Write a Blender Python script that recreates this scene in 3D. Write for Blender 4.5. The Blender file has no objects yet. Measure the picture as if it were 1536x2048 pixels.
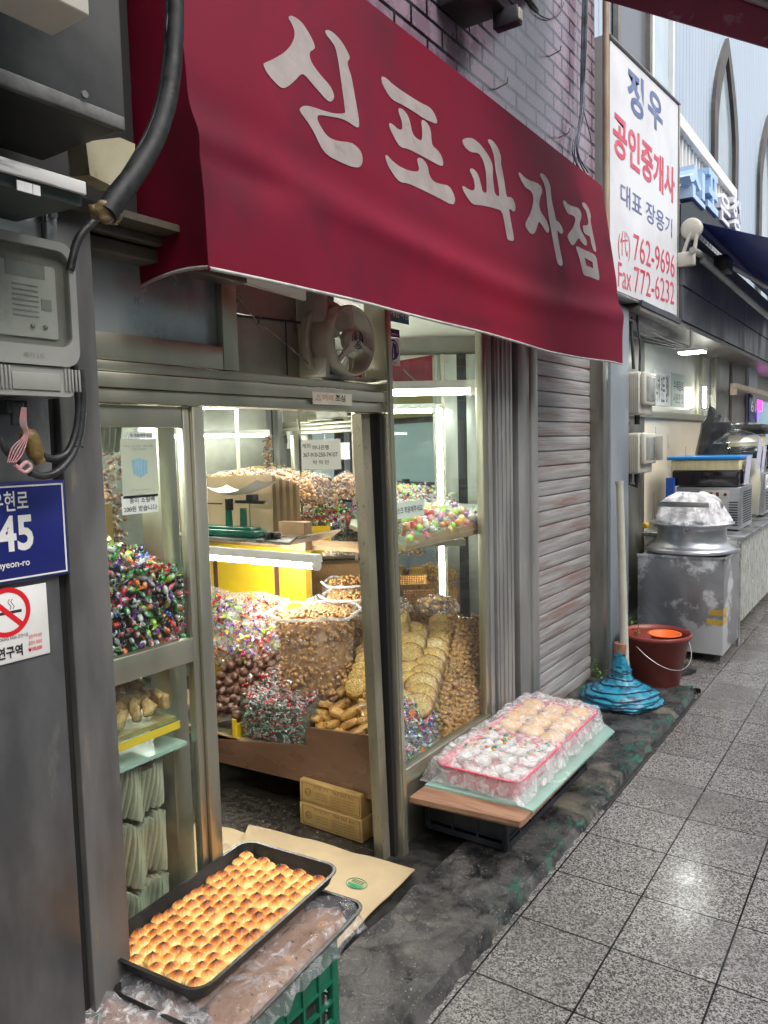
import bpy, bmesh, math, random
from mathutils import Vector, Matrix, noise, geometry
random.seed(7)
R=random.random
U=random.uniform
S=bpy.context.scene
COL=S.collection
# ---------------------------------------------------------------- camera
W_,H_=1536.,2048.
FPX=1548.
RM=Matrix(((0.826,-0.027,0.564),(0.564,0.084,-0.822),(-0.025,0.996,0.084)))
_X=Vector((RM[0][0],RM[1][0],RM[2][0])).normalized()
_Y=Vector((RM[0][1],RM[1][1],RM[2][1])); _Y=(_Y-_X*_Y.dot(_X)).normalized()
_Z=_X.cross(_Y)
RM=Matrix((( _X.x,_Y.x,_Z.x),(_X.y,_Y.y,_Z.y),(_X.z,_Y.z,_Z.z)))
CAM=Vector((0,0,1.5))
cd=bpy.data.cameras.new('camera'); cam=bpy.data.objects.new('camera',cd); COL.objects.link(cam)
cam.matrix_world=Matrix.Translation(CAM)@RM.to_4x4()
cd.sensor_fit='VERTICAL'; cd.sensor_height=36.0; cd.lens=36.0*FPX/H_
cd.clip_start=0.02; cd.clip_end=500
S.camera=cam
# ---------------------------------------------------------------- sky, sun, exposure
wd=bpy.data.worlds.new('World'); S.world=wd; wd.use_nodes=True
nt=wd.node_tree; nt.nodes.clear()
sk=nt.nodes.new('ShaderNodeTexSky'); sk.sky_type='NISHITA'; sk.sun_disc=False
SUN_EL=math.radians(52); SUN_ROT=math.radians(100)
sk.sun_elevation=SUN_EL; sk.sun_rotation=SUN_ROT; sk.air_density=1.0; sk.dust_density=5.0; sk.ozone_density=1.0
hs=nt.nodes.new('ShaderNodeHueSaturation'); hs.inputs['Saturation'].default_value=0.35
bg=nt.nodes.new('ShaderNodeBackground'); bg.inputs[1].default_value=0.13
wo=nt.nodes.new('ShaderNodeOutputWorld')
nt.links.new(sk.outputs[0],hs.inputs['Color']); nt.links.new(hs.outputs[0],bg.inputs[0]); nt.links.new(bg.outputs[0],wo.inputs[0])
sd=bpy.data.lights.new('sun','SUN'); sd.energy=0.8; sd.angle=math.radians(60); sd.color=(1.0,0.97,0.93)
so=bpy.data.objects.new('sun',sd); COL.objects.link(so); so.location=(6,2,9)
sdir=Vector((math.sin(SUN_ROT)*math.cos(SUN_EL),math.cos(SUN_ROT)*math.cos(SUN_EL),math.sin(SUN_EL)))
so.rotation_euler=sdir.to_track_quat('Z','Y').to_euler()
S.view_settings.view_transform='Standard'; S.view_settings.look='None'; S.view_settings.gamma=1.0
S.view_settings.exposure=1.12
S.render.resolution_x=768; S.render.resolution_y=1024
S.cycles.max_bounces=10; S.cycles.transparent_max_bounces=24; S.cycles.glossy_bounces=6
# ---------------------------------------------------------------- point where a measured sight line meets a real plane
def ray(p): return RM@Vector((p[0]-W_/2,-(p[1]-H_/2),-FPX))
def hx(px,py,x): r=ray((px,py)); return CAM+r*((x-CAM.x)/r.x)
def hy(px,py,y): r=ray((px,py)); return CAM+r*((y-CAM.y)/r.y)
def hz(px,py,z): r=ray((px,py)); return CAM+r*((z-CAM.z)/r.z)
def hn(px,py,P0,n): r=ray((px,py)); return CAM+r*((Vector(P0)-CAM).dot(n)/r.dot(n))
# ---------------------------------------------------------------- objects
ORG={}
ICO={}
def org(o): return ORG.get(o.name,Vector((0,0,0)))
def tag(o,label=None,cat=None,group=None,kind=None):
    if label: o['label']=label
    if cat: o['category']=cat
    if group: o['group']=group
    if kind: o['kind']=kind
    return o
def thing(name,loc,label,cat,group=None):
    o=bpy.data.objects.new(name,None); COL.objects.link(o); o.location=Vector(loc); ORG[o.name]=Vector(loc)
    o.empty_display_size=0.05
    return tag(o,label,cat,group)
class MB:
    def __init__(s): s.v=[]; s.f=[]; s.m=[]; s.smf=[]; s.cur=0; s.sm=False
    def add(s,vs,fs,sm=None):
        b=len(s.v); s.v+= [Vector(v) for v in vs]
        for f in fs: s.f.append([b+i for i in f]); s.m.append(s.cur); s.smf.append(s.sm if sm is None else sm)
        return s
    def hexa(s,p):   # 8 points: bottom 4 ccw then top 4
        return s.add(p,[(3,2,1,0),(4,5,6,7),(0,1,5,4),(1,2,6,5),(2,3,7,6),(3,0,4,7)],False)
    def box(s,a,b):
        x0,y0,z0=[min(a[i],b[i]) for i in range(3)]; x1,y1,z1=[max(a[i],b[i]) for i in range(3)]
        return s.hexa([(x0,y0,z0),(x1,y0,z0),(x1,y1,z0),(x0,y1,z0),(x0,y0,z1),(x1,y0,z1),(x1,y1,z1),(x0,y1,z1)])
    def rbox(s,a,b,r=0.004,n=2):
        bm=bmesh.new(); x0,y0,z0=[min(a[i],b[i]) for i in range(3)]; x1,y1,z1=[max(a[i],b[i]) for i in range(3)]
        bmesh.ops.create_cube(bm,size=1.0)
        for v in bm.verts: v.co=Vector(((x0+x1)/2+v.co.x*(x1-x0),(y0+y1)/2+v.co.y*(y1-y0),(z0+z1)/2+v.co.z*(z1-z0)))
        r=min(r,(x1-x0)*.49,(y1-y0)*.49,(z1-z0)*.49)
        bmesh.ops.bevel(bm,geom=bm.edges[:],offset=r,segments=n,profile=.5,affect='EDGES')
        s.bm(bm,True); return s
    def bm(s,bm,sm=False,M=None):
        bm.verts.index_update(); 
        s.add([(M@v.co if M else v.co.copy()) for v in bm.verts],[[v.index for v in f.verts] for f in bm.faces],sm); bm.free()
    def prism(s,pts,vec,sm=False,cap=True):   # planar outline swept by vec
        n=len(pts); vec=Vector(vec); P=[Vector(p) for p in pts]; Q=[p+vec for p in P]
        b=len(s.v); s.v+=P+Q
        for i in range(n):
            j=(i+1)%n; s.f.append([b+i,b+j,b+n+j,b+n+i]); s.m.append(s.cur); s.smf.append(sm)
        if cap:
            tris=geometry.tessellate_polygon([P])
            for t in tris:
                s.f.append([b+t[0],b+t[2],b+t[1]]); s.m.append(s.cur); s.smf.append(False)
                s.f.append([b+n+t[0],b+n+t[1],b+n+t[2]]); s.m.append(s.cur); s.smf.append(False)
        return s
    def quad(s,a,b,c,d): return s.add([a,b,c,d],[(0,1,2,3)],False)
    def grid(s,fn,nu,nv,sm=True,closeu=False):
        vs=[fn(i/nu,j/nv) for j in range(nv+1) for i in range(nu+(0 if closeu else 1))]
        w=nu if closeu else nu+1; fs=[]
        for j in range(nv):
            for i in range(nu):
                i2=(i+1)%w if closeu else i+1
                fs.append((j*w+i,j*w+i2,(j+1)*w+i2,(j+1)*w+i))
        return s.add(vs,fs,sm)
    def tube(s,pts,r,n=8,cap=True,smooth=0):
        P=[Vector(p) for p in pts]
        if smooth:
            Q=[]
            for i in range(len(P)-1):
                p0=P[max(i-1,0)];p1=P[i];p2=P[i+1];p3=P[min(i+2,len(P)-1)]
                for k in range(smooth):
                    t=k/smooth
                    Q.append(.5*((2*p1)+(p2-p0)*t+(2*p0-5*p1+4*p2-p3)*t*t+(3*p1-p0-3*p2+p3)*t**3))
            Q.append(P[-1]); P=Q
        rs=r if isinstance(r,(list,tuple)) else [r]*len(P)
        if len(rs)!=len(P): rs=[rs[int(i*(len(rs)-1)/(len(P)-1)+.5)] for i in range(len(P))]
        up=None; rings=[]
        for i,p in enumerate(P):
            t=(P[min(i+1,len(P)-1)]-P[max(i-1,0)])
            t=t.normalized() if t.length>1e-9 else Vector((0,0,1))
            if up is None:
                up=t.orthogonal().normalized()
            else:
                up=(up-t*up.dot(t)); up=up.normalized() if up.length>1e-6 else t.orthogonal().normalized()
            bn=t.cross(up)
            rings.append([p+(up*math.cos(a)+bn*math.sin(a))*rs[i] for a in [2*math.pi*k/n for k in range(n)]])
        vs=[v for rg in rings for v in rg]; fs=[]
        for i in range(len(P)-1):
            for k in range(n):
                k2=(k+1)%n; fs.append((i*n+k,i*n+k2,(i+1)*n+k2,(i+1)*n+k))
        s.add(vs,fs,True)
        if cap:
            s.add(rings[0],[tuple(reversed(range(n)))],False); s.add(rings[-1],[tuple(range(n))],False)
        return s
    def lathe(s,prof,c=(0,0,0),n=24,M=None,sm=True,sq=(1,1)):   # prof [(r,z)]
        c=Vector(c); vs=[]
        for r,z in prof:
            for k in range(n):
                a=2*math.pi*k/n; v=Vector((r*math.cos(a)*sq[0],r*math.sin(a)*sq[1],z))
                vs.append((M@v if M else v)+c)
        fs=[]
        for i in range(len(prof)-1):
            for k in range(n):
                k2=(k+1)%n; fs.append((i*n+k,i*n+k2,(i+1)*n+k2,(i+1)*n+k))
        s.add(vs,fs,sm)
        return s
    def blob(s,c,r,sub=2,amp=0.15,fr=2.0,sc=(1,1,1),M=None,seed=0):
        if sub not in ICO:
            bm=bmesh.new(); bmesh.ops.create_icosphere(bm,subdivisions=sub,radius=1.0); bm.verts.index_update()
            ICO[sub]=([v.co.normalized() for v in bm.verts],[[v.index for v in f.verts] for f in bm.faces]); bm.free()
        c=Vector(c); vs=[]; sv=Vector((seed*3.1,seed,seed*1.7))
        for d in ICO[sub][0]:
            k=1+amp*noise.noise(d*fr+sv)*2
            q=Vector((d.x*sc[0],d.y*sc[1],d.z*sc[2]))*r*k
            vs.append((M@q if M else q)+c)
        return s.add(vs,ICO[sub][1],True)
    def build(s,name,mats,parent=None,origin=None):
        o_=org(parent) if parent is not None else Vector((0,0,0))
        if parent is None:
            if origin is None:
                xs=[v.x for v in s.v];ys=[v.y for v in s.v];zs=[v.z for v in s.v]
                o_=Vector(((min(xs)+max(xs))/2,(min(ys)+max(ys))/2,min(zs)))
            else: o_=Vector(origin)
        me=bpy.data.meshes.new(name); me.from_pydata([v-o_ for v in s.v],[],s.f)
        if not isinstance(mats,(list,tuple)): mats=[mats]
        for m in mats: me.materials.append(m)
        for p,mi,sf in zip(me.polygons,s.m,s.smf): p.material_index=mi if mi<len(mats) else 0; p.use_smooth=sf
        bm=bmesh.new(); bm.from_mesh(me); bmesh.ops.recalc_face_normals(bm,faces=bm.faces[:]); bm.to_mesh(me); bm.free()
        me.update()
        o=bpy.data.objects.new(name,me); COL.objects.link(o)
        if parent is not None: o.parent=parent; ORG[o.name]=o_
        else: o.location=o_; ORG[o.name]=o_
        return o
def inst(src,name,loc,rot=None,scale=1.0,label=None,cat=None,group=None):
    o=src.copy() if isinstance(src,bpy.types.Object) else bpy.data.objects.new(name,src)
    o.location=Vector(loc)
    if rot is not None: o.rotation_euler=rot
    o.scale=(scale,)*3 if not isinstance(scale,(tuple,list)) else scale
    COL.objects.link(o); return tag(o,label,cat,group)
def meshof(mb,name,mats):
    me=bpy.data.meshes.new(name); me.from_pydata([tuple(v) for v in mb.v],[],mb.f)
    for m in (mats if isinstance(mats,(list,tuple)) else [mats]): me.materials.append(m)
    for p,mi,sf in zip(me.polygons,mb.m,mb.smf): p.material_index=mi; p.use_smooth=sf
    bm=bmesh.new(); bm.from_mesh(me); bmesh.ops.recalc_face_normals(bm,faces=bm.faces[:]); bm.to_mesh(me); bm.free(); me.update()
    return me
# ---------------------------------------------------------------- lettering: text outline fitted to a box given by origin, full width vector, full height vector
def text(mb,s,o,u,v,bold=0.0,lift=0.002,depth=0.0):
    c=bpy.data.curves.new('t','FONT'); c.body=s; c.size=1; c.offset=bold; c.resolution_u=3
    if depth: c.extrude=1.0
    ob=bpy.data.objects.new('t',c); COL.objects.link(ob)
    dg=bpy.context.evaluated_depsgraph_get(); me=bpy.data.meshes.new_from_object(ob.evaluated_get(dg))
    bpy.data.objects.remove(ob); bpy.data.curves.remove(c)
    if len(me.vertices)==0: return
    xs=[q.co.x for q in me.vertices]; ys=[q.co.y for q in me.vertices]
    x0,x1,y0,y1=min(xs),max(xs),min(ys),max(ys)
    o=Vector(o);u=Vector(u);v=Vector(v);n=u.cross(v).normalized()
    P=[o+u*((q.co.x-x0)/(x1-x0+1e-9))+v*((q.co.y-y0)/(y1-y0+1e-9))+n*(lift+(depth*(q.co.z+1)/2 if depth else 0)) for q in me.vertices]
    mb.add(P,[list(p.vertices) for p in me.polygons],False)
    bpy.data.meshes.remove(me)
def text_px(mb,s,x,pxl,pyl,pxr,pyr,hpx,**k):
    """text on a plane facing the street, its base line running between two sighted points, cap height sighted at the left end"""
    a=hx(pxl,pyl,x); b=hx(pxr,pyr,x); t=hx(pxl,pyl-hpx,x)
    z=(a.z+b.z)/2
    text(mb,s,(x,a.y,z),(0,b.y-a.y,0),(0,0,t.z-a.z),**k)
# ---------------------------------------------------------------- materials
def _new(name):
    m=bpy.data.materials.new(name); m.use_nodes=True; nt=m.node_tree
    return m,nt,nt.nodes['Principled BSDF'],nt.nodes['Material Output']
def nd(nt,t,**k):
    n=nt.nodes.new(t)
    for a,b in k.items():
        if a.startswith('i_'):
            key=a[2:]; key=int(key) if key.isdigit() else key.replace('_',' ')
            n.inputs[key].default_value=b
        else: setattr(n,a,b)
    return n
def pm(name,c1,c2=None,sc=8,rough=.5,r2=None,metal=0,bump=0,bsc=None,st=(1,1,1),lo=.4,hi=.62,coat=0,spec=None,det=6,c3=None,sc3=3,lo3=.6,hi3=.7,emi=None,es=0,alpha=None,sheen=0,sss=0,dist=.0):
    m,nt,b,out=_new(name); L=nt.links.new
    tc=nd(nt,'ShaderNodeTexCoord'); mp=nd(nt,'ShaderNodeMapping'); mp.inputs['Scale'].default_value=st; L(tc.outputs['Object'],mp.inputs[0])
    n=nd(nt,'ShaderNodeTexNoise',i_Scale=sc,i_Detail=det,i_Roughness=.6,i_Distortion=dist); L(mp.outputs[0],n.inputs['Vector'])
    rp=nd(nt,'ShaderNodeMapRange'); rp.inputs['From Min'].default_value=lo; rp.inputs['From Max'].default_value=hi; L(n.outputs[0],rp.inputs['Value'])
    if c2 is None: b.inputs['Base Color'].default_value=(*c1,1)
    else:
        mx=nd(nt,'ShaderNodeMix',data_type='RGBA'); mx.inputs[6].default_value=(*c1,1); mx.inputs[7].default_value=(*c2,1)
        L(rp.outputs[0],mx.inputs[0]); res=mx.outputs[2]
        if c3 is not None:
            n3=nd(nt,'ShaderNodeTexNoise',i_Scale=sc3,i_Detail=8,i_Roughness=.65); L(mp.outputs[0],n3.inputs['Vector'])
            r3=nd(nt,'ShaderNodeMapRange'); r3.inputs['From Min'].default_value=lo3; r3.inputs['From Max'].default_value=hi3; L(n3.outputs[0],r3.inputs['Value'])
            m3=nd(nt,'ShaderNodeMix',data_type='RGBA'); m3.inputs[7].default_value=(*c3,1); L(res,m3.inputs[6]); L(r3.outputs[0],m3.inputs[0]); res=m3.outputs[2]
        L(res,b.inputs['Base Color'])
    b.inputs['Roughness'].default_value=rough; b.inputs['Metallic'].default_value=metal
    if r2 is not None:
        rr=nd(nt,'ShaderNodeMapRange'); rr.inputs['From Min'].default_value=lo; rr.inputs['From Max'].default_value=hi
        rr.inputs['To Min'].default_value=rough; rr.inputs['To Max'].default_value=r2; L(n.outputs[0],rr.inputs['Value']); L(rr.outputs[0],b.inputs['Roughness'])
    if bump:
        nb=nd(nt,'ShaderNodeTexNoise',i_Scale=bsc or sc*3,i_Detail=5,i_Roughness=.6); L(mp.outputs[0],nb.inputs['Vector'])
        bp=nd(nt,'ShaderNodeBump',i_Strength=min(1,bump),i_Distance=.004); L(nb.outputs[0],bp.inputs['Height']); L(bp.outputs[0],b.inputs['Normal'])
    if coat: b.inputs['Coat Weight'].default_value=coat; b.inputs['Coat Roughness'].default_value=.12
    if spec is not None: b.inputs['Specular IOR Level'].default_value=spec
    if sheen: b.inputs['Sheen Weight'].default_value=sheen
    if sss: b.inputs['Subsurface Weight'].default_value=sss; b.inputs['Subsurface Scale'].default_value=.01
    if emi: b.inputs['Emission Color'].default_value=(*emi,1); b.inputs['Emission Strength'].default_value=es
    return m
def film(name,dens=.22,tint=(1,1,1),sc=25,rough=.12,lo=.45,hi=.75,maxa=.6,st=(1,1,1)):
    """thin crinkled clear plastic"""
    m,nt,b,out=_new(name); L=nt.links.new
    tc=nd(nt,'ShaderNodeTexCoord'); mp=nd(nt,'ShaderNodeMapping'); mp.inputs['Scale'].default_value=st; L(tc.outputs['Object'],mp.inputs[0])
    n=nd(nt,'ShaderNodeTexNoise',i_Scale=sc,i_Detail=7,i_Roughness=.6,i_Distortion=1.5); L(mp.outputs[0],n.inputs['Vector'])
    rp=nd(nt,'ShaderNodeMapRange'); rp.inputs['From Min'].default_value=lo; rp.inputs['From Max'].default_value=hi; rp.inputs['To Min'].default_value=dens; rp.inputs['To Max'].default_value=maxa
    L(n.outputs[0],rp.inputs['Value'])
    b.inputs['Base Color'].default_value=(*[t*.9 for t in tint],1); b.inputs['Roughness'].default_value=rough
    bp=nd(nt,'ShaderNodeBump',i_Strength=.8,i_Distance=.01); L(n.outputs[0],bp.inputs['Height']); L(bp.outputs[0],b.inputs['Normal'])
    tr=nd(nt,'ShaderNodeBsdfTransparent'); tr.inputs[0].default_value=(*tint,1)
    ms=nd(nt,'ShaderNodeMixShader'); L(rp.outputs[0],ms.inputs[0]); L(tr.outputs[0],ms.inputs[1]); L(b.outputs[0],ms.inputs[2]); L(ms.outputs[0],out.inputs[0])
    return m
def glassm(name,tint=(.93,.97,.95),rough=.0,dirt=.04,ior=1.5,add=0.0):
    m,nt,b,out=_new(name); L=nt.links.new
    tr=nd(nt,'ShaderNodeBsdfTransparent'); tr.inputs[0].default_value=(*tint,1)
    gl=nd(nt,'ShaderNodeBsdfGlossy'); gl.inputs['Roughness'].default_value=rough
    fr=nd(nt,'ShaderNodeFresnel'); fr.inputs[0].default_value=ior
    ad=nd(nt,'ShaderNodeMath',operation='ADD'); ad.inputs[1].default_value=add; L(fr.outputs[0],ad.inputs[0])
    ge=nd(nt,'ShaderNodeNewGeometry'); ib=nd(nt,'ShaderNodeMath',operation='SUBTRACT'); ib.inputs[0].default_value=1; L(ge.outputs['Backfacing'],ib.inputs[1])
    mu=nd(nt,'ShaderNodeMath',operation='MULTIPLY'); L(ad.outputs[0],mu.inputs[0]); L(ib.outputs[0],mu.inputs[1])
    ms=nd(nt,'ShaderNodeMixShader'); L(mu.outputs[0],ms.inputs[0]); L(tr.outputs[0],ms.inputs[1]); L(gl.outputs[0],ms.inputs[2])
    df=nd(nt,'ShaderNodeBsdfDiffuse'); df.inputs[0].default_value=(.5,.5,.48,1)
    tc=nd(nt,'ShaderNodeTexCoord'); n=nd(nt,'ShaderNodeTexNoise',i_Scale=5,i_Detail=8,i_Roughness=.7); L(tc.outputs['Object'],n.inputs['Vector'])
    rp=nd(nt,'ShaderNodeMapRange'); rp.inputs['From Min'].default_value=.42; rp.inputs['From Max'].default_value=.75; rp.inputs['To Max'].default_value=dirt*4; L(n.outputs[0],rp.inputs['Value'])
    m2=nd(nt,'ShaderNodeMixShader'); L(rp.outputs[0],m2.inputs[0]); L(ms.outputs[0],m2.inputs[1]); L(df.outputs[0],m2.inputs[2]); L(m2.outputs[0],out.inputs[0])
    return m
def emis(name,c,s):
    m,nt,b,out=_new(name); e=nd(nt,'ShaderNodeEmission'); e.inputs[0].default_value=(*c,1); e.inputs[1].default_value=s; nt.links.new(e.outputs[0],out.inputs[0]); return m
M={}
M['alu']=pm('brushed_aluminium',(.44,.43,.34),(.51,.50,.405),sc=3,rough=.32,r2=.44,metal=.9,st=(2,2,.4),bump=.04,bsc=60)
M['alu_dark']=pm('dark_aluminium',(.24,.24,.21),(.36,.355,.32),sc=4,rough=.3,r2=.5,metal=.85,st=(2,2,.4),bump=.05)
M['alu_worn']=pm('worn_aluminium',(.20,.185,.135),(.29,.27,.20),sc=5,rough=.42,r2=.6,metal=.5,st=(2,2,.6),bump=.2,c3=(.11,.09,.05),sc3=55,lo3=.60,hi3=.68)
M['alu_guide']=pm('dull_aluminium',(.33,.33,.32),(.42,.42,.40),sc=4,rough=.42,r2=.55,metal=.6,st=(2,2,.5),bump=.08,c3=(.52,.52,.50),sc3=16,lo3=.66,hi3=.7)
M['steel']=pm('stainless_steel',(.42,.42,.42),(.55,.55,.55),sc=5,rough=.25,r2=.38,metal=.95,st=(1,1,6),bump=.04)
M['pillar']=pm('grimy_steel_panel',(.10,.102,.106),(.185,.187,.19),sc=3.2,rough=.32,r2=.6,metal=.55,st=(1.5,1.5,.5),bump=.15,c3=(.28,.27,.25),sc3=5,lo3=.60,hi3=.74)
M['pillar_face']=pm('scuffed_steel_guide',(.11,.11,.108),(.2,.195,.19),sc=3.5,rough=.35,r2=.6,metal=.5,st=(2,2,.4),bump=.2,c3=(.26,.22,.16),sc3=7,lo3=.60,hi3=.68)
M['black']=pm('black_gap',(.006,.006,.006),rough=.8)
M['rubber']=pm('black_rubber',(.012,.013,.014),(.03,.032,.035),sc=20,rough=.35,r2=.5,bump=.3)
M['white_plastic']=pm('aged_white_plastic',(.50,.49,.43),(.42,.40,.34),sc=7,rough=.4,bump=.05)
M['grey_plastic']=pm('aged_grey_plastic',(.33,.335,.31),(.26,.26,.235),sc=6,rough=.42,bump=.06)
M['white']=pm('white_paint',(.72,.72,.7),(.6,.6,.57),sc=5,rough=.4,lo=.5,hi=.8)
M['paper']=pm('white_paper',(.74,.75,.72),rough=.7)
M['ink']=pm('black_ink',(.02,.02,.022),rough=.6)
M['blue_ink']=pm('blue_vinyl',(.07,.10,.26),(.14,.19,.36),sc=9,rough=.45)
M['red_ink']=pm('red_vinyl',(.52,.035,.08),(.6,.1,.14),sc=7,rough=.45)
M['green_ink']=pm('green_print',(.02,.22,.09),(.05,.3,.14),sc=60,rough=.7)
M['glass']=glassm('window_glass',dirt=.008)
M['glass_case']=glassm('clear_acrylic',tint=(.88,.95,.92),dirt=.03,ior=1.45)
M['glass_dirty']=glassm('smeared_glass',tint=(.8,.86,.86),dirt=.12,add=.10)
M['mirror']=pm('mirror_glass',(.78,.83,.81),rough=.0,metal=1)
M['tube']=emis('fluorescent_tube_light',(1.0,.985,.87),44)
M['card']=pm('brown_cardboard',(.36,.23,.12),(.42,.28,.16),sc=9,rough=.75,bump=.15)
M['kraft']=pm('kraft_paper',(.45,.35,.21),(.37,.28,.165),sc=3,rough=.65,bump=.3,bsc=9)
M['tape']=pm('brown_packing_tape',(.135,.07,.04),(.185,.10,.06),sc=3,rough=.22,r2=.42,bump=1,bsc=7,coat=.4,st=(1,1,2.5))
M['yellow']=pm('yellow_card',(.75,.52,.02),(.66,.44,.02),sc=5,rough=.5)
M['film']=film('clear_plastic_film',dens=.035,maxa=.36,sc=38,lo=.5,hi=.78,rough=.08)
M['film_heavy']=film('milky_plastic_film',dens=.16,maxa=.6,sc=26,rough=.1)
M['film_milky']=film('milky_crinkled_film',dens=.26,maxa=.72,sc=22,rough=.1)
M['film_thin']=film('thin_plastic_film',dens=.08,maxa=.5,sc=30)
# ================================================================ GROUND
def tile_mat():
    m,nt,b,out=_new('wet_granite_tiles'); L=nt.links.new
    tc=nd(nt,'ShaderNodeTexCoord'); mp=nd(nt,'ShaderNodeMapping'); mp.inputs['Location'].default_value=(.7035,-2.472,0)
    L(tc.outputs['Object'],mp.inputs[0])
    br=nd(nt,'ShaderNodeTexBrick',offset=0.0,squash=1.0); br.inputs['Scale'].default_value=1
    br.inputs['Brick Width'].default_value=.2925; br.inputs['Row Height'].default_value=.311; br.inputs['Mortar Size'].default_value=.0032; br.inputs['Mortar Smooth'].default_value=.3
    br.inputs['Color1'].default_value=(1,1,1,1); br.inputs['Color2'].default_value=(.78,.77,.76,1); br.inputs['Mortar'].default_value=(0,0,0,1)
    L(mp.outputs[0],br.inputs['Vector'])
    n1=nd(nt,'ShaderNodeTexNoise',i_Scale=215,i_Detail=3,i_Roughness=.7); L(tc.outputs['Object'],n1.inputs['Vector'])
    v=nd(nt,'ShaderNodeTexVoronoi',i_Scale=210); L(tc.outputs['Object'],v.inputs['Vector'])
    n2=nd(nt,'ShaderNodeTexNoise',i_Scale=1.7,i_Detail=6,i_Roughness=.6); L(tc.outputs['Object'],n2.inputs['Vector'])
    cr=nd(nt,'ShaderNodeValToRGB'); e=cr.color_ramp.elements
    e[0].position=.38; e[0].color=(.055,.054,.053,1); e[1].position=.66; e[1].color=(.40,.385,.37,1)
    q=cr.color_ramp.elements.new(.5); q.color=(.20,.196,.19,1)
    mx=nd(nt,'ShaderNodeMix',data_type='FLOAT'); mx.inputs[0].default_value=.35; L(n1.outputs[0],mx.inputs[2])
    sp=nd(nt,'ShaderNodeSeparateColor'); L(v.outputs['Color'],sp.inputs[0]); L(sp.outputs[0],mx.inputs[3]); L(mx.outputs[0],cr.inputs[0])
    m1=nd(nt,'ShaderNodeMix',data_type='RGBA',blend_type='MULTIPLY'); m1.inputs[0].default_value=1; L(cr.outputs[0],m1.inputs[6]); L(br.outputs['Color'],m1.inputs[7])
    m2=nd(nt,'ShaderNodeMix',data_type='RGBA',blend_type='MULTIPLY'); L(m1.outputs[2],m2.inputs[6]); m2.inputs[7].default_value=(.62,.61,.60,1)
    rp=nd(nt,'ShaderNodeMapRange'); rp.inputs['From Min'].default_value=.45; rp.inputs['From Max'].default_value=.7; L(n2.outputs[0],rp.inputs['Value']); L(rp.outputs[0],m2.inputs[0])
    L(m2.outputs[2],b.inputs['Base Color'])
    r2=nd(nt,'ShaderNodeMapRange'); r2.inputs['From Min'].default_value=.35; r2.inputs['From Max'].default_value=.65; r2.inputs['To Min'].default_value=.10; r2.inputs['To Max'].default_value=.38
    L(n2.outputs[0],r2.inputs['Value']); L(r2.outputs[0],b.inputs['Roughness'])
    nb=nd(nt,'ShaderNodeTexNoise',i_Scale=60,i_Detail=3); L(tc.outputs['Object'],nb.inputs['Vector'])
    ab=nd(nt,'ShaderNodeMath',operation='MULTIPLY_ADD'); ab.inputs[1].default_value=.35; L(nb.outputs[0],ab.inputs[0])
    sc=nd(nt,'ShaderNodeSeparateColor'); L(br.outputs['Color'],sc.inputs[0]); L(sc.outputs[0],ab.inputs[2])
    bp=nd(nt,'ShaderNodeBump',i_Strength=.5,i_Distance=.003); L(ab.outputs[0],bp.inputs['Height']); L(bp.outputs[0],b.inputs['Normal'])
    b.inputs['Specular IOR Level'].default_value=.6
    return m
M['tiles']=tile_mat()
m=MB(); m.box((-1.06,-8,-.1),(3.2,60,0)); m.box((-1.9,4.60,-.1),(-1.0602,60,-.0005))
tag(m.build('pavement',M['tiles'],origin=(0,0,0)),kind='structure')
m=MB(); m.quad((-150,-150,-.2),(150,-150,-.2),(150,150,-.2),(-150,150,-.2))
tag(m.build('ground',pm('rough_ground',(.08,.08,.08),(.12,.12,.11),sc=2,rough=.8),origin=(0,0,0)),kind='structure')
m=MB(); m.box((3.35,-60,-.2),(12,90,-.12)); tag(m.build('road',pm('wet_asphalt',(.045,.047,.05),(.07,.07,.075),sc=3,rough=.15,r2=.4,bump=.3,bsc=80),origin=(0,0,0)),kind='structure')
m=MB(); m.box((3.2,-60,-.2),(3.35,90,.005)); tag(m.build('kerb',pm('granite_kerb',(.25,.25,.25),(.35,.35,.34),sc=40,rough=.5),origin=(0,0,0)),kind='structure')

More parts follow.
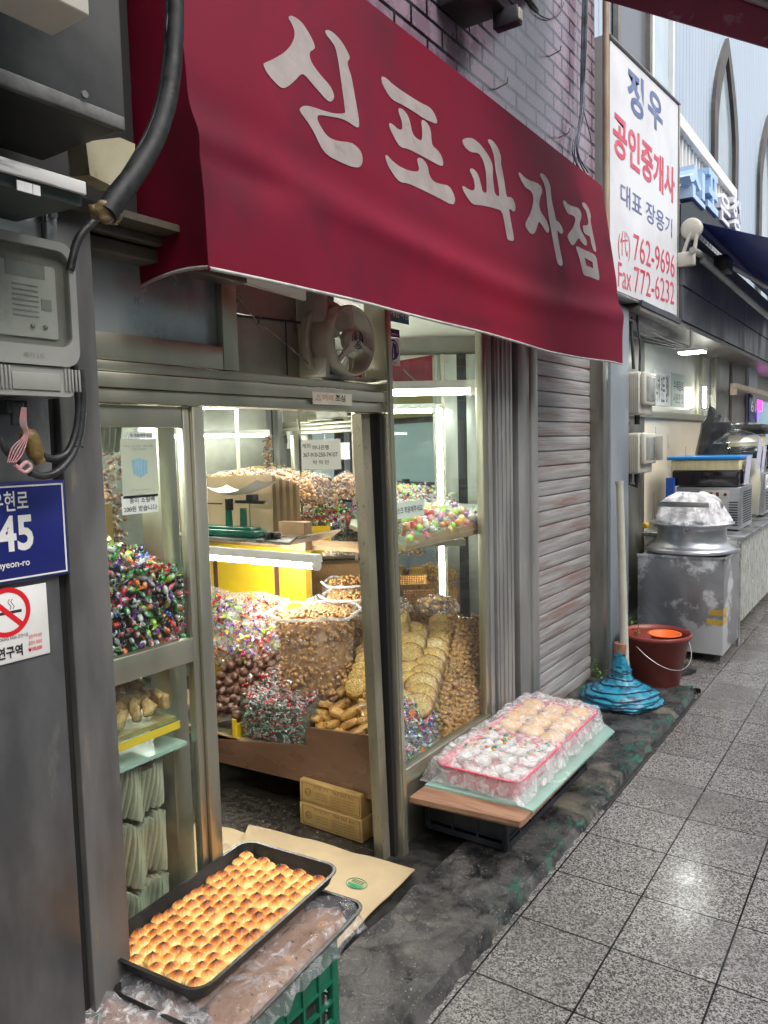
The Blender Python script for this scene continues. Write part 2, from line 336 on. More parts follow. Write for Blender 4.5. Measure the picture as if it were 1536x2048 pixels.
def step_mat():
    m,nt,b,out=_new('grimy_wet_concrete'); L=nt.links.new
    tc=nd(nt,'ShaderNodeTexCoord')
    def N(s,d=8,r=.65,dist=0,st=None):
        n=nd(nt,'ShaderNodeTexNoise',i_Scale=s,i_Detail=d,i_Roughness=r,i_Distortion=dist)
        if st:
            mp=nd(nt,'ShaderNodeMapping'); mp.inputs['Scale'].default_value=st; L(tc.outputs['Object'],mp.inputs[0]); L(mp.outputs[0],n.inputs['Vector'])
        else: L(tc.outputs['Object'],n.inputs['Vector'])
        return n.outputs[0]
    def rng(v,a,c,lo=0,hi=1):
        r=nd(nt,'ShaderNodeMapRange'); r.inputs['From Min'].default_value=a; r.inputs['From Max'].default_value=c; r.inputs['To Min'].default_value=lo; r.inputs['To Max'].default_value=hi; L(v,r.inputs['Value']); return r.outputs[0]
    def mix(f,a,c):
        x=nd(nt,'ShaderNodeMix',data_type='RGBA'); L(f,x.inputs[0])
        if isinstance(a,tuple): x.inputs[6].default_value=(*a,1)
        else: L(a,x.inputs[6])
        if isinstance(c,tuple): x.inputs[7].default_value=(*c,1)
        else: L(c,x.inputs[7])
        return x.outputs[2]
    sx0=nd(nt,'ShaderNodeSeparateXYZ'); L(tc.outputs['Object'],sx0.inputs[0])
    base=mix(rng(N(5,10,.7,1),.42,.58),(.008,.008,.009),(.075,.073,.070))
    base=mix(rng(N(2.1,10,.6,.6),.53,.60),base,(.15,.135,.105))
    base=mix(rng(N(90,3,.7),.64,.74),base,(.15,.15,.15))
    lay=mix(rng(N(11,8,.7,.8),.38,.62),(.03,.029,.027),(.11,.104,.09)); zz=rng(sx0.outputs[2],.044,.049); base=mix(zz,base,lay)
    # drips of green paint near the outer edge
    sx=nd(nt,'ShaderNodeSeparateXYZ'); L(tc.outputs['Object'],sx.inputs[0])
    edge=rng(sx.outputs[0],-1.14,-1.04); yy=rng(sx.outputs[1],1.9,2.6)
    g=N(9,10,.75,1.2,(1.4,.7,1)); gm=rng(g,.53,.59)
    mu=nd(nt,'ShaderNodeMath',operation='MULTIPLY'); L(edge,mu.inputs[0]); L(gm,mu.inputs[1])
    mu2=nd(nt,'ShaderNodeMath',operation='MULTIPLY'); L(mu.outputs[0],mu2.inputs[0]); L(yy,mu2.inputs[1])
    base=mix(mu2.outputs[0],base,(.01,.14,.095))
    wet=N(7,8,.7,1,(1.5,.8,1)); wm=rng(wet,.55,.64); w2=nd(nt,'ShaderNodeMath',operation='MULTIPLY'); L(rng(sx.outputs[0],-1.28,-1.16),w2.inputs[0]); L(wm,w2.inputs[1])
    base=mix(rng(N(130,2,.6),.66,.70),base,(.3,.3,.3))
    L(base,b.inputs['Base Color'])
    L(rng(N(6,8,.7),.35,.65,.12,.55),b.inputs['Roughness'])
    bp=nd(nt,'ShaderNodeBump',i_Strength=.9,i_Distance=.008); L(N(28,10,.72,.5),bp.inputs['Height']); L(bp.outputs[0],b.inputs['Normal'])
    return m
M['step']=step_mat()
def step_h(x,y):
    n=noise.fractal(Vector((x*9,y*9,3)),.9,2.1,5)
    h=.034+.006*n
    k=noise.noise(Vector((x*3.1+5,y*2.3,1)))+.35*noise.noise(Vector((x*14,y*14,9)))
    if y<2.3: h+=.010*max(0,min(1,(k-.13)/.02))            # thicker patch of old render, broken off along a line
    if y>3.6: h+= .012*max(0,min(1,(y-3.6)/.8))*(.5+.5*noise.noise(Vector((x*6,y*6,0))))
    h+= max(0,-1.36-x)*.12*(1 if y>2.9 else 0)
    return h
def edge_x(y):
    e=-1.034+.006*noise.noise(Vector((0,y*7,0)))+.010*noise.noise(Vector((3,y*22,0)))
    if y>4.2: e-= .0
    return e
def inner_x(y): return -1.335+.012*noise.noise(Vector((8,y*5,0))) if y<2.9 else -1.66
m=MB()
NU,NV=64,860; Y0,Y1=-1.2,4.70
def fs(u,v):
    y=Y0+(Y1-Y0)*v; a=inner_x(y); c=edge_x(y); 
    if y<2.9: a=inner_x(y)
    x=a+(c-a)*u; 
    endf=1.0
    yy=y+(.04*noise.noise(Vector((x*12,0,4))) if v>.98 else 0)
    return Vector((x,yy,step_h(x,y)))
m.grid(fs,NU,NV)
def fe(u,v):
    y=Y0+(Y1-Y0)*v; c=edge_x(y); h=step_h(c,y); k=noise.noise(Vector((u*4,y*16,2)))*.006
    return Vector((c+[0,.008,.014,.022][int(u*3+.01)]+k*(u>0),y,h*(1-u)-.004*u))
m.grid(fe,3,NV)
m.grid(lambda u,v:Vector((inner_x(Y0+(2.9-Y0)*v)-.006*u,Y0+(2.9-Y0)*v,step_h(inner_x(Y0+(2.9-Y0)*v),Y0+(2.9-Y0)*v)*(1-u)-.01*u)),1,200)
m.grid(lambda u,v:Vector((-1.66+.66*u,4.70+.02*v,.04*(1-v)-.005)),30,2)
tag(m.build('concrete_step',M['step'],origin=(0,0,0)),kind='structure')
m=MB(); m.box((-1.6,-1.2,-.1),(-1.32,3.0,.004)); m.box((-1.9,3.0,-.1),(-1.0,4.6,.003))
tag(m.build('gutter',pm('dark_wet_mortar',(.012,.012,.012),(.035,.033,.03),sc=12,rough=.3,r2=.6,bump=.8,bsc=40),origin=(0,0,0)),kind='structure')
m=MB(); m.grid(lambda u,v:Vector((-1.9+(.72+.10*noise.noise(Vector((0,v*5,0))))*u,4.66+1.6*v,.006+.006*noise.noise(Vector((u*5,v*9,0))))),20,40)
tag(m.build('rough_concrete_patch',M['step'],origin=(0,0,0)),kind='structure')
# shop floor, dark terrazzo
M['terrazzo']=pm('dark_terrazzo',(.018,.016,.013),(.05,.042,.033),sc=30,rough=.3,r2=.55,bump=.2,c3=(.32,.29,.25),sc3=110,lo3=.62,hi3=.66)
m=MB(); m.box((-4.2,.2,-.1),(-1.6,4.2,-.004)); tag(m.build('shop_floor',M['terrazzo'],origin=(0,0,0)),kind='structure')

# ================================================================ SHOP BUILDING (parts of one thing)
GX=-1.53
shop=thing('shop_building',(-1.53,2.4,0),'aluminium framed confectionery shopfront in a purple brick building, with steel shutter','building')
# --- left grimy pillar
m=MB(); m.rbox((-1.62,.915,0),(-1.40,1.008,2.02),.003); m.build('shutter_guide_pillar',M['pillar_face'],shop)
m=MB(); m.rbox((-1.62,-1.0,0),(-1.402,.893,2.02),.003); m.build('side_panel',M['pillar'],shop)
m=MB(); m.box((-1.62,.893,0),(-1.42,.915,2.02)); m.build('panel_gap',M['black'],shop)
m=MB(); m.box((-1.62,-1.0,2.02),(-1.45,1.0,3.0)); m.build('upper_side_wall',pm('dark_cladding',(.02,.021,.021),(.035,.035,.033),sc=5,rough=.5),shop)
# --- head beam over the door
def alubox(name,a,b,mat='alu',par=None,r=.003):
    m=MB(); m.rbox(a,b,r); return m.build(name,M[mat],par or shop)
m=MB(); m.rbox((GX-.05,1.008,1.616),(GX+.012,2.262,1.648),.002); m.rbox((GX-.05,1.008,1.650),(GX+.022,2.262,1.684),.002); m.rbox((GX-.05,1.008,1.688),(GX+.002,2.262,1.712),.002)
beam=m.build('head_beam',M['alu'],shop)
# --- transom over the left window
tr=MB(); 
tr.rbox((GX-.04,1.49,1.714),(GX+.004,1.545,2.16),.002)
tr.rbox((GX-.04,1.008,1.714),(GX+.003,1.488,1.775),.002)
tr.box((GX-.04,1.008,2.10),(GX+.001,2.3,2.2))
transom=tr.build('transom_frame',M['alu'],shop)
m=MB(); m.rbox((GX-.024,1.008,1.776),(GX-.018,1.489,2.10),.001); m.build('transom_pane',pm('smeared_reflective_pane',(.24,.28,.30),(.50,.55,.56),sc=2.6,rough=.16,r2=.45,metal=.5,c3=(.4,.42,.4),sc3=9,lo3=.62,hi3=.8,st=(1,1,.5),bump=.1),shop)
# --- steel duct compartment in the middle
m=MB(); a=hx(470,760,GX-.12); 
m.box((GX-.14,1.56,1.90),(GX-.12,1.93,2.3)); m.box((GX-.14,1.56,1.715),(GX-.11,1.93,1.895)); m.box((GX-.36,1.546,1.713),(GX-.05,1.556,2.2)); 
m.build('duct_panel',pm('oily_sheet_steel',(.30,.29,.24),(.46,.46,.41),sc=3,rough=.3,r2=.5,metal=.7,bump=.1,c3=(.10,.08,.05),sc3=6,lo3=.6,hi3=.75),shop)
m=MB(); m.add([hx(466,558,-1.50),hx(612,601,-1.50),hx(612,575,-1.44),hx(466,540,-1.44)],[(0,1,2,3)]); m.prism([hx(466,560,-1.52),hx(612,601,-1.52),hx(612,560,-1.52),hx(466,530,-1.52)],(-.01,0,0)); m.build('white_soffit_panel',M['white'],shop)
m=MB(); m.tube([(GX-.1,1.565,1.885),(GX-.10,1.93,1.90)],.004,6); m.tube([(GX-.1,1.575,1.9),(GX-.10,1.575,1.72)],.003,6); m.tube([(GX-.1,1.86,1.9),(GX-.10,1.86,1.73)],.0025,6); m.build('thin_conduit',M['rubber'],shop)
# --- middle door jamb, leaning inner stile
def _lean(x0,x1,ya,yb,dy,z1=2.3): return [(x0,ya,0),(x1,ya,0),(x1,yb,0),(x0,yb,0),(x0,ya-dy,z1),(x1,ya-dy,z1),(x1,yb-dy,z1),(x0,yb-dy,z1)]
m=MB(); m.hexa(_lean(GX-.06,GX+.026,2.262,2.298,.042)); m.hexa(_lean(GX+.0262,GX+.030,2.272,2.288,.042)); m.build('door_jamb',M['alu'],shop)
m=MB(); m.hexa(_lean(GX-.055,GX+.004,2.240,2.2612,.0295,1.615)); m.build('jamb_gap',M['black'],shop)
m=MB(); 
a0=hx(735,828,-1.56);a1=hx(760,828,-1.56);b0=hx(768,1690,-1.56);b1=hx(792,1715,-1.56)
m.hexa([(-1.585,2.195,0),(-1.545,2.195,0),(-1.545,2.238,0),(-1.585,2.238,0),(-1.585,2.13,1.612),(-1.545,2.13,1.612),(-1.545,2.178,1.612),(-1.585,2.178,1.612)])
m.build('leaning_door_stile',M['alu_worn'],shop)
# --- left fixed window
wf=MB()
wf.rbox((GX-.035,1.368,.04),(GX+.006,1.408,1.614),.003)
wf.build('window_post',M['alu'],shop)
w1=MB(); w1.rbox((GX-.03,1.345,.05),(GX-.004,1.366,1.614),.002); w1.rbox((GX-.03,1.010,1.56),(GX-.006,1.344,1.612),.002)
w1.rbox((GX-.03,1.010,.955),(GX-.002,1.344,1.018),.002); w1.rbox((GX-.03,1.010,.03),(GX-.006,1.344,.10),.002)
lw=w1.build('left_window',M['alu'],shop)
m=MB(); m.box((GX-.018,1.01,1.0185),(GX-.013,1.3445,1.5595)); m.build('pane',M['glass'],lw)
m=MB(); m.box((GX-.018,1.01,.1005),(GX-.013,1.3445,.9545)); m.build('pane',M['glass'],lw)
m=MB(); m.rbox((GX-.17,1.335,.0),(GX-.09,1.392,1.613),.002); m.build('inner_post',M['alu'],shop)
# --- right display window
w2=MB(); w2.rbox((GX-.035,2.30,.245),(GX+.008,3.02,.305),.003); w2.rbox((GX-.03,2.990,.306),(GX+.004,3.028,2.3),.002)
w2.rbox((GX-.035,2.30,.0),(GX-.01,3.02,.244),.002)
rw=w2.build('display_window',M['alu'],shop)
m=MB(); m.box((GX-.016,2.262,.3055),(GX-.011,2.989,2.3)); m.build('pane',M['glass'],rw)
# --- aluminium columns between window and shutter
m=MB(); m.rbox((GX-.05,3.030,.0),(GX+.010,3.062,2.3),.002); m.rbox((GX-.05,3.066,.0),(GX-.006,3.082,2.3),.002)
m.rbox((GX-.05,3.086,.0),(GX+.016,3.26,2.3),.003)
for k in range(4): m.rbox((GX+.0162,3.10+k*.042,.03),(GX+.0205,3.116+k*.042,2.3),.001)
m.build('door_track_column',M['alu_guide'],shop)
m=MB(); m.box((GX-.06,3.261,.0),(GX-.03,3.345,2.3)); m.build('column_gap',M['black'],shop)
m=MB(); m.rbox((GX-.06,3.346,.0),(GX+.006,3.47,2.3),.003); m.rbox((GX-.06,3.472,.0),(GX+.018,3.545,2.3),.003); m.build('shutter_guide',M['alu_guide'],shop)
# --- roller shutter with corrugated slats
m=MB(); SX=GX-.07; y0,y1=3.535,4.50
prof=[];z=.05
while z<2.35:
    for t,dx in ((0,0.002),(.05,.006),(.3,.0085),(.34,.0072),(.38,.0085),(.62,.0085),(.66,.0072),(.70,.0085),(.90,.0065),(.935,.003),(.945,-.008),(.99,-.008)): prof.append((SX+dx,z+.078*t))
    z+=.078
vs=[];fs_=[]
for i,(x,zz) in enumerate(prof): vs+= [(x,y0,zz),(x,y1,zz)]
for i in range(len(prof)-1): fs_.append((2*i,2*i+1,2*i+3,2*i+2))
m.add(vs,fs_,False); m.box((SX-.02,y0,.02),(SX+.014,y1,.05))
M['slat']=pm('galvanised_slats',(.28,.27,.265),(.40,.395,.395),sc=4,rough=.45,r2=.6,metal=.2,st=(1,.6,9),bump=.2,bsc=20,c3=(.24,.13,.10),sc3=2.4,lo3=.50,hi3=.70)
m.build('roller_shutter',M['slat'],shop)
m=MB(); m.rbox((GX-.08,4.50,.0),(GX+.02,4.585,2.3),.003); m.build('shutter_guide',M['alu_dark'],shop)
m=MB(); m.rbox((-1.7,4.590,.0),(-1.495,4.94,2.32),.003); m.build('blue_steel_pillar',pm('blue_grey_painted_steel',(.16,.19,.215),(.22,.25,.28),sc=3,rough=.4,r2=.55,st=(1,1,.3),bump=.1,c3=(.10,.075,.05),sc3=11,lo3=.68,hi3=.73),shop)
# --- brick wall above
def brick_mat():
    m,nt,b,out=_new('purple_glazed_brick'); L=nt.links.new
    tc=nd(nt,'ShaderNodeTexCoord'); sp=nd(nt,'ShaderNodeSeparateXYZ'); L(tc.outputs['Object'],sp.inputs[0]); cb=nd(nt,'ShaderNodeCombineXYZ'); L(sp.outputs[1],cb.inputs[0]); L(sp.outputs[2],cb.inputs[1])
    br=nd(nt,'ShaderNodeTexBrick',offset=.5); br.inputs['Scale'].default_value=1; br.inputs['Brick Width'].default_value=.215; br.inputs['Row Height'].default_value=.072; br.inputs['Mortar Size'].default_value=.0075; br.inputs['Mortar Smooth'].default_value=.2
    br.inputs['Color1'].default_value=(.22,.15,.19,1); br.inputs['Color2'].default_value=(.17,.12,.165,1); br.inputs['Mortar'].default_value=(.006,.006,.008,1); L(cb.outputs[0],br.inputs['Vector'])
    n=nd(nt,'ShaderNodeTexNoise',i_Scale=6,i_Detail=8,i_Roughness=.7); L(tc.outputs['Object'],n.inputs['Vector'])
    mx=nd(nt,'ShaderNodeMix',data_type='RGBA',blend_type='MULTIPLY'); mx.inputs[0].default_value=.8; L(br.outputs['Color'],mx.inputs[6])
    cr=nd(nt,'ShaderNodeMapRange'); cr.inputs['From Min'].default_value=.3; cr.inputs['From Max'].default_value=.7; cr.inputs['To Min'].default_value=.6; cr.inputs['To Max'].default_value=1.6; L(n.outputs[0],cr.inputs['Value']); L(cr.outputs[0],mx.inputs[7]); L(mx.outputs[2],b.inputs['Base Color'])
    r=nd(nt,'ShaderNodeMapRange'); r.inputs['From Min'].default_value=.35; r.inputs['From Max'].default_value=.65; r.inputs['To Min'].default_value=.16; r.inputs['To Max'].default_value=.4; L(n.outputs[0],r.inputs['Value']); L(r.outputs[0],b.inputs['Roughness'])
    bp=nd(nt,'ShaderNodeBump',i_Strength=1,i_Distance=.006); bp.invert=True; L(br.outputs['Fac'],bp.inputs['Height']); L(bp.outputs[0],b.inputs['Normal'])
    b.inputs['Coat Weight'].default_value=.4; b.inputs['Coat Roughness'].default_value=.15
    return m
m=MB(); m.box((-1.75,.9,2.3005),(-1.48,4.27,5.2)); m.box((-1.75,-1.5,3.0005),(-1.48,.9,5.2)); m.build('brick_wall',brick_mat(),shop)
m=MB(); m.box((-1.479,.6,2.02),(-1.465,1.18,3.6)); m.build('painted_shade_sheet',M['black'],shop)  # black sheet over the brick, painting in the shade between duct and awning flap
m=MB(); m.box((-1.72,1.008,2.2005),(-1.54,4.94,2.30)); m.build('lintel',M['alu_dark'],shop)
# --- interior shell and mirrors
MN=Vector((.59,-.81,0)).normalized(); MP=Vector((-2.536,3.484,0)); MT=Vector((.81,.59,0)).normalized()
def mp_(s,z,off=0): # point on the mirror wall
    p=MP+MT*s*1.1+MN*off*1.1; return Vector((p.x,p.y,1.5+(z-1.5)*1.1))
cr=pm('dim_olive_wall',(.13,.135,.115),(.20,.20,.17),sc=3,rough=.5)
m=MB(); m.hexa([mp_(-1.4,0,-.06),mp_(.95,0,-.06),mp_(.95,0,-.14),mp_(-1.4,0,-.14),mp_(-1.4,2.3,-.06),mp_(.95,2.3,-.06),mp_(.95,2.3,-.14),mp_(-1.4,2.3,-.14)])
m.box((-3.6,.75,0),(-3.5,2.4,2.3)); m.box((-3.6,.75,0),(-1.62,.80,2.3)); m.build('inner_wall',cr,shop)
m=MB(); m.box((-3.6,.75,2.1),(-1.58,4.1,2.18)); m.build('ceiling',pm('ceiling_board',(.45,.45,.42),(.38,.38,.35),sc=2,rough=.7),shop)
m=MB()
for a,b in ((-1.35,-.62),(-.61,-.31),(-.30,-.04),(-.03,.42),(.43,.95)):
    m.hexa([mp_(a,.35,0),mp_(b,.35,0),mp_(b,.35,-.01),mp_(a,.35,-.01),mp_(a,1.95,0),mp_(b,1.95,0),mp_(b,1.95,-.01),mp_(a,1.95,-.01)])
m.build('mirror_panel',M['mirror'],shop)
m=MB()
for s in (-.615,-.035,.42):
    m.hexa([mp_(s-.008,.35,.012),mp_(s+.008,.35,.012),mp_(s+.008,.35,.001),mp_(s-.008,.35,.001),mp_(s-.008,1.95,.012),mp_(s+.008,1.95,.012),mp_(s+.008,1.95,.001),mp_(s-.008,1.95,.001)])
m.build('mirror_trim',M['alu'],shop)
# ================================================================ FLUORESCENT TUBES IN THE SHOP
def tube_light(a,b,label,r=.013,housing=(0,0,.03),group=None,w=.03):
    a=Vector(a);b=Vector(b); t=thing('fluorescent_light',(a+b)/2,label,'light',group)
    m=MB(); m.tube([a,b],r,12); m.build('tube',M['tube'],t)
    d=(b-a).normalized(); h=Vector(housing); s=d.cross(h).normalized()*w/2
    a2=a-d*.015; b2=b+d*.015; k=h*.45
    m=MB(); m.hexa([a2+k-s,b2+k-s,b2+k+s,a2+k+s,a2+h*1.6-s*.7,b2+h*1.6-s*.7,b2+h*1.6+s*.7,a2+h*1.6+s*.7])
    for p in (a,b): m.tube([p-d*.012,p+d*.012],r*1.35,10)
    m.build('housing',M['white'],t); return t
tube_light(mp_(-1.25,1.80,.10),mp_(-.25,1.80,.10),'long fluorescent tube across the top of the mirrors above the kraft bags')
tube_light(mp_(-1.0,1.74,.42),mp_(-.15,1.74,.42),'fluorescent tube hanging low below the shop ceiling, nearest the door opening')
tube_light(mp_(-.20,1.72,.22),mp_(.10,1.72,.22),'short bright tube just above the bank account notice')
b=hx(945,782,-1.60)
a=Vector(b)-MT*.42
tube_light(a,b,'fluorescent tube hanging crosswise near the top of the right display window',r=.014)
c=hn(880,1000,MP,MN)+MN*.05
tube_light((c.x,c.y,.64),(c.x,c.y,1.71),'vertical fluorescent tube fixed upright against the mirror behind the candy shelf',housing=MN*-.015,r=.0135)
a=hy(412,1130,2.50); b=hy(632,1112,2.50)
tube_light((a.x,2.50,(a.z+b.z)/2),(b.x,2.50,(a.z+b.z)/2),'fluorescent tube mounted under the scale shelf',r=.015,w=.05)
tube_light((-2.9,1.05,1.62),(-1.75,1.05,1.62),'fluorescent tube over the candy heap behind the left window')
tube_light((-1.66,1.04,2.02),(-1.66,1.40,2.02),'fluorescent tube glowing behind the smeared transom pane')
# ================================================================ COUNTERS
YC=2.285
cn=thing('display_counter',(-2.1,2.5,0),'low plywood counter with its front board wrapped in brown packing tape','counter')
m=MB(); p=[hy(420,1478,YC),hy(612,1492,YC),hy(612,1455,YC),hy(766,1475,YC),hy(764,1605,YC),hy(600,1563,YC),hy(420,1520,YC)]
m.prism([Vector((q.x,YC,q.z)) for q in [p[0],p[1],p[2],p[3],p[4],p[5],p[6]]],(0,.014,0)); m.build('front_board',M['tape'],cn)
m=MB(); m.box((-3.1,YC+.015,.235),(-1.575,3.05,.262)); m.box((-2.0,YC+.02,.262),(-1.575,3.5,.285)); m.build('counter_top',M['card'],cn)
for x,y in ((-1.60,2.33),(-2.95,2.33),(-1.62,3.0)):
    m=MB(); m.box((x-.022,y-.022,-.003),(x+.022,y+.022,.235)); m.build('leg',M['alu_dark'],cn)
m=MB(); m.box((-3.0,2.95,0),(-1.6,2.97,.234)); m.build('back_board',pm('dark_board',(.03,.026,.02),rough=.7),cn)
# cartons under the counter
M['carton']=pm('printed_yellow_carton',(.52,.34,.13),(.44,.28,.10),sc=7,rough=.6)
for i,(z0,z1,lb) in enumerate(((0.0,.092,'yellow printed carton lying on the shop floor under the counter, lower of two'),(.094,.186,'yellow printed carton stacked on top of another one under the counter'))):
    yb=2.262; a=hy(601,1655,yb);b=hy(725,1685,yb); x0,x1=a.x,b.x
    t=thing('carton',((x0+x1)/2,yb+.1,z0),lb,'box','cartons under the counter')
    m=MB(); m.rbox((x0+i*.004,yb,z0),(x1-i*.003,yb+.22,z1),.002); m.build('box_body',M['carton'],t)
    m=MB(); w=x1-x0; yy=yb-.0008
    m.sm=False
    for (u0,v0,u1,v1) in ((.05,.1,.97,.115),(.05,.88,.97,.895),(.05,.1,.056,.895),(.964,.1,.97,.895)):
        m.box((x0+w*u0,yy,z0+.092*v0),(x0+w*u1,yy+.0005,z0+.092*v1))
    text(m,'유기농 과자',(x0+w*.25,yy,z0+.07),(w*.24,0,0),(0,0,.011)); text(m,'맛있는',(x0+w*.56,yy,z0+.068),(w*.34,0,0),(0,0,.012))
    for r_ in range(4): text(m,'원재료명 밀가루 설탕 식물성유지',(x0+w*.52,yy,z0+.052-r_*.011),(w*.38,0,0),(0,0,.006))
    for r_ in range(3): text(m,'내용량 보관방법',(x0+w*.27,yy,z0+.05-r_*.012),(w*.2,0,0),(0,0,.006))
    m.tube([(x0+w*.15+.014*math.cos(q*.5236),yy,z0+.047+.014*math.sin(q*.5236)) for q in range(13)],.0011,5,cap=False); text(m,'HACCP',(x0+w*.15-.01,yy,z0+.044),(.02,0,0),(0,0,.006))
    m.build('print',pm('brown_print',(.10,.06,.02),rough=.7) if 'bp' not in M else M['bp'],t)
# yellow cupboard, scale shelf
cp=thing('yellow_cupboard',(-2.75,2.75,.26),'cupboard with bright yellow doors and brown tape strips below the scale','cupboard')
yq=2.86; a=hy(415,1120,yq); b=hy(614,1250,yq)
m=MB(); m.rbox((-3.3,yq,.262),(b.x,yq+.05,1.01),.003); m.build('yellow_door',M['yellow'],cp)
for pxs in ((431,425),(553,551)):
    q0=hy(pxs[0],1140,yq-.002); m=MB(); m.box((q0.x-.014,yq-.004,.70 if pxs[0]<500 else .74),(q0.x+.014,yq-.0005,.985)); m.build('tape_strip',pm('purple_brown_tape',(.12,.05,.05),rough=.3),cp)
ys=2.56; a=hy(412,1098,ys); b=hy(588,1072,ys); zt=hy(500,1080,ys).z
m=MB(); m.hexa([(a.x-.3,ys,zt-.012),(b.x-.03,ys,zt-.012),(b.x-.03,ys+.3,zt-.012),(a.x-.3,ys+.3,zt-.012),(a.x-.3,ys,zt),(b.x-.03,ys,zt),(b.x-.03,ys+.3,zt),(a.x-.3,ys+.3,zt)])
m.hexa([(b.x-.03,ys,zt-.012),(b.x+.03,ys-.01,zt+.026),(b.x+.03,ys+.3,zt+.026),(b.x-.03,ys+.3,zt-.012),(b.x-.03,ys,zt),(b.x+.03,ys-.01,zt+.032),(b.x+.03,ys+.3,zt+.032),(b.x-.03,ys+.3,zt)])
m.build('metal_shelf',M['steel'],cp)
m=MB(); m.box((-3.2,ys+.31,1.011),(-2.05,ys+.5,1.03)); m.build('cupboard_top',M['card'],cp)
# big cardboard box right of scale
a=hy(560,1110,2.80); b=hy(608,1045,2.80)
t=thing('cardboard_box',((a.x+b.x)/2,2.84,a.z),'plain brown cardboard box standing beside the kraft bag stack','box')
m=MB(); m.rbox((a.x,2.80,1.012),(b.x,2.855,max(b.z,1.14)),.002); m.build('carton_body',M['card'],t)
m=MB(); m.box((b.x+.0005,2.80,1.014),(b.x+.003,2.85,max(b.z,1.14)-.003)); m.build('dark_edge',M['tape'],t)
# kraft bags upright
M['kraft_edge']=pm('darker_kraft_paper',(.22,.14,.08),(.30,.2,.12),sc=4,rough=.7)
yk=2.82
for i in range(9):
    dx=.012*i; q0=hy(413,1090,yk); q1=hy(552,1090,yk); zt2=hy(540,957,yk).z; z0=1.031
    m=MB(); x0=q0.x-.3; x1=q1.x+dx*1.3; h=zt2-z0-.0*i
    def fk(u,v,i=i,x0=x0,x1=x1,h=h): return Vector((x0+(x1-x0)*u,yk-.012+i*.007+.006*noise.noise(Vector((u*3,v*4,i)))*v,z0+(h+.02*u-.006*i-.02*U(0,.3)*(u>.97))*v))
    m.grid(fk,10,8); 
    m2=MB(); m2.grid(lambda u,v:fk(u,v)+Vector((0,.0015,0)),10,8); m.v+=m2.v; off=99; 
    for f,mm,s_ in zip(m2.f,m2.m,m2.smf): m.f.append([k+99 for k in f]); m.m.append(mm); m.smf.append(s_)
    tag(m.build('kraft_bag',M['kraft'] if i%2==0 else M['kraft_edge']),'flat brown kraft paper bag standing in a stack behind the green scale','paper bag','kraft bags stacked behind the scale')
# green beam scale with white tray
sc_=thing('weighing_scale',(hy(470,1085,2.62).x,2.62,zt),'old green balance scale with a curved white pan on the metal shelf','scale')
gm=pm('green_enamel',(.015,.16,.10),(.01,.10,.07),sc=9,rough=.25,bump=.1,coat=.4); bk=pm('black_iron',(.015,.015,.017),(.03,.03,.03),sc=9,rough=.4)
P=lambda px,py,y=2.62: hy(px,py,y)
a=P(400,1078);b=P(514,1068)
m=MB(); m.rbox((a.x-.12,2.60,zt+.001),(b.x,2.70,zt+.035),.012,3); m.rbox((a.x-.06,2.615,zt+.03),(b.x-.03,2.685,zt+.048),.008); m.build('base',gm,sc_)
for px in (450,470): 
    q=P(px,1060); q2=P(px-2 if px<460 else px,1018); m=MB(); yo=2.64 if px<460 else 2.67; m.hexa([(q.x-.016,yo,zt+.045),(q.x+.014,yo,zt+.045),(q.x+.014,yo+.02,zt+.045),(q.x-.016,yo+.02,zt+.045),(q.x-.012,yo,q2.z),(q.x+.012,yo,q2.z),(q.x+.012,yo+.02,q2.z),(q.x-.012,yo+.02,q2.z)]); m.build('upright',gm,sc_)
q0=P(416,1008);q1=P(525,1006);
m=MB(); m.box((q0.x-.1,2.65,q0.z-.003),(q0.x+.06,2.656,q0.z+.003)); m.rbox((P(462,1006).x,2.645,q1.z-.008),(P(520,1006).x,2.665,q1.z+.008),.004); m.rbox((P(485,1000).x,2.64,q1.z-.005),(P(500,1000).x,2.68,q1.z+.035),.004); m.tube([(P(487,1010).x,2.66,q1.z),(P(487,1010).x,2.66,zt+.045)],.002,6); m.rbox((P(444,1020).x,2.64,P(444,1022).z),(P(453,1000).x,2.665,P(453,998).z),.003); m.build('beam',bk,sc_)
m=MB()
A0,A1,A2=P(427,978),P(472,1000),P(537,965)
def fp(u,v):
    a=A0*(1-u)**2+Vector((A1.x,A1.y,A1.z-.02))*2*u*(1-u)+A2*u*u
    return Vector((a.x+.03*(1-v)*(1-2*u)*.5,2.56+.15*v,a.z+.012*(abs(v-.5)*2)**2))
m.grid(fp,16,8); m2=MB(); m2.grid(lambda u,v:fp(u,v)+Vector((0,0,.003)),16,8); n0=len(m.v); m.v+=m2.v
for f in m2.f: m.f.append([k+n0 for k in f]); m.m.append(0); m.smf.append(True)
m.build('pan',pm('white_enamel',(.7,.7,.68),rough=.25,coat=.5),sc_)
m=MB(); q=P(533,1064); m.lathe([(0,0),(.021,0),(.021,.028),(.018,.031),(0,.031)],(q.x,2.63,zt+.001),16); m.lathe([(0,0),(.021,0),(.021,.026),(.018,.029),(0,.029)],(q.x+.035,2.65,zt+.001),16)
tag(m.build('iron_weight',bk),'two small black iron weights beside the green scale','weights')
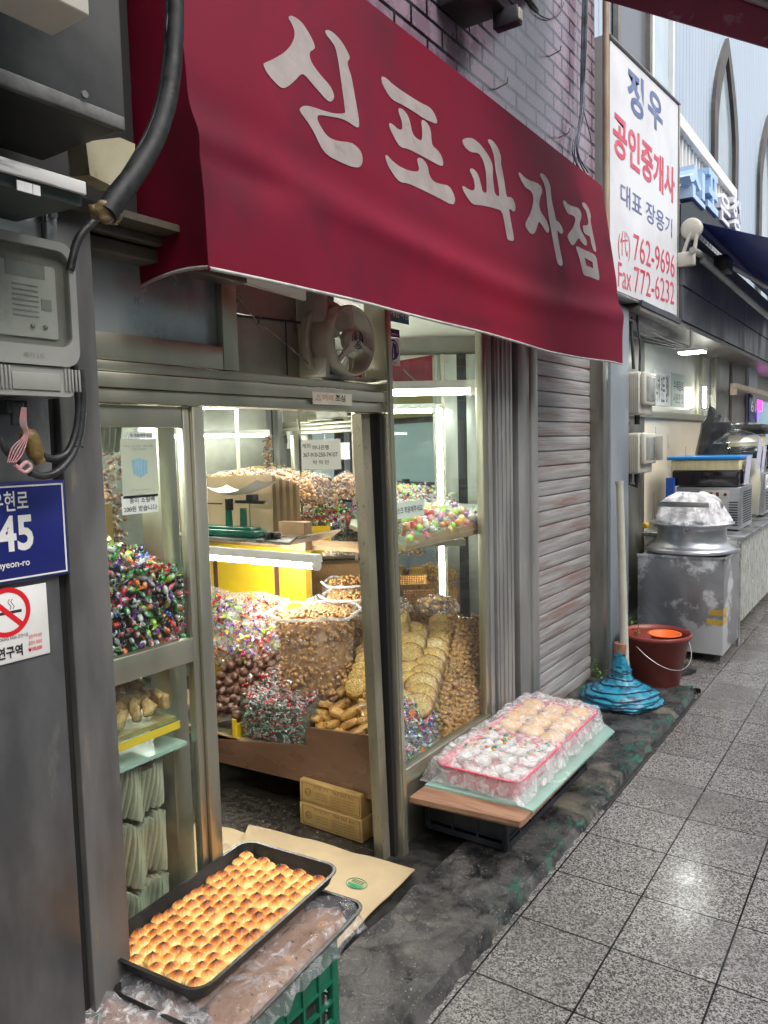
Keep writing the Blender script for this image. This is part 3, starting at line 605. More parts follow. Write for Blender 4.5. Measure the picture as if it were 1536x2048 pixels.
# shelf at the mirror foot, bins on it
sh=thing('mirror_shelf',mp_(0,.3,.1),'aluminium framed glass shelf at the foot of the mirrors','shelf')
m=MB()
m.hexa([mp_(-.7,1.005,.17),mp_(.5,1.005,.17),mp_(.5,1.005,.012),mp_(-.7,1.005,.012),mp_(-.7,1.035,.17),mp_(.5,1.035,.17),mp_(.5,1.035,.012),mp_(-.7,1.035,.012)])
m.hexa([mp_(.0,.3,.17),mp_(.05,.3,.17),mp_(.05,.3,.13),mp_(.0,.3,.13),mp_(.0,1.004,.17),mp_(.05,1.004,.17),mp_(.05,1.004,.13),mp_(.0,1.004,.13)])
m.hexa([mp_(-.33,.70,.17),mp_(-.001,.70,.17),mp_(-.001,.70,.02),mp_(-.33,.70,.02),mp_(-.33,.72,.17),mp_(-.001,.72,.17),mp_(-.001,.72,.02),mp_(-.33,.72,.02)])
m.build('shelf_frame',M['alu'],sh)
m=MB(); t=thing('cardboard_carton',mp_(-.17,.72,.1),'pale cardboard carton with Chinese print on the lower mirror shelf','box')
m.hexa([mp_(-.31,.7215,.14),mp_(-.02,.7215,.14),mp_(-.02,.7215,.03),mp_(-.31,.7215,.03),mp_(-.31,.93,.14),mp_(-.02,.93,.14),mp_(-.02,.93,.03),mp_(-.31,.93,.03)]); m.build('carton_body',M['card'],t)
m=MB(); text(m,'口 品 中 南',mp_(-.26,.79,.141),MT*.18,(0,0,.02)); text(m,'南北',mp_(-.24,.84,.141),MT*.06,(0,0,.035)); m.build('print',pm('faint_brown_print',(.2,.12,.06),rough=.7),t)
def small_bin(s0,s1,h,label,mat,y0=.16,y1=.03):
    t=thing('sweet_bin',mp_((s0+s1)/2,1.036,.1),label,'bin'); m=MB()
    m.hexa([mp_(s0,1.036,y0),mp_(s1,1.036,y0),mp_(s1,1.036,y0-.004),mp_(s0,1.036,y0-.004),mp_(s0,1.036+h,y0),mp_(s1,1.036+h,y0),mp_(s1,1.036+h,y0-.004),mp_(s0,1.036+h,y0-.004)])
    for s in (s0,s1-.004): m.hexa([mp_(s,1.036,y0-.005),mp_(s+.004,1.036,y0-.005),mp_(s+.004,1.036,y1),mp_(s,1.036,y1),mp_(s,1.036+h,y0-.005),mp_(s+.004,1.036+h,y0-.005),mp_(s+.004,1.036+h,y1),mp_(s,1.036+h,y1)])
    m.build('bin_wall',mat,t); return t
small_bin(-.30,-.16,.085,'yellow fronted bin on the mirror shelf',M['yellow'])
small_bin(-.155,-.01,.10,'clear bin of dark mixed sweets on the mirror shelf',M['glass_case'])
small_bin(.0,.16,.10,'clear bin of yellow and green sweets at the right end of the mirror shelf',M['glass_case'])
m=MB(); a=hy(752,1590,YC-.004)
for k in range(3): m.blob((a.x+.01*k,YC-.010,a.z+.012*k-.01),.022,2,.3,2.2,(1,.35,.8),seed=k+5)
tag(m.build('tape_scrap',pm('yellow_brown_tape_scrap',(.30,.20,.05),(.12,.08,.03),sc=22,rough=.3,bump=.6)),'crumpled yellow brown tape scrap at the lower right corner of the front board','tape')
# ================================================================ RED AWNING
def aw_x(z): return -1.262 if z<2.10 else -1.262-.155*(z-2.10)
AN=Vector((1,0,.155)).normalized()
YL,YR=1.19,4.07
M['awn']=pm('faded_crimson_canvas',(.21,.008,.034),(.27,.014,.050),sc=1.1,rough=.55,r2=.7,bump=.35,bsc=330,spec=.25,st=(1,1,1),c3=(.105,.016,.032),sc3=2.3,lo3=.50,hi3=.72)
def _tl(m,f,c):
    nt=m.node_tree; b=nt.nodes['Principled BSDF']; out=nt.nodes['Material Output']; t=nd(nt,'ShaderNodeBsdfTranslucent'); t.inputs[0].default_value=(*c,1)
    ms=nd(nt,'ShaderNodeMixShader'); ms.inputs[0].default_value=f; nt.links.new(b.outputs[0],ms.inputs[1]); nt.links.new(t.outputs[0],ms.inputs[2]); nt.links.new(ms.outputs[0],out.inputs[0])
_tl(M['awn'],.42,(.62,.03,.10))
aw=thing('awning',(-1.3,2.6,1.88),'crimson canvas awning with large white brush lettering over the sweet shop','awning')
def wr(y,z):
    k=.010*noise.noise(Vector((y*1.3,z*2.0,1)))*max(0,(2.2-z)/.3 if z>1.9 else 1)
    k+=.022*math.exp(-((z-2.13)/.05)**2)*math.exp(-((y-1.36)/.16)**2)*-1
    k+=.008*math.sin(y*5.5)*max(0,1-(z-1.88)/.25)
    k+=.012*math.exp(-((z-2.12-.05*math.sin(y*1.7))/.045)**2)-.008*math.exp(-((z-2.20-.05*math.sin(y*1.7))/.06)**2)
    return k
def bot(y): return 1.884+.010*math.sin((y-1.2)*1.15*math.pi/1.5)+.004*noise.noise(Vector((y*3,0,0)))
def fa(u,v):
    y=YL+(YR-YL)*u; z0=bot(y); z1=3.15; z=z0+(z1-z0)*v**1.15
    rc=.0
    # top edge slopes down toward the right end as seen, canvas is bar fixed
    yy=y
    if u>.97: yy=y-.03*(max(0,z-2.1)/1.0)
    return Vector((aw_x(z)+wr(y,z),yy,z))
m=MB()
def fa2(u,v):
    y=YL+(YR-YL)*u; z0=bot(y); z1=2.815; t=v
    z=z0+(z1-z0)*t
    return Vector((aw_x(z)+wr(y,z),y,z))
m.grid(fa2,220,70); front=m
n0=len(m.v); F=list(m.f); m.add([v+Vector((-.0015,0,0)) for v in m.v],[tuple(reversed(f)) for f in F],True)
m.build('canvas_front',M['awn'],aw)
def fl(u,v):   # return flap at the left end, hanging back to the wall
    z=1.884+.93*v - .004*u*(1-v)+ .016*math.sin(u*3.1)*(1-v); x0=aw_x(z)+wr(YL,z); x1=-1.503
    y=YL+.012*math.sin(u*4)*(1-v)+.03*u*(1-v)**2-.02*math.sin(u*3.14)*v
    return Vector((x0+(x1-x0)*u,y,z))
m=MB(); m.grid(fl,24,50); n0=len(m.v); F=list(m.f); m.add([v+Vector((0,.0015,0)) for v in m.v],[tuple(reversed(f)) for f in F],True)
m.build('canvas_side',M['awn'],aw)
m=MB(); m.grid(lambda u,v:Vector((aw_x(2.815)-.14*u,YL+(YR-YL)*v,2.815+.01*u)),2,60); m.build('canvas_top',M['awn'],aw)
m=MB(); pts=[Vector((aw_x(1.89)+wr(y,1.884)+.003,y,bot(y)-.004)) for y in [YL+(YR-YL)*i/120 for i in range(121)]]
m.grid(lambda u,v:pts[int(round(u*120))]+Vector((.004*math.sin(v*3.1),0,-.009*v+.010)),120,4)
pf=[fl(i/24,0) for i in range(25)]
m.grid(lambda u,v:pf[int(round(u*24))]+Vector((0,-.003*math.sin(v*3.1)-.001,-.009*v+.010)),24,4)
m.build('hem',pm('grey_white_hem',(.45,.45,.43),(.3,.3,.29),sc=20,rough=.6,bump=.2),aw)
m=MB(); m.tube([(-1.30,YL+.03,1.915),(-1.30,YR-.03,1.915)],.010,8); 
for y in (1.25,2.6,4.0): m.tube([(-1.30,y,1.915),(-1.49,y,2.05)],.008,8)
m.build('frame_bar',M['alu_dark'],aw)
# brush letters, traced as outlines lying on the canvas
def cha(P,k=2):
    for _ in range(k):
        Q=[]
        for i in range(len(P)):
            a=P[i];b=P[(i+1)%len(P)]; Q.append((a[0]*.75+b[0]*.25,a[1]*.75+b[1]*.25)); Q.append((a[0]*.25+b[0]*.75,a[1]*.25+b[1]*.75))
        P=Q
    return P
A=lambda p:(520+p[0]*.2474,20+p[1]*.2474)
B=lambda p:(900+p[0]*.22135,260+p[1]*.22135)
GL=[(A,[(230,50),(262,48),(330,95),(375,160),(420,240),(442,300),(430,322),(405,335),(395,360),(405,410),(440,470),(500,545),(560,610),(590,670),(597,710),(570,747),(535,730),(480,670),(420,600),(370,540),(345,520),(320,525),(280,570),(230,615),(190,635),(160,628),(110,580),(50,510),(18,440),(40,425),(120,390),(200,340),(250,280),(275,220),(275,165),(245,100),(225,70)]),
(A,[(520,170),(545,160),(590,185),(640,235),(690,310),(725,385),(715,405),(700,425),(715,480),(735,540),(760,680),(790,850),(797,900),(795,955),(765,945),(700,900),(640,875),(560,862),(490,850),(460,855),(460,890),(490,950),(530,1010),(570,1040),(630,1062),(730,1070),(780,1105),(815,1150),(830,1210),(820,1260),(790,1275),(730,1262),(650,1225),(550,1175),(490,1100),(430,980),(370,890),(315,820),(320,790),(360,772),(420,785),(510,815),(600,840),(680,838),(685,820),(660,640),(630,420),(605,300),(570,250),(530,200)]),
(A,[(975,545),(990,537),(1020,555),(1080,610),(1180,680),(1300,755),(1360,780),(1400,825),(1425,880),(1428,920),(1400,915),(1330,885),(1220,810),(1130,760),(1060,725),(1010,650),(980,590)]),
(A,[(1112,800),(1130,793),(1160,810),(1195,860),(1215,930),(1225,990),(1250,1030),(1290,1055),(1305,1050),(1308,980),(1298,900),(1315,887),(1345,910),(1375,960),(1382,1040),(1390,1100),(1430,1130),(1465,1180),(1480,1240),(1470,1265),(1430,1250),(1330,1195),(1200,1125),(1130,1112),(1090,1050),(1050,970),(1037,930),(1045,912),(1075,930),(1110,965),(1140,970),(1148,950),(1140,890),(1120,840)]),
(A,[(1005,1180),(1020,1170),(1060,1215),(1120,1265),(1200,1300),(1265,1310),(1285,1290),(1270,1240),(1265,1205),(1285,1192),(1325,1215),(1355,1270),(1365,1340),(1400,1390),(1470,1412),(1522,1418),(1560,1480),(1577,1540),(1554,1582),(1438,1519),(1312,1456),(1190,1400),(1130,1395),(1080,1340),(1030,1260)]),
(B,[(105,90),(150,70),(200,75),(250,110),(310,180),(360,260),(385,330),(380,400),(390,500),(400,580),(440,607),(440,560),(430,480),(405,350),(395,240),(370,160),(335,100),(345,80),(380,95),(430,160),(460,250),(455,310),(470,370),(490,480),(505,600),(530,610),(545,603),(575,640),(590,700),(580,740),(560,735),(535,710),(530,730),(550,850),(573,960),(572,1005),(530,1000),(510,980),(490,850),(465,730),(420,715),(350,695),(270,680),(200,675),(150,610),(110,540),(105,505),(125,510),(170,540),(205,550),(222,530),(215,460),(195,410),(172,370),(180,345),(215,355),(255,410),(275,490),(290,560),(320,570),(328,560),(325,480),(320,380),(300,290),(270,230),(240,205),(190,205),(140,170),(110,120)]),
(B,[(615,385),(630,385),(670,430),(720,460),(780,475),(820,510),(832,560),(810,610),(800,680),(815,740),(860,800),(890,870),(892,925),(870,930),(840,880),(800,820),(785,870),(765,930),(740,945),(715,930),(680,880),(675,840),(700,800),(735,720),(750,640),(745,580),(720,545),(680,525),(645,470),(618,410)]),
(B,[(808,395),(830,390),(870,430),(900,490),(908,560),(915,640),(940,740),(955,825),(975,825),(1005,870),(1022,920),(1005,943),(985,930),(968,905),(965,930),(990,1080),(1012,1180),(1015,1228),(985,1225),(965,1200),(935,1050),(900,850),(875,700),(865,560),(845,480),(812,420)]),
(B,[(1018,640),(1030,632),(1060,670),(1100,690),(1150,700),(1180,740),(1185,790),(1165,850),(1175,900),(1210,960),(1235,1010),(1232,1045),(1215,1045),(1180,1010),(1160,975),(1140,1000),(1120,1035),(1100,1045),(1075,1010),(1053,960),(1080,920),(1110,880),(1130,820),(1125,785),(1095,768),(1065,765),(1040,720),(1020,670)]),
(B,[(1190,660),(1205,652),(1230,675),(1255,720),(1272,780),(1265,810),(1275,870),(1290,950),(1315,1060),(1318,1105),(1300,1095),(1280,1060),(1262,960),(1240,955),(1205,930),(1195,880),(1200,860),(1230,865),(1250,850),(1240,790),(1225,730),(1195,690)]),
]
HOLE=(B,[(1130,1055),(1150,1050),(1200,1080),(1280,1110),(1320,1145),(1330,1230),(1345,1300),(1350,1362),(1320,1350),(1260,1325),(1210,1318),(1190,1260),(1165,1150)],[(1212,1155),(1285,1195),(1290,1250),(1230,1225)])
def onaw(p):
    P0=Vector((-1.262,0,2.10)); q=hn(p[0],p[1],P0,AN)
    if q.z<2.10: q=hx(p[0],p[1],-1.262)
    q.x=aw_x(q.z)+wr(q.y,q.z)+.0019; return q
m=MB()
for f_,pts in GL:
    P3=[onaw(p) for p in cha([f_(q) for q in pts],1)]
    tris=geometry.tessellate_polygon([[Vector((q.y,q.z,0)) for q in P3]]); m.add(P3,[tuple(t) for t in tris],False)
f_,o1,i1=HOLE
O=[onaw(p) for p in cha([f_(q) for q in o1],1)]; I=[onaw(f_(q)) for q in i1]
tris=geometry.tessellate_polygon([[Vector((q.y,q.z,0)) for q in O],[Vector((q.y,q.z,0)) for q in I]]); m.add(O+I,[tuple(t) for t in tris],False)
m.build('lettering',pm('worn_white_canvas_paint',(.24,.205,.20),(.30,.26,.25),sc=9,rough=.65,bump=.1,c3=(.13,.095,.09),sc3=14,lo3=.6,hi3=.8),aw)
# ================================================================ LEFT EDGE: address plate, smoking sign, meter, cables, duct
XP=-1.402
navy=pm('navy_enamel',(.008,.015,.14),(.012,.02,.17),sc=3,rough=.3,coat=.3)
ap=thing('address_plate',(XP,.7,1.27),'navy blue building number plate reading 45 with a white border on the steel wall','sign')
tr_=hx(133,958,XP+.01); br_=hx(136,1148,XP+.01); y1=(tr_.y+br_.y)/2; z1=hx(133,958,XP+.01).z; z0=hx(134,1149,XP+.01).z; y0=y1-.34
m=MB(); m.rbox((XP+.001,y0,z0),(XP+.012,y1,z1),.005); m.build('plate',navy,ap)
m=MB(); xx=XP+.0128; k=.007; w=.0032
m.box((xx,y0+k,z0+k),(xx+.0005,y1-k,z0+k+w)); m.box((xx,y0+k,z1-k-w),(xx+.0005,y1-k,z1-k)); m.box((xx,y0+k,z0+k+w),(xx+.0005,y0+k+w,z1-k-w)); m.box((xx,y1-k-w,z0+k+w),(xx+.0005,y1-k,z1-k-w))
def tb(m,s,pyb,pyt,pxr,width,x=xx,**k):   # text with right end at pxr
    a=hx(pxr,pyb,x); b=hx(pxr,pyt,x); text(m,s,(x,a.y-width,a.z),(0,width,0),(0,0,b.z-a.z),lift=.0006,**k)
tb(m,'우현로',1020,980,57,.072,bold=.012); tb(m,'45',1098,1027,68,.071,bold=.03); tb(m,'Uhyeon-ro',1134,1116,60,.075,bold=.012)
m.build('lettering',M['white'],ap)
ns=thing('no_smoking_sign',(XP,.7,1.1),'white sticker with a red barred cigarette circle, stuck below the address plate','sign')
a=hx(90,1165,XP);b=hx(88,1308,XP); 
m=MB(); m.rbox((XP+.001,a.y-.13,b.z),(XP+.004,a.y,a.z),.0015); m.build('sticker',M['white'],ns)
xx=XP+.0046; c=hx(14,1225,xx); r=(hx(14,1175,xx).z-c.z)
def disc_ring(m,c,r0,r1,n=40,x=None):
    vs=[];
    for i in range(n):
        t=2*math.pi*i/n; vs+=[(c.x,c.y+r0*math.cos(t),c.z+r0*math.sin(t)),(c.x,c.y+r1*math.cos(t),c.z+r1*math.sin(t))]
    m.add(vs,[(2*i,2*i+1,(2*i+3)%(2*n),(2*i+2)%(2*n)) for i in range(n)],False)
m=MB(); disc_ring(m,c,r*.8,r)
d=r*.8; s45=.7071; wq=.0035
m.add([(xx,c.y-d*s45-wq,c.z+d*s45-wq),(xx,c.y+d*s45-wq,c.z-d*s45-wq),(xx,c.y+d*s45+wq,c.z-d*s45+wq),(xx,c.y-d*s45+wq,c.z+d*s45+wq)],[(0,1,2,3)])
m.build('red_ring',pm('sign_red',(.62,.012,.02),rough=.4),ns)
m=MB(); m.box((xx-.0003,c.y-r*.45,c.z-.004),(xx-.0002,c.y+r*.62,c.z+.0015))
for k in range(2): m.tube([(xx-.0002,c.y+.006+k*.006+.003*math.sin(t*1.6),c.z+.004+t*.005) for t in range(5)],.0006,4)
m.build('cigarette_drawing',M['ink'],ns)
m=MB(); tb(m,'금연구역',1310,1286,46,.068,x=xx,bold=.03); m.build('black_words',M['ink'],ns)
m=MB(); tb(m,'NO SMOKING AREA 금연시설',1272,1264,56,.075,x=xx); m.build('small_words',M['ink'],ns)
m=MB(); tb(m,'흡연시 과태료',1285,1276,84,.028,x=xx); tb(m,'금연구역 위반',1272,1264,84,.028,x=xx); tb(m,'₩100,000',1298,1289,84,.028,x=xx,bold=.02); m.build('red_print',pm('sign_red_print',(.6,.02,.03),rough=.5),ns)
# electricity meter
XM=-1.30
em=thing('electricity_meter',(XM-.03,.72,1.45),'cream electricity meter with a grey window on the left steel wall above the address plate','meter')
yr=hx(160,700,XM).y; yl=yr-.19; zt_=hx(100,480,XM).z; zb=hx(150,735,XM).z
def rrect(y0,z0,y1,z1,r,n=6):
    P=[]
    for cy,cz,a0 in ((y1-r,z1-r,0),(y0+r,z1-r,90),(y0+r,z0+r,180),(y1-r,z0+r,270)):
        for i in range(n+1):
            a=math.radians(a0+90*i/n); P.append((cy+r*math.cos(a),cz+r*math.sin(a)))
    return P
def framex(m,x,outer,inner,dx):
    n=len(outer); vs=[(x,)+p for p in outer]+[(x,)+p for p in inner]+[(x-dx,)+p for p in outer]+[(x-dx,)+p for p in inner]
    fs=[]
    for i in range(n):
        j=(i+1)%n; fs+=[(i,j,n+j,n+i),(i,2*n+i,2*n+j,j),(n+i,n+j,3*n+j,3*n+i)]
    m.add(vs,fs,False)
m=MB(); m.prism([(XM-.018,)+p for p in rrect(yl,zb,yr,zt_,.03)],(-.085,0,0)); framex(m,XM,rrect(yl,zb,yr,zt_,.03),rrect(yl+.014,zb+.035,yr-.014,zt_-.016,.022),.0175)
m.build('housing',M['grey_plastic'],em)
m=MB(); m.prism([(XM-.0165,)+p for p in rrect(yl+.03,zb+.05,yr-.034,zt_-.045,.006)],(.003,0,0)); 
m.build('face_plate',pm('pale_meter_face',(.62,.65,.62),(.54,.57,.54),sc=4,rough=.5),em)
m=MB()
for i in range(7): m.box((XM-.013,yr-.12,zb+.085+i*.009),(XM-.0127,yr-.07,zb+.088+i*.009))
m.box((XM-.013,yr-.13,zb+.155),(XM-.0125,yr-.055,zb+.18)); m.box((XM-.013,yr-.065,zb+.10),(XM-.0125,yr-.045,zb+.12))
for dy in (.085,.06): m.lathe([(0,0),(.004,0),(.004,.003),(0,.003)],(0,0,0),10,M=Matrix.Translation(Vector((XM-.013,yr-dy,zb+.07)))@Matrix.Rotation(math.pi/2,4,'Y'))
m.build('gauge_marks',pm('grey_print',(.36,.38,.37),rough=.5),em)
m=MB(); m.prism([(XM-.004,)+p for p in rrect(yl+.0145,zb+.0355,yr-.0145,zt_-.0165,.021)],(-.0015,0,0)); m.build('window',glassm('grey_meter_glass',tint=(.90,.90,.88),dirt=.05,rough=.05,add=.06),em)
m=MB(); text(m,'계기 LG',(XM+.0,yl+.075,zb+.012),(0,.04,0),(0,0,.009)); m.build('maker_print',pm('faint_print',(.2,.2,.18),rough=.6),em)
m=MB(); m.prism([(XM-.006,)+p for p in rrect(yl+.01,zb-.055,yr-.013,zb-.002,.012)],(-.075,0,0))
for i in range(24):
    y=yl+.02+i*.0072
    if yl+.05<y<yl+.15: continue
    m.rbox((XM-.0058,y,zb-.045),(XM-.002,y+.004,zb-.004),.001)
m.rbox((XM-.0058,yl+.055,zb-.045),(XM-.003,yl+.148,zb-.014),.002)
m.build('terminal_cover',M['grey_plastic'],em)
# meter bracket
m=MB(); y=hx(103,440,-1.36).y; m.rbox((-1.375,y-.012,hx(103,490,-1.36).z),(-1.36,y+.012,hx(103,402,-1.36).z),.002); m.rbox((-1.38,y-.2,hx(103,478,-1.36).z),(-1.372,y-.014,hx(103,425,-1.36).z),.002); m.tube([(-1.36,y+.002,hx(103,430,-1.36).z),(-1.352,y+.002,hx(103,430,-1.36).z)],.0075,10)
tag(m.build('steel_bracket',M['steel']),'bare steel bracket with a round bolt just above the electricity meter','bracket')
# cables by the meter
def tpx(pts,x): return [hx(a,b,x) for a,b in pts]
m=MB(); m.tube(tpx([(148,730),(155,775),(158,820),(152,865),(135,905),(108,918),(85,912)],-1.33),.0075,10,smooth=5)
m.tube(tpx([(160,740),(166,800),(160,870),(142,915),(112,945),(85,952),(60,945)],-1.325),.0072,10,smooth=5)
m.tube(tpx([(0,875),(15,905),(40,925)],-1.33),.006,8,smooth=4)
for p in ((157,892),): m.tube(tpx([(150,892),(166,894)],-1.32),.002,6)
tag(m.build('cable_loops',M['rubber']),'loops of thick black cable hanging out of the bottom of the electricity meter','cable')
m=MB(); m.tube(tpx([(48,860),(62,880),(70,905),(80,925)],-1.325),[.010,.016,.015,.011],10,smooth=4); 
tag(m.build('taped_joint',pm('brown_insulating_tape',(.12,.08,.02),(.2,.14,.04),sc=60,rough=.35,bump=.6)),'lumpy taped cable joint wrapped in brown and green tape','cable joint')
m=MB()
for k in range(5): m.tube(tpx([(44+k*2,815),(40+k*3,845),(48+k*2,870),(25+k*5,895+k*3),(15+k*4,925)],-1.318+k*.002),.0012,6,smooth=5)
m.tube(tpx([(30,930),(48,945),(62,935),(52,925),(36,940)],-1.315),.004,6,smooth=4)
tag(m.build('pink_string',pm('pink_twine',(.5,.22,.24),(.4,.3,.28),sc=40,rough=.7,bump=.4)),'pink and grey twine knotted round the cable joint below the meter','string')
m=MB(); q=hx(33,806,-1.34); m.rbox((-1.40,q.y-.02,q.z-.02),(-1.335,q.y+.02,q.z+.005),.003); m.tube([q,q+Vector((0,0,-.04))],.012,10); tag(m.build('cable_gland',M['rubber']),'small black cable gland directly under the electricity meter','fitting')
# dark metal duct overhead
XD=-1.14
q1=hx(0,155,XD); q2=hx(228,252,XD); zb=(q1.z+q2.z)/2+.0; ye=hx(247,150,XD).y
dt=thing('metal_duct',(XD-.2,ye-.3,zb),'dark grime streaked sheet metal box overhead at the upper left','duct')
m=MB(); m.rbox((-1.39,-1.0,zb),(XD,ye,zb+1.1),.004); m.build('box',pm('grimy_sheet_metal',(.045,.05,.05),(.12,.12,.12),sc=2.4,rough=.35,r2=.6,metal=.4,bump=.15,c3=(.19,.19,.185),sc3=4,lo3=.58,hi3=.75),dt)
m=MB(); m.rbox((XD+.0005,-1.0,zb-.012),(XD+.014,ye-.012,zb+.012),.003); q=hx(165,222,XD+.01); m.tube([(XD+.014,q.y,zb+.02),(XD+.02,q.y,zb+.02)],.006,8); m.build('lip',pm('scuffed_lip',(.2,.2,.19),(.1,.1,.1),sc=14,rough=.5,metal=.4,bump=.3),dt)
# white box top-left
XB=-.95
q=hx(180,33,XB); t=hy(105,70,q.y)
m=MB(); m.rbox((t.x,q.y-.6,q.z),(XB,q.y,q.z+.3),.003)
tag(m.build('switch_box',pm('off_white_box',(.55,.53,.47),(.5,.47,.40),sc=4,rough=.5,bump=.05)),'off white metal box with a stained underside at the very top left corner','box')
# dark green awning case with white front strip
XA=-1.12
ac=thing('shutter_housing',(XA,.6,1.75),'dark green metal housing with a worn white front strip, above the electricity meter','housing')
zr=lambda px,py:hx(px,py,XA).z
ye=hx(169,385,XA).y; zt_=hx(168,365,XA).z; zm=hx(165,392,XA).z; zb=hx(160,408,XA).z
m=MB(); m.prism([(XA-.002,-1,zt_),(XA-.14,-1,zt_+.055),(XA-.20,-1,zt_+.03),(XA-.2,-1,zb+.01),(XA-.01,-1,zb),],(0,ye+1,0)); m.build('case',pm('dark_green_metal',(.03,.045,.045),(.05,.065,.06),sc=5,rough=.45,r2=.6,bump=.2,c3=(.12,.12,.11),sc3=5,lo3=.62,hi3=.7),ac)
m=MB(); m.rbox((XA-.001,-1,zm+.001),(XA+.006,ye,zt_),.002); m.build('white_strip',pm('scratched_white_strip',(.6,.6,.58),(.2,.2,.2),sc=24,rough=.45,st=(1,.25,2),lo=.52,hi=.66),ac)
m=MB()
for px_ in (42,57,73): 
    y=hx(px_,375,XA).y; zz=hx(px_,375,XA).z; m.box((XA-.0005,y-.007,zm-.019),(XA+.002,y+.005,zm-.004))
m.build('white_tab',M['white'],ac)
# cream lamp casing in the soffit
tag(MB().prism([hx(172,285,-1.30),hx(240,275,-1.30),hx(270,288,-1.30),hx(270,340,-1.30),hx(240,380,-1.30),hx(180,350,-1.30)],(-.06,0,.01)).build('lamp_casing',pm('yellowed_casing',(.46,.43,.30),(.36,.32,.2),sc=6,rough=.5,c3=(.2,.12,.04),sc3=9,lo3=.6,hi3=.7)),'yellowed white casing under the soffit left of the awning','casing')
m=MB(); m.box((-1.52,.92,1.985),(-1.36,1.30,2.0)); m.rbox((-1.50,1.02,1.93),(-1.44,1.5,1.96),.003); m.rbox((-1.48,1.02,1.965),(-1.42,1.5,1.984),.003)
m.build('soffit_rail',pm('brown_dirty_rail',(.10,.085,.06),(.06,.05,.04),sc=8,rough=.5),shop)
# thick bundle of cables
XC=-1.12
bc=thing('cable_bundle',hx(220,430,XC),'thick black taped cable bundle curving down beside the red awning','cable')
m=MB(); m.tube(tpx([(350,-60),(352,20),(349,90),(343,160),(330,225),(308,285),(272,345),(238,390),(212,428)],XC),[.0135,.0145,.015,.016,.0165,.017,.018,.019,.019],12,smooth=6)
m.build('bundle',pm('wrapped_black_tape',(.007,.008,.009),(.022,.024,.026),sc=30,rough=.5,r2=.65,bump=.5,bsc=30,spec=.3),bc)
m=MB(); m.tube(tpx([(335,-60),(338,20),(334,110),(322,190),(300,260),(262,330),(215,400)],XC-.02),.0075,8,smooth=6); m.tube(tpx([(352,-60),(340,10),(334,60),(345,100)],XC-.01),.004,8,smooth=6)
m.build('thin_cable',M['rubber'],bc)
m=MB(); m.tube(tpx([(205,425),(180,450),(158,475),(146,510),(140,540)],-1.30),.008,8,smooth=5); m.build('lower_cable',M['rubber'],bc)
m=MB(); m.blob(hx(212,425,XC-.005),.026,3,.22,1.8,(.7,1.1,.7),seed=3); m.build('tape_wad',pm('brown_tape_wad',(.09,.06,.025),(.16,.11,.045),sc=24,rough=.4,bump=.9),bc)
# warning sticker on beam
st=thing('warning_sticker',(GX+.02,2.0,1.63),'small cream sticker with red and black Korean words on the door beam','sticker')
x=GX+.0235; a=hx(626,811,x);b=hx(704,811,x);zt_=hx(626,783,x).z; zb=hx(626,808,x).z
m=MB(); m.rbox((x-.001,a.y,zb),(x,b.y,zt_),.0005); m.build('label',pm('cream_label',(.62,.60,.48),(.52,.5,.4),sc=12,rough=.5),st)
m=MB(); w=b.y-a.y; text(m,'머리',(x,a.y+w*.24,zb+.012),(0,w*.26,0),(0,0,(zt_-zb)*.5),lift=.0006,bold=.01); text(m,'△',(x,a.y+w*.06,zb+.012),(0,w*.14,0),(0,0,(zt_-zb)*.5),lift=.0006); m.build('red_word',pm('faded_red_ink',(.5,.16,.08),rough=.6),st)
m=MB(); text(m,'조심',(x,a.y+w*.56,zb+.012),(0,w*.26,0),(0,0,(zt_-zb)*.55),lift=.0006,bold=.02); m.build('black_word',M['ink'],st)
# exhaust fan
fn=thing('wall_fan',(GX,2.05,1.72),'dusty cream wall fan with round grille above the shop door','fan')
c=hx(690,683,GX+.0); rr=.105
m=MB(); m.rbox((GX-.12,1.935,1.722),(GX-.005,1.955,2.2),.002); m.rbox((GX-.30,1.955,1.722),(GX-.22,2.25,2.2),.002); m.rbox((GX-.22,1.9555,1.722),(GX-.02,2.25,1.734),.002); m.build('cabinet',pm('dusty_grey_cabinet',(.50,.49,.43),(.36,.36,.31),sc=8,rough=.5,bump=.1),fn)
m=MB(); MX=Matrix.Translation(c)@Matrix.Rotation(math.pi/2,4,'Y')
m.lathe([(rr,.035),(rr+.004,.04),(rr+.008,.03),(rr+.006,-.06),(rr-.003,-.06),(rr-.003,.03),(rr,.035)],(0,0,0),48,M=MX)
m.lathe([(rr+.03,-.05),(rr+.028,-.075),(rr,-.08),(rr,-.055),(rr+.03,-.05)],(0,0,0),48,M=MX)
M['fanp']=pm('dusty_cream_plastic',(.58,.56,.48),(.44,.42,.36),sc=9,rough=.4,bump=.08); m.build('shroud',M['fanp'],fn)
m=MB(); m.lathe([(0,.052),(.030,.050),(.037,.042),(.037,.01),(0,.01)],(0,0,0),32,M=MX)
for a in (100,220,340):
    a=math.radians(a); d=Vector((0,math.cos(a),math.sin(a))); s_=Vector((0,-math.sin(a),math.cos(a)))*.007; o=c+Vector((.03,0,0))
    m.hexa([o+d*.035-s_,o+d*.035+s_,o+d*.035+s_+Vector((.012,0,0)),o+d*.035-s_+Vector((.012,0,0)),o+d*rr-s_,o+d*rr+s_,o+d*rr+s_+Vector((.01,0,0)),o+d*rr-s_+Vector((.01,0,0))])
m.build('hub_guard',M['fanp'],fn)
m=MB(); 
for a0 in (30,150,270):
    for k in range(4):
        r0=.008+k*.0068; pts=[c+Vector((.0535-.0025*(k==3),math.cos(math.radians(a0+t))*r0,math.sin(math.radians(a0+t))*r0)) for t in range(-44,45,11)]
        m.tube(pts,.0014,5)
m.build('hub_slot',M['ink'],fn)
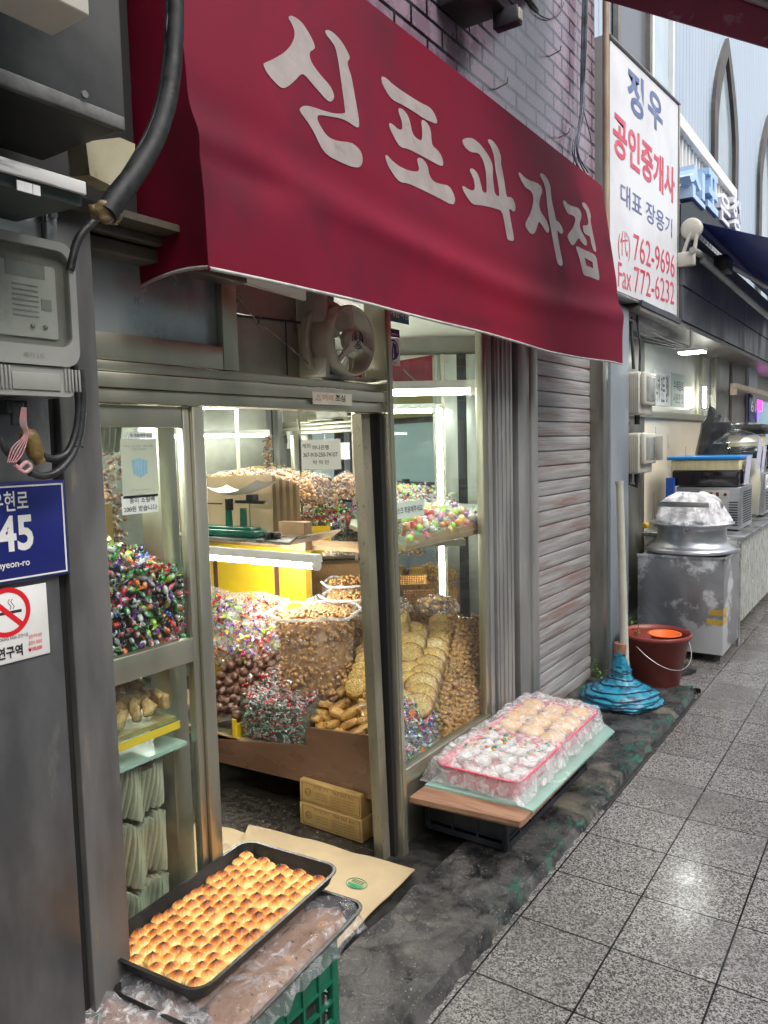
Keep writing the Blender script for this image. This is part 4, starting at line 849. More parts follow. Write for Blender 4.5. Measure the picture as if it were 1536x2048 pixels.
for k in range(5):
    m=MB(); a=math.radians(k*72+20)
    def fb(u,v,a=a): 
        r=.03+.07*u; aa=a+.9*(v-.5)*(.7+.3*u); return c+Vector((-.02+.03*(v-.5)*(1-.3*u)*-1.6,math.cos(aa)*r,math.sin(aa)*r))
    m.grid(fb,6,5); m.build('blade',M['fanp'],fn)
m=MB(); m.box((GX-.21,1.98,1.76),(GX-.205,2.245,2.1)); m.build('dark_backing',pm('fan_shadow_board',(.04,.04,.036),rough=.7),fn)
# string holding the fan cabinet
m=MB(); m.tube([hx(474,585,-1.60),hx(512,640,-1.58),hx(528,652,-1.57),hx(575,690,-1.545),hx(617,728,-1.525)],.0022,6,smooth=3); m.tube([hx(521,636,-1.575),hx(514,650,-1.57),hx(520,658,-1.57)],.003,6); m.tube([hx(474,585,-1.60),hx(466,600,-1.60),hx(470,612,-1.60),hx(476,600,-1.6)],.005,6,smooth=3)
tag(m.build('cord',pm('dirty_cord',(.35,.33,.27),(.1,.1,.09),sc=30,rough=.7)),'dirty cord tied from the transom post to the wall fan cabinet','cord')
# stickers on display window top
xg=GX-.009
def sticker(px0,py0,px1,py1,name,label,matb,words,wm,par=None):
    a=hx(px0,py0,xg); b=hx(px1,py1,xg); t=thing(name,(xg,(a.y+b.y)/2,b.z),label,'sticker'); m=MB(); m.box((xg-.0008,a.y,b.z),(xg,b.y,a.z)); m.build('sheet',matb,t)
    m=MB(); h=a.z-b.z; w=b.y-a.y
    for s,u0,v0,uw,vh in words: text(m,s,(xg,a.y+w*u0,b.z+h*v0),(0,w*uw,0),(0,0,h*vh),lift=.0006,bold=.012)
    if m.v: m.build('print',wm,t)
    return t,a,b
sticker(770,600,818,650,'teal_sticker','teal sticker with white Korean letters at the top of the display window',pm('teal_vinyl',(.02,.20,.24),rough=.4),[('세계음식점',.02,.25,.94,.5)],M['white'])
sticker(770,654,799,676,'navy_sticker','narrow dark navy sticker above the round emblem sticker',navy,[('인천광역시',.1,.2,.8,.25)],M['white'])
t,a,b=sticker(772,674,800,732,'emblem_sticker','white sticker with a dark round A shaped emblem on the display window',M['white'],[('모범업소',.1,.05,.65,.1)],M['ink'])
m=MB(); c=Vector((xg+.0007,(a.y+b.y)/2,(a.z*.58+b.z*.42))); r=(b.y-a.y)*.42; 
disc_ring(m,c,r*.82,r,30)
m.add([(c.x,c.y-r*.45,c.z-r*1.1),(c.x,c.y-r*.05,c.z+r*.75),(c.x,c.y+r*.1,c.z+r*.75),(c.x,c.y-r*.1,c.z-r*1.1)],[(0,1,2,3)]); m.add([(c.x,c.y+r*.15,c.z-r*.95),(c.x,c.y+r*.05,c.z+r*.7),(c.x,c.y+r*.6,c.z+r*.5),(c.x,c.y+r*.75,c.z-r*.5)],[(0,1,2,3)]); m.build('emblem',navy,t)
# camera and bracket on bricks
cc=thing('wall_camera',hx(990,30,-1.3),'black bracket with cables and a boxy camera on the purple brick wall','camera')
m=MB(); a=hx(985,-20,-1.3); m.rbox((-1.47,a.y-.10,a.z-.045),(-1.28,a.y+.10,a.z+.03),.008); q=hx(1015,38,-1.28); m.rbox((-1.33,q.y-.022,q.z-.03),(-1.23,q.y+.022,q.z+.03),.004); m.build('housing',M['rubber'],cc)
m=MB(); m.rbox((-1.235,q.y-.016,q.z-.02),(-1.225,q.y+.016,q.z+.02),.002); m.build('face',M['white_plastic'],cc)
m=MB(); m.tube(tpx([(1050,-40),(1070,20),(1100,38),(1120,25),(1128,5)],-1.47),.003,6,smooth=5); m.tube(tpx([(1035,-40),(1060,10),(1075,22),(1050,-10)],-1.44),.008,8,smooth=5); m.build('cable',M['rubber'],cc)
for px_,py_ in ((1100,112),(992,178),(1118,275)):
    q=hx(px_,py_,-1.479); m=MB(); m.tube([q,q+Vector((.05,0,.01)),q+Vector((.055,0,.03))],.003,6)
    tag(m.build('wall_hook',M['alu_worn']),{1100:'small bent hook in the middle of the brick wall',992:'small bent hook low on the brick wall near the awning edge',1118:'small bent hook on the brick wall close to the corner pipe'}[px_],'hook')
# corner pipe and wires
m=MB(); yy=4.335; m.tube([(-1.44,yy,2.3),(-1.44,yy,5.2)],.018,10)
tag(m.build('drain_pipe',pm('rusty_cream_pipe',(.34,.28,.2),(.22,.12,.07),sc=6,rough=.5,st=(1,1,.4))),'rusty cream drain pipe running up the corner of the brick wall','pipe')
m=MB()
for k in range(6):
    x=-1.46+.006*k
    m.tube(tpx([(1166+k*2,-30),(1162+k*2,120),(1160+k+3*math.sin(k*2),230),(1150+6*math.sin(k*1.7),300),(1146+k*6,345)],x),.0035,6,smooth=5)
m.tube(tpx([(1168,225),(1180,270),(1182,300),(1165,325)],-1.42),.003,6,smooth=5)
tag(m.build('wall_wires',pm('blue_grey_wires',(.12,.15,.2),(.05,.05,.06),sc=12,rough=.5)),'bundle of thin blue grey wires beside the drain pipe on the brick corner','wires')
# ================================================================ SWEETS
E3=lambda:(U(0,6.28),U(0,6.28),U(0,6.28))
def candy_geo(seed,L=.0125,r=.0075,tail=.015):
    random.seed(seed); m=MB()
    prof=[(0.0008,-L),(r*.55,-L*.85),(r*.95,-L*.45),(r,0),(r*.95,L*.45),(r*.55,L*.85),(.0008,L)]
    m.lathe(prof,(0,0,0),8,sq=(1,U(.7,1)))
    for s in (-1,1):
        n=7; a0=U(0,3); vs=[(0,0,s*L*.8)]
        for i in range(n):
            t=-1+2*i/(n-1); vs.append((math.cos(a0)*t*tail*.75+U(-.001,.001),math.sin(a0)*t*tail*.75+(.002 if i%2 else -.002),s*(L+tail*U(.75,1.05))))
        m.add(vs,[(0,i,i+1) for i in range(1,n)],False)
    random.seed(seed+99); return m
def wrap(name,c,c2=None,rough=.18,metal=.25,coat=.6):
    return pm(name,c,c2 or (.62,.63,.60),sc=85,lo=.54,hi=.57,rough=rough,metal=metal,coat=coat,bump=.7,bsc=240)
WR=[('green',wrap('green_wrapper',(.03,.30,.05))),('blue',wrap('blue_wrapper',(.03,.08,.50))),('red',wrap('red_wrapper',(.62,.02,.03))),('orange',wrap('orange_wrapper',(.75,.17,.02))),('black',wrap('black_wrapper',(.015,.015,.02))),('white',wrap('white_wrapper',(.62,.64,.64))),('pink',wrap('pink_wrapper',(.68,.10,.17))),('gold',wrap('gold_wrapper',(.42,.32,.12),metal=.6)),('purple',wrap('purple_wrapper',(.18,.05,.30))),('lime',wrap('lime_wrapper',(.38,.62,.06))),('yellow',wrap('yellow_wrapper',(.75,.6,.05)))]
WD=dict(WR)
G1=[candy_geo(s) for s in (1,2,3)]
CM={}
for nme,mt in WR:
    CM[nme]=[meshof(g,'wrapped_candy',mt) for g in G1]
CLEAR={}
for nme in ('red','orange','lime','yellow','purple','green','pink','white'):
    base=pm('jelly_'+nme,{'red':(.75,.02,.04),'orange':(.9,.28,.02),'lime':(.45,.8,.04),'yellow':(.9,.7,.08),'purple':(.35,.12,.5),'green':(.08,.5,.1),'pink':(.85,.2,.3),'white':(.75,.75,.7)}[nme],rough=.25,coat=.5)
    CLEAR[nme]=[]
    for s in (11,12):
        random.seed(s); m=MB(); m.blob((0,0,0),.0135,1,.1,1,(1,.85,.8)); m.cur=1
        g=candy_geo(s,L=.014,r=.0125,tail=.016); n0=len(m.v); m.v+=g.v
        for f in g.f: m.f.append([k+n0 for k in f]); m.m.append(1); m.smf.append(True)
        CLEAR[nme].append(meshof(m,'clear_wrapped_candy',[base,M['film_thin']]))
random.seed(21)
def put_candy(kind,loc,scale=1,where='',grp='',clear=False):
    me=random.choice((CLEAR if clear else CM)[kind])
    o=bpy.data.objects.new('wrapped_candy',me); o.location=loc; o.rotation_euler=E3(); o.scale=(scale,)*3; COL.objects.link(o)
    tag(o,('clear wrapped %s sweet %s' if clear else '%s twist wrapped candy %s')%(kind,where),'candy',grp); return o
# heap behind the left window (individual sweets against the glass, rest as one mass)
def ltop(y): # heap outline on the glass
    P=[(1.02,1.345),(1.08,1.31),(1.16,1.262),(1.26,1.215),(1.34,1.19)]
    for (a,za),(b,zb) in zip(P,P[1:]):
        if y<=b: return za+(zb-za)*(y-a)/(b-a)
    return 1.18
n=0; pts=[]
tries=0
while len(pts)<178 and tries<9000:
    tries+=1
    y=U(1.02,1.348); z=U(1.0,1.36)
    if z>ltop(y)+.004: continue
    if all((y-a)**2+(z-b)**2>.0175**2 for a,b in pts): pts.append((y,z))
for y,z in pts:
    k=random.choice(['green','green','blue','red','orange','orange','black','black','white','pink','gold','purple','lime','white','black'])
    put_candy(k,(-1.566-U(0,.012),y,z),U(.92,1.15),'in the heap behind the left window','wrapped candies heaped behind the left window')
m=MB()
random.seed(5)
allv=[]
for i in range(330):
    y=U(1.02,1.35); x=U(-1.75,-1.59); z=ltop(y)+.25*(-1.575-x)*1.2-U(0,.03) if R()<.55 else U(1.0,ltop(y))
    if x<-1.6 and R()<.0: continue
    g=random.choice(G1); Rm=Matrix.Rotation(U(0,6),3,'X')@Matrix.Rotation(U(0,6),3,'Y'); n0=len(m.v); c=Vector((x,y,z)); m.v+=[Rm@v+c for v in g.v]; ci=random.randrange(len(WR))
    for f in g.f: m.f.append([k+n0 for k in f]); m.m.append(ci); m.smf.append(True)
tag(m.build('candy_heap',[w for _,w in WR]),'mass of mixed wrapped candies filling the glass tank behind the left window','candy heap',kind='stuff')
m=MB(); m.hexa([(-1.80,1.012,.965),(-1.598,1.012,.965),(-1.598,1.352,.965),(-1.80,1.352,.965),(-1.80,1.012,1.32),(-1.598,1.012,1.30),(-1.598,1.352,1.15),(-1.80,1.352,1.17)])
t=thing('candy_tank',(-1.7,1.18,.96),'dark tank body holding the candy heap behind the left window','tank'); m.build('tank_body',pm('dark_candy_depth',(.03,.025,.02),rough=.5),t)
m=MB(); m.box((-1.81,1.356,.965),(-1.56,1.360,1.22)); m.build('glass_side',M['glass_case'],t)
# white pleated bag, poster, notices behind the left window
m=MB(); a=hx(214,806,-1.60); b=hx(252,905,-1.60)
def fw(u,v): return Vector((-1.62+.012*math.sin(u*30)*(.5+v*.5)+.01*math.sin(v*3),a.y-.03+(b.y-a.y+.03)*u+.005*v,b.z+(a.z+.03-b.z)*v))
m.grid(fw,50,10); tag(m.build('white_bag_bundle',pm('white_pleated_plastic',(.55,.57,.52),rough=.4)),'bundle of white pleated plastic bags hanging at the top left behind the window','bags')
xg=GX-.011
def notice(x,px0,py0,px1,py1,label,lines,mt=None,ink=None,name='paper_notice',slant=0):
    a=hx(px0,py0,x); b=hx(px1,py1,x); t=thing(name,(x,(a.y+b.y)/2,b.z),label,'notice'); h=a.z-b.z; w=b.y-a.y
    m=MB(); m.box((x-.0008,a.y,b.z),(x,b.y,a.z)); m.build('sheet',mt or M['paper'],t)
    m=MB()
    for s,u0,v0,uw,vh in lines: text(m,s,(x,a.y+w*u0,b.z+h*v0),(0,w*uw,0),(0,0,h*vh),lift=.0007,bold=.008)
    if m.v: m.build('print',ink or M['ink'],t)
    return t,a,b
t,a,b=notice(xg-.004,240,878,318,992,'cream mask wearing poster with a pale blue mask drawing on the left window',[('마스크 착용',.1,.86,.8,.035),('안내문',.3,.81,.4,.03),('고객님 협조 부탁드립니다',.18,.12,.6,.025),('감사합니다',.4,.05,.2,.02)],mt=pm('cream_poster',(.56,.56,.44),(.48,.49,.40),sc=5,rough=.6),ink=pm('faint_grey_ink',(.3,.32,.28),rough=.7))
m=MB(); w=b.y-a.y;h=a.z-b.z
for k in range(5):
    y0=a.y+w*(.28+.09*k); m.add([(xg-.0032,y0,a.z-h*(.32+.02*abs(k-2))),(xg-.0032,y0+w*.075,a.z-h*(.32+.02*abs(k-1.5))),(xg-.0032,y0+w*(.07-.01*(k-2)),a.z-h*(.66-.03*abs(k-2))),(xg-.0032,y0+w*(.0-.01*(k-2))+.001,a.z-h*(.66-.03*abs(k-2)))],[(0,1,2,3)])
m.build('mask_drawing',pm('pale_blue_print',(.22,.45,.6),(.3,.52,.65),sc=30,rough=.6),t)
notice(xg-.004,256,864,306,877,'thin white strip reading please wear a mask above the mask poster',[('꼭 착용해주세요',.06,.25,.88,.5)])
notice(xg-.004,243,993,317,1023,'white notice with two lines in black below the mask poster, price 200',[('종이 쇼핑백',.2,.58,.7,.3),('200원 받습니다',.04,.12,.92,.32)])
notice(-1.60,785,1007,848,1030,'white strip notice lying against the candy shelf in the right window',[('마스크 착용해주세요',.03,.3,.92,.4)])
# bank account notice hanging in the doorway of the mirrors
yn=2.42; a=hy(602,881,yn); b=hy(682,938,yn)
t=thing('account_notice',((a.x+b.x)/2,yn,b.z),'laminated white bank account notice with a phone like number, hanging before the mirrors','notice'); w=b.x-a.x;h=a.z-b.z
m=MB(); m.box((a.x,yn,b.z),(b.x,yn+.001,a.z)); m.build('sheet',M['paper'],t)
m=MB(); e=.003
for q in ((a.x-e,b.z-e,b.x+e,b.z-.0002),(a.x-e,a.z+.0002,b.x+e,a.z+e),(a.x-e,b.z,a.x-.0002,a.z),(b.x+.0002,b.z,b.x+e,a.z)): m.box((q[0],yn,q[1]),(q[2],yn+.0008,q[3]))
m.build('laminate_edge',M['film_heavy'],t)
m=MB(); L_=lambda s,u0,v0,uw,vh,bo=.01: text(m,s,(a.x+w*u0,yn,b.z+h*v0),(w*uw,0,0),(0,0,h*vh),lift=.0007,bold=bo)
L_('계좌',.02,.72,.24,.17,.0); L_('하나은행',.29,.66,.42,.16); L_('367-910-250-74107',.05,.42,.88,.15); L_('박 덕 민',.3,.16,.4,.15); m.build('print',M['ink'],t)
m=MB(); m.tube([(a.x+w*.0,yn,a.z),(a.x-.01,yn-.01,1.62)],.0015,6); m.build('hanging_cord',M['white'],t)
# ---------------- candy shelf in the right window
zs=1.108
pb=hx(815,1098,-1.60); pc=hx(975,1050,-1.585); pa=hz(700,1052,zs)
t=thing('candy_shelf',(-1.8,2.75,zs),'glass shelf edged with brown cardboard in the right display window, heaped with fruit candies','shelf')
pd=mp_(.55,zs,.02); pe=mp_(-.05,zs,.02); pd.z=zs; pe.z=zs
poly=[Vector((pa.x,pa.y,zs)),Vector((pb.x,pb.y,zs)),Vector((-1.585,3.10,zs)),Vector((-1.60,3.6,zs)),pd,pe]
m=MB(); m.prism(poly,(0,0,.008)); m.build('shelf_board',pm('white_shelf_board',(.5,.52,.48),rough=.4),t)
m=MB(); m.hexa([(pb.x,pb.y,zs-.008),(-1.585,3.10,zs-.006),(-1.589,3.10,zs-.006),(pb.x-.004,pb.y,zs-.008),(pb.x,pb.y,zs+.038),(-1.585,3.10,zs+.045),(-1.589,3.10,zs+.045),(pb.x-.004,pb.y,zs+.038)]); m.build('cardboard_edge',M['card'],t)
m=MB(); A_=Vector((pa.x,pa.y,0)); B_=Vector((pb.x-.004,pb.y,0)); d=(B_-A_); nn=Vector((d.y,-d.x,0)).normalized()*.004
m.hexa([A_+Vector((0,0,zs+.0085)),B_+Vector((0,0,zs+.0085)),B_+nn*-1+Vector((0,0,zs+.0085)),A_-nn+Vector((0,0,zs+.0085)),A_+Vector((0,0,zs+.085)),B_+Vector((0,0,zs+.085)),B_-nn+Vector((0,0,zs+.085)),A_-nn+Vector((0,0,zs+.085))]); m.build('glass_front',M['glass_case'],t)
m=MB(); m.hexa([A_+Vector((0,0,zs-.012)),B_+Vector((0,0,zs-.012)),B_+nn+Vector((0,0,zs-.012)),A_+nn+Vector((0,0,zs-.012)),A_+Vector((0,0,zs+.006)),B_+Vector((0,0,zs+.006)),B_+nn+Vector((0,0,zs+.006)),A_+nn+Vector((0,0,zs+.006))]); m.build('alu_edge',M['alu'],t)
def inpoly(x,y,P):
    c=False; n=len(P)
    for i in range(n):
        a=P[i]; b=P[(i+1)%n]
        if (a.y>y)!=(b.y>y) and x<(b.x-a.x)*(y-a.y)/(b.y-a.y)+a.x: c=not c
    return c
def sh_h(x,y): # heap height
    e=min(1,max(0,(-1.60-x)/.12)); r_=min(1,max(0,(y-2.2)/.35)); return .035+.055*e**.6*r_+.02*r_+.012*noise.noise(Vector((x*12,y*12,0)))
random.seed(31); pts=[]; tries=0
while len(pts)<122 and tries<20000:
    tries+=1; x=U(-2.0,-1.592); y=U(1.98,3.08)
    if not inpoly(x-.012,y,poly) or not inpoly(x+.004,y-.02,poly): continue
    z=zs+sh_h(x,y)+U(-.01,.006)
    if x>-1.615: z=zs+.03+U(0,.045)
    if all((Vector((x,y,z))-q).length>.028 for q in pts): pts.append(Vector((x,y,z)))
for p in pts:
    k=random.choice(['red','red','orange','orange','lime','lime','yellow','purple','purple','white','pink','green'] if p.y>2.45 else ['lime','lime','yellow','green','green','orange'])
    put_candy(k,p,U(1.25,1.7),'heaped on the candy shelf of the right window','fruit candies on the glass shelf',clear=True)
m=MB(); random.seed(8)
for i in range(380):
    for _ in range(30):
        x=U(-2.15,-1.60); y=U(1.95,3.3)
        if inpoly(x-.015,y,poly) and inpoly(x,y-.03,poly): break
    else: continue
    z=zs+.012+R()*(sh_h(x,y)-.012)
    ci=random.randrange(6); m.cur=ci; m.blob((x,y,z),.012,1,.15,1,(1,1,.8)); 
    if i%2==0:
        m.cur=6; g=G1[i%3]; n0=len(m.v); Rm=Matrix.Rotation(U(0,6),3,'X')@Matrix.Rotation(U(0,6),3,'Y'); m.v+=[(Rm@v)*1.5+Vector((x,y,z+.004)) for v in g.v]
        for f in g.f: m.f.append([k+n0 for k in f]); m.m.append(6); m.smf.append(True)
tag(m.build('fruit_candy_heap',[WD['red'],WD['orange'],WD['lime'],WD['yellow'],WD['white'],WD['purple'],M['film_heavy']]),'mass of clear wrapped fruit candies piled on the glass shelf in the right window','candy heap',kind='stuff')
# ---------------- masses on the mirror shelf and bins
def mass(name,label,region,n,size,mats,seed,shape='blob',cat='sweets',sc=(1,1,.8)):
    random.seed(seed); m=MB()
    for i in range(n):
        p=region(); m.cur=random.randrange(len(mats))
        if shape=='blob': 
            a=U(0,6.28); Mx=Matrix.Rotation(a,3,'Z')@Matrix.Rotation(U(0,3),3,'X'); m.blob(p,size*U(.8,1.25),1,.18,1.3,sc,M=Mx,seed=i)
        else:
            g=G1[i%3]; n0=len(m.v); Rm=Matrix.Rotation(U(0,6),3,'X')@Matrix.Rotation(U(0,6),3,'Y'); m.v+=[(Rm@v)*size+p for v in g.v]
            for f in g.f: m.f.append([k+n0 for k in f]); m.m.append(m.cur); m.smf.append(True)
    return tag(m.build(name,mats),label,cat,kind='stuff')
def onmir(s0,s1,z0,z1,o0=.03,o1=.155):
    def f():
        s=U(s0,s1); return mp_(s,U(z0,z1),U(o0,o1))
    return f
mass('mixed_candy','dark red and green mixed candies filling the bins on the mirror shelf',onmir(-.155,-.01,1.045,1.135),130,1.0,[WD['red'],WD['green'],WD['purple'],WD['black'],WD['white'],WD['pink']],2,'candy')
mass('pale_candy','pale wrapped candies in the yellow bin on the mirror shelf',onmir(-.295,-.165,1.10,1.15),60,1.1,[WD['white'],WD['orange'],WD['pink'],WD['lime']],3,'candy')
mass('lime_candy','yellow and green candies in the right bin of the mirror shelf',onmir(.005,.155,1.045,1.13),90,1.2,[WD['lime'],WD['yellow'],WD['green'],WD['orange']],4,'candy')
def heapm(s0,s1,zt,zb):
    def f():
        s=U(s0,s1); k=math.sin((s-s0)/(s1-s0)*3.14); return mp_(s,zb+(zt-zb)*R()*k,U(.02,.15))
    return f
mass('green_red_candy','green and red wrapped candies heaped above the bins on the mirror shelf',heapm(-.36,.02,1.22,1.13),130,1.15,[WD['green'],WD['red'],WD['pink'],WD['white'],WD['lime']],6,'candy')
mass('rose_candy','rose and green candies heaped at the right end below the mirrors',heapm(-.08,.22,1.30,1.12),120,1.15,[WD['pink'],WD['red'],WD['green'],WD['purple'],WD['black']],16,'candy')
M['nut']=pm('caramel_nut',(.28,.14,.055),(.42,.24,.10),sc=40,rough=.35,coat=.4,bump=.3)
M['nut_d']=pm('dark_nut',(.12,.055,.03),(.22,.11,.06),sc=40,rough=.35,coat=.4,bump=.3)
M['nut_l']=pm('pale_caramel_puff',(.52,.26,.07),(.66,.38,.13),sc=40,rough=.3,coat=.5,bump=.3)
def nutbag(name,label,c,rx,ry,h,n,size,mats,seed,tilt=0,filmm='film'):
    t=thing(name,c,label,'bag of sweets'); random.seed(seed); m=MB(); c=Vector(c)
    for i in range(n):
        a=U(0,6.28); r=math.sqrt(R()); rr=.93+.07*R() if R()<.75 else R(); ph=math.acos(U(0,1)) if True else 0
        p=Vector((math.cos(a)*math.sin(ph)*rx*rr,math.sin(a)*math.sin(ph)*ry*rr,math.cos(ph)*h*rr)); m.cur=random.randrange(len(mats)); m.blob(c+p,size*U(.8,1.3),1,.2,1.3,(1,.8,.75),M=Matrix.Rotation(U(0,6),3,'Y'),seed=i)
    m.build('contents',mats,t)
    m=MB(); 
    def fb(u,v):
        a=u*6.2832; ph=v*1.5708; k=1.07+.05*noise.noise(Vector((math.cos(a)*3,math.sin(a)*3,v*4+seed)))*2
        return c+Vector((math.cos(a)*math.sin(ph)*rx*k,math.sin(a)*math.sin(ph)*ry*k,math.cos(ph)*h*k+.02*(v<.12)*abs(noise.noise(Vector((u*9,v*9,seed))))))
    m.grid(fb,36,14); m.build('plastic_bag',M[filmm],t); return t
# bags of nuts lying on top of the kraft bags / beside the mirrors
P=hy(420,960,2.98); 
for i,(px_,py_,rx,h,mt,lb) in enumerate([(445,985,.16,.10,['nut','nut_l'],'clear bag of caramel nuts on the cupboard top at the far left'),(515,985,.15,.105,['nut','nut_d'],'clear bag of brown nuts in the middle of the cupboard top'),(575,988,.12,.09,['nut','nut_l'],'clear bag of caramel nuts next to the kraft bag edge')]):
    q=hy(px_,py_,2.95); nutbag('nut_bag',lb,(q.x,2.95+.03*i,q.z-.02),rx,.07,h+.02,230,.011,[M[k] for k in mt],40+i)
q=hn(632,1000,MP+MN*.14,MN); nutbag('nut_bag','dark nut bag slumped below the bank account notice',(q.x,q.y,q.z-.02),.135,.08,.15,300,.0105,[M['nut_d'],M['nut'],M['nut_d']],50)
q=hn(600,1000,MP+MN*.14,MN); nutbag('nut_bag','reddish nut bag half hidden by the kraft bags',(q.x-.06,q.y-.06,q.z-.0),.10,.07,.10,160,.0105,[M['nut_d'],M['nut']],51)
for i,(px_,py_,off,rx,h,mts,lb) in enumerate([(690,985,.16,.11,.12,['nut_d','nut'],'clear bag of dark nuts under the right edge of the account notice'),(560,975,.20,.13,.11,['nut','nut_d','nut_l'],'mixed nut bag before the mirrors above the kraft bags'),(480,968,.20,.15,.10,['nut_l','nut'],'pale nut bag low against the left mirrors')]):
    q=hn(px_,py_,MP+MN*off,MN); nutbag('nut_bag',lb,(q.x,q.y,q.z-.03),rx,.08,h,240,.0115,[M[k] for k in mts],150+i)
# ---------------- goods on the low counter
# walnut balls
M['ballm']=pm('cocoa_walnut_ball',(.055,.022,.014),(.17,.075,.045),sc=40,rough=.4,coat=.3,bump=1,bsc=130,lo=.42,hi=.6)
BM=[]
for s in range(4):
    m=MB(); random.seed(s); m.blob((0,0,0),.0235,3,.13,2.2,(1,.95,.85),seed=s*7); 
    BM.append(meshof(m,'walnut_ball',M['ballm']))
random.seed(3)
def bh(x,y): # heap surface
    u=(x+2.66)/.5; return .30+.30*min(1,(y-2.33)/.5)+.05*math.exp(-((x+2.42)/.12)**2)-.9*max(0,x+2.33)*(1 if y<2.8 else .5)
pts=[]; tries=0
while len(pts)<120 and tries<15000:
    tries+=1; x=U(-2.75,-2.12); y=U(2.33,2.86)
    if x>-2.34+ .45*(y-2.33): continue
    z=max(.29,bh(x,y))+U(-.012,.006); p=Vector((x,y,z))
    if all((p-q).length>.034 for q in pts): pts.append(p)
for p in pts:
    o=bpy.data.objects.new('walnut_ball',random.choice(BM)); o.location=p; o.rotation_euler=E3(); o.scale=(U(.85,1.12),)*3; COL.objects.link(o)
    tag(o,'round cocoa coated walnut ball in the heap at the left of the counter','sweet','cocoa walnut balls heaped on the counter')
m=MB(); m.grid(lambda u,v:Vector((-2.75+.62*u*(1-.35*(1-v)),2.325+.54*v,max(.27,bh(-2.75+.62*u*(1-.35*(1-v)),2.325+.54*v)-.025))),20,20); tag(m.build('walnut_ball_base',M['ballm']),'underlying mass of cocoa walnut balls in the counter heap','sweets',kind='stuff')
# yellow box at front of balls
yy=2.300; a=hy(424,1478,yy); b=hy(472,1440,yy)
t=thing('yellow_bin',((a.x+b.x)/2,yy,a.z),'yellow edged clear plastic bin holding the walnut balls','bin')
m=MB(); m.box((a.x-.25,yy,a.z),(b.x,yy+.004,a.z+.028)); m.box((b.x-.025,yy,a.z+.0285),(b.x,yy+.004,b.z)); m.box((b.x-.004,yy+.0045,a.z),(b.x,yy+.3,b.z-.02)); m.build('yellow_card',M['yellow'],t)
m=MB(); m.box((a.x-.25,yy+.0005,a.z+.0285),(b.x-.0255,yy+.0035,b.z+.012)); m.build('clear_panel',M['glass_case'],t)
# red striped candy bin
yy=2.31; a=hy(484,1462,yy); b=hy(604,1480,yy); tl=hy(484,1398,yy); zz=hy(604,1420,yy)
t=thing('glass_bin',((a.x+b.x)/2,2.45,b.z),'glass bin of small red and white striped candies in the middle of the counter','bin')
m=MB(); x0,x1=a.x,b.x; zt_=(tl.z+zz.z)/2+.0; zb_=.27
m.box((x0,yy,zb_),(x1,yy+.004,zt_)); m.build('glass_front',M['glass_case'],t)
M['gedge']=glassm('green_edge_glass',tint=(.86,.96,.90),dirt=.05)
m=MB(); m.box((x0-.005,yy,zb_),(x0-.0005,yy+.25,zt_+.01)); m.build('glass_side',M['gedge'],t)
m=MB(); m.box((x1+.0005,yy,zb_),(x1+.005,yy+.2,zt_-.01)); m.build('glass_side',M['gedge'],t)
def redr():
    x=U(x0+.006,x1-.006); y=yy+.012+U(0,.34); 
    top=zt_-.01+.13*min(1,(y-yy)/.3)+.01*noise.noise(Vector((x*20,y*20,0)))
    return Vector((x,y,top-R()*.02)) if R()<.7 else Vector((x,yy+.014,U(zb_+.01,top)))
m=None
mass('striped_candy','small red and white striped candies heaped in the glass bin on the counter',redr,820,.72,[WD['white'],WD['red'],WD['white'],pm('pink_stripe_wrapper',(.5,.16,.16),(.6,.5,.48),sc=150,rough=.2,metal=.3),pm('grey_green_foil',(.16,.19,.15),(.35,.38,.33),sc=150,rough=.2,metal=.5)],7,'candy')
m=MB(); m.hexa([(x0+.01,yy+.03,zb_),(x1-.01,yy+.03,zb_),(x1-.01,yy+.33,zb_),(x0+.01,yy+.33,zb_),(x0+.01,yy+.03,zt_-.02),(x1-.01,yy+.03,zt_-.02),(x1-.01,yy+.33,zt_+.1),(x0+.01,yy+.33,zt_+.1)]); tag(m.build('striped_candy_base',pm('dark_foil',(.1,.09,.08),(.25,.2,.18),sc=90,rough=.3)),'packed lower mass of the striped candies','sweets',kind='stuff')
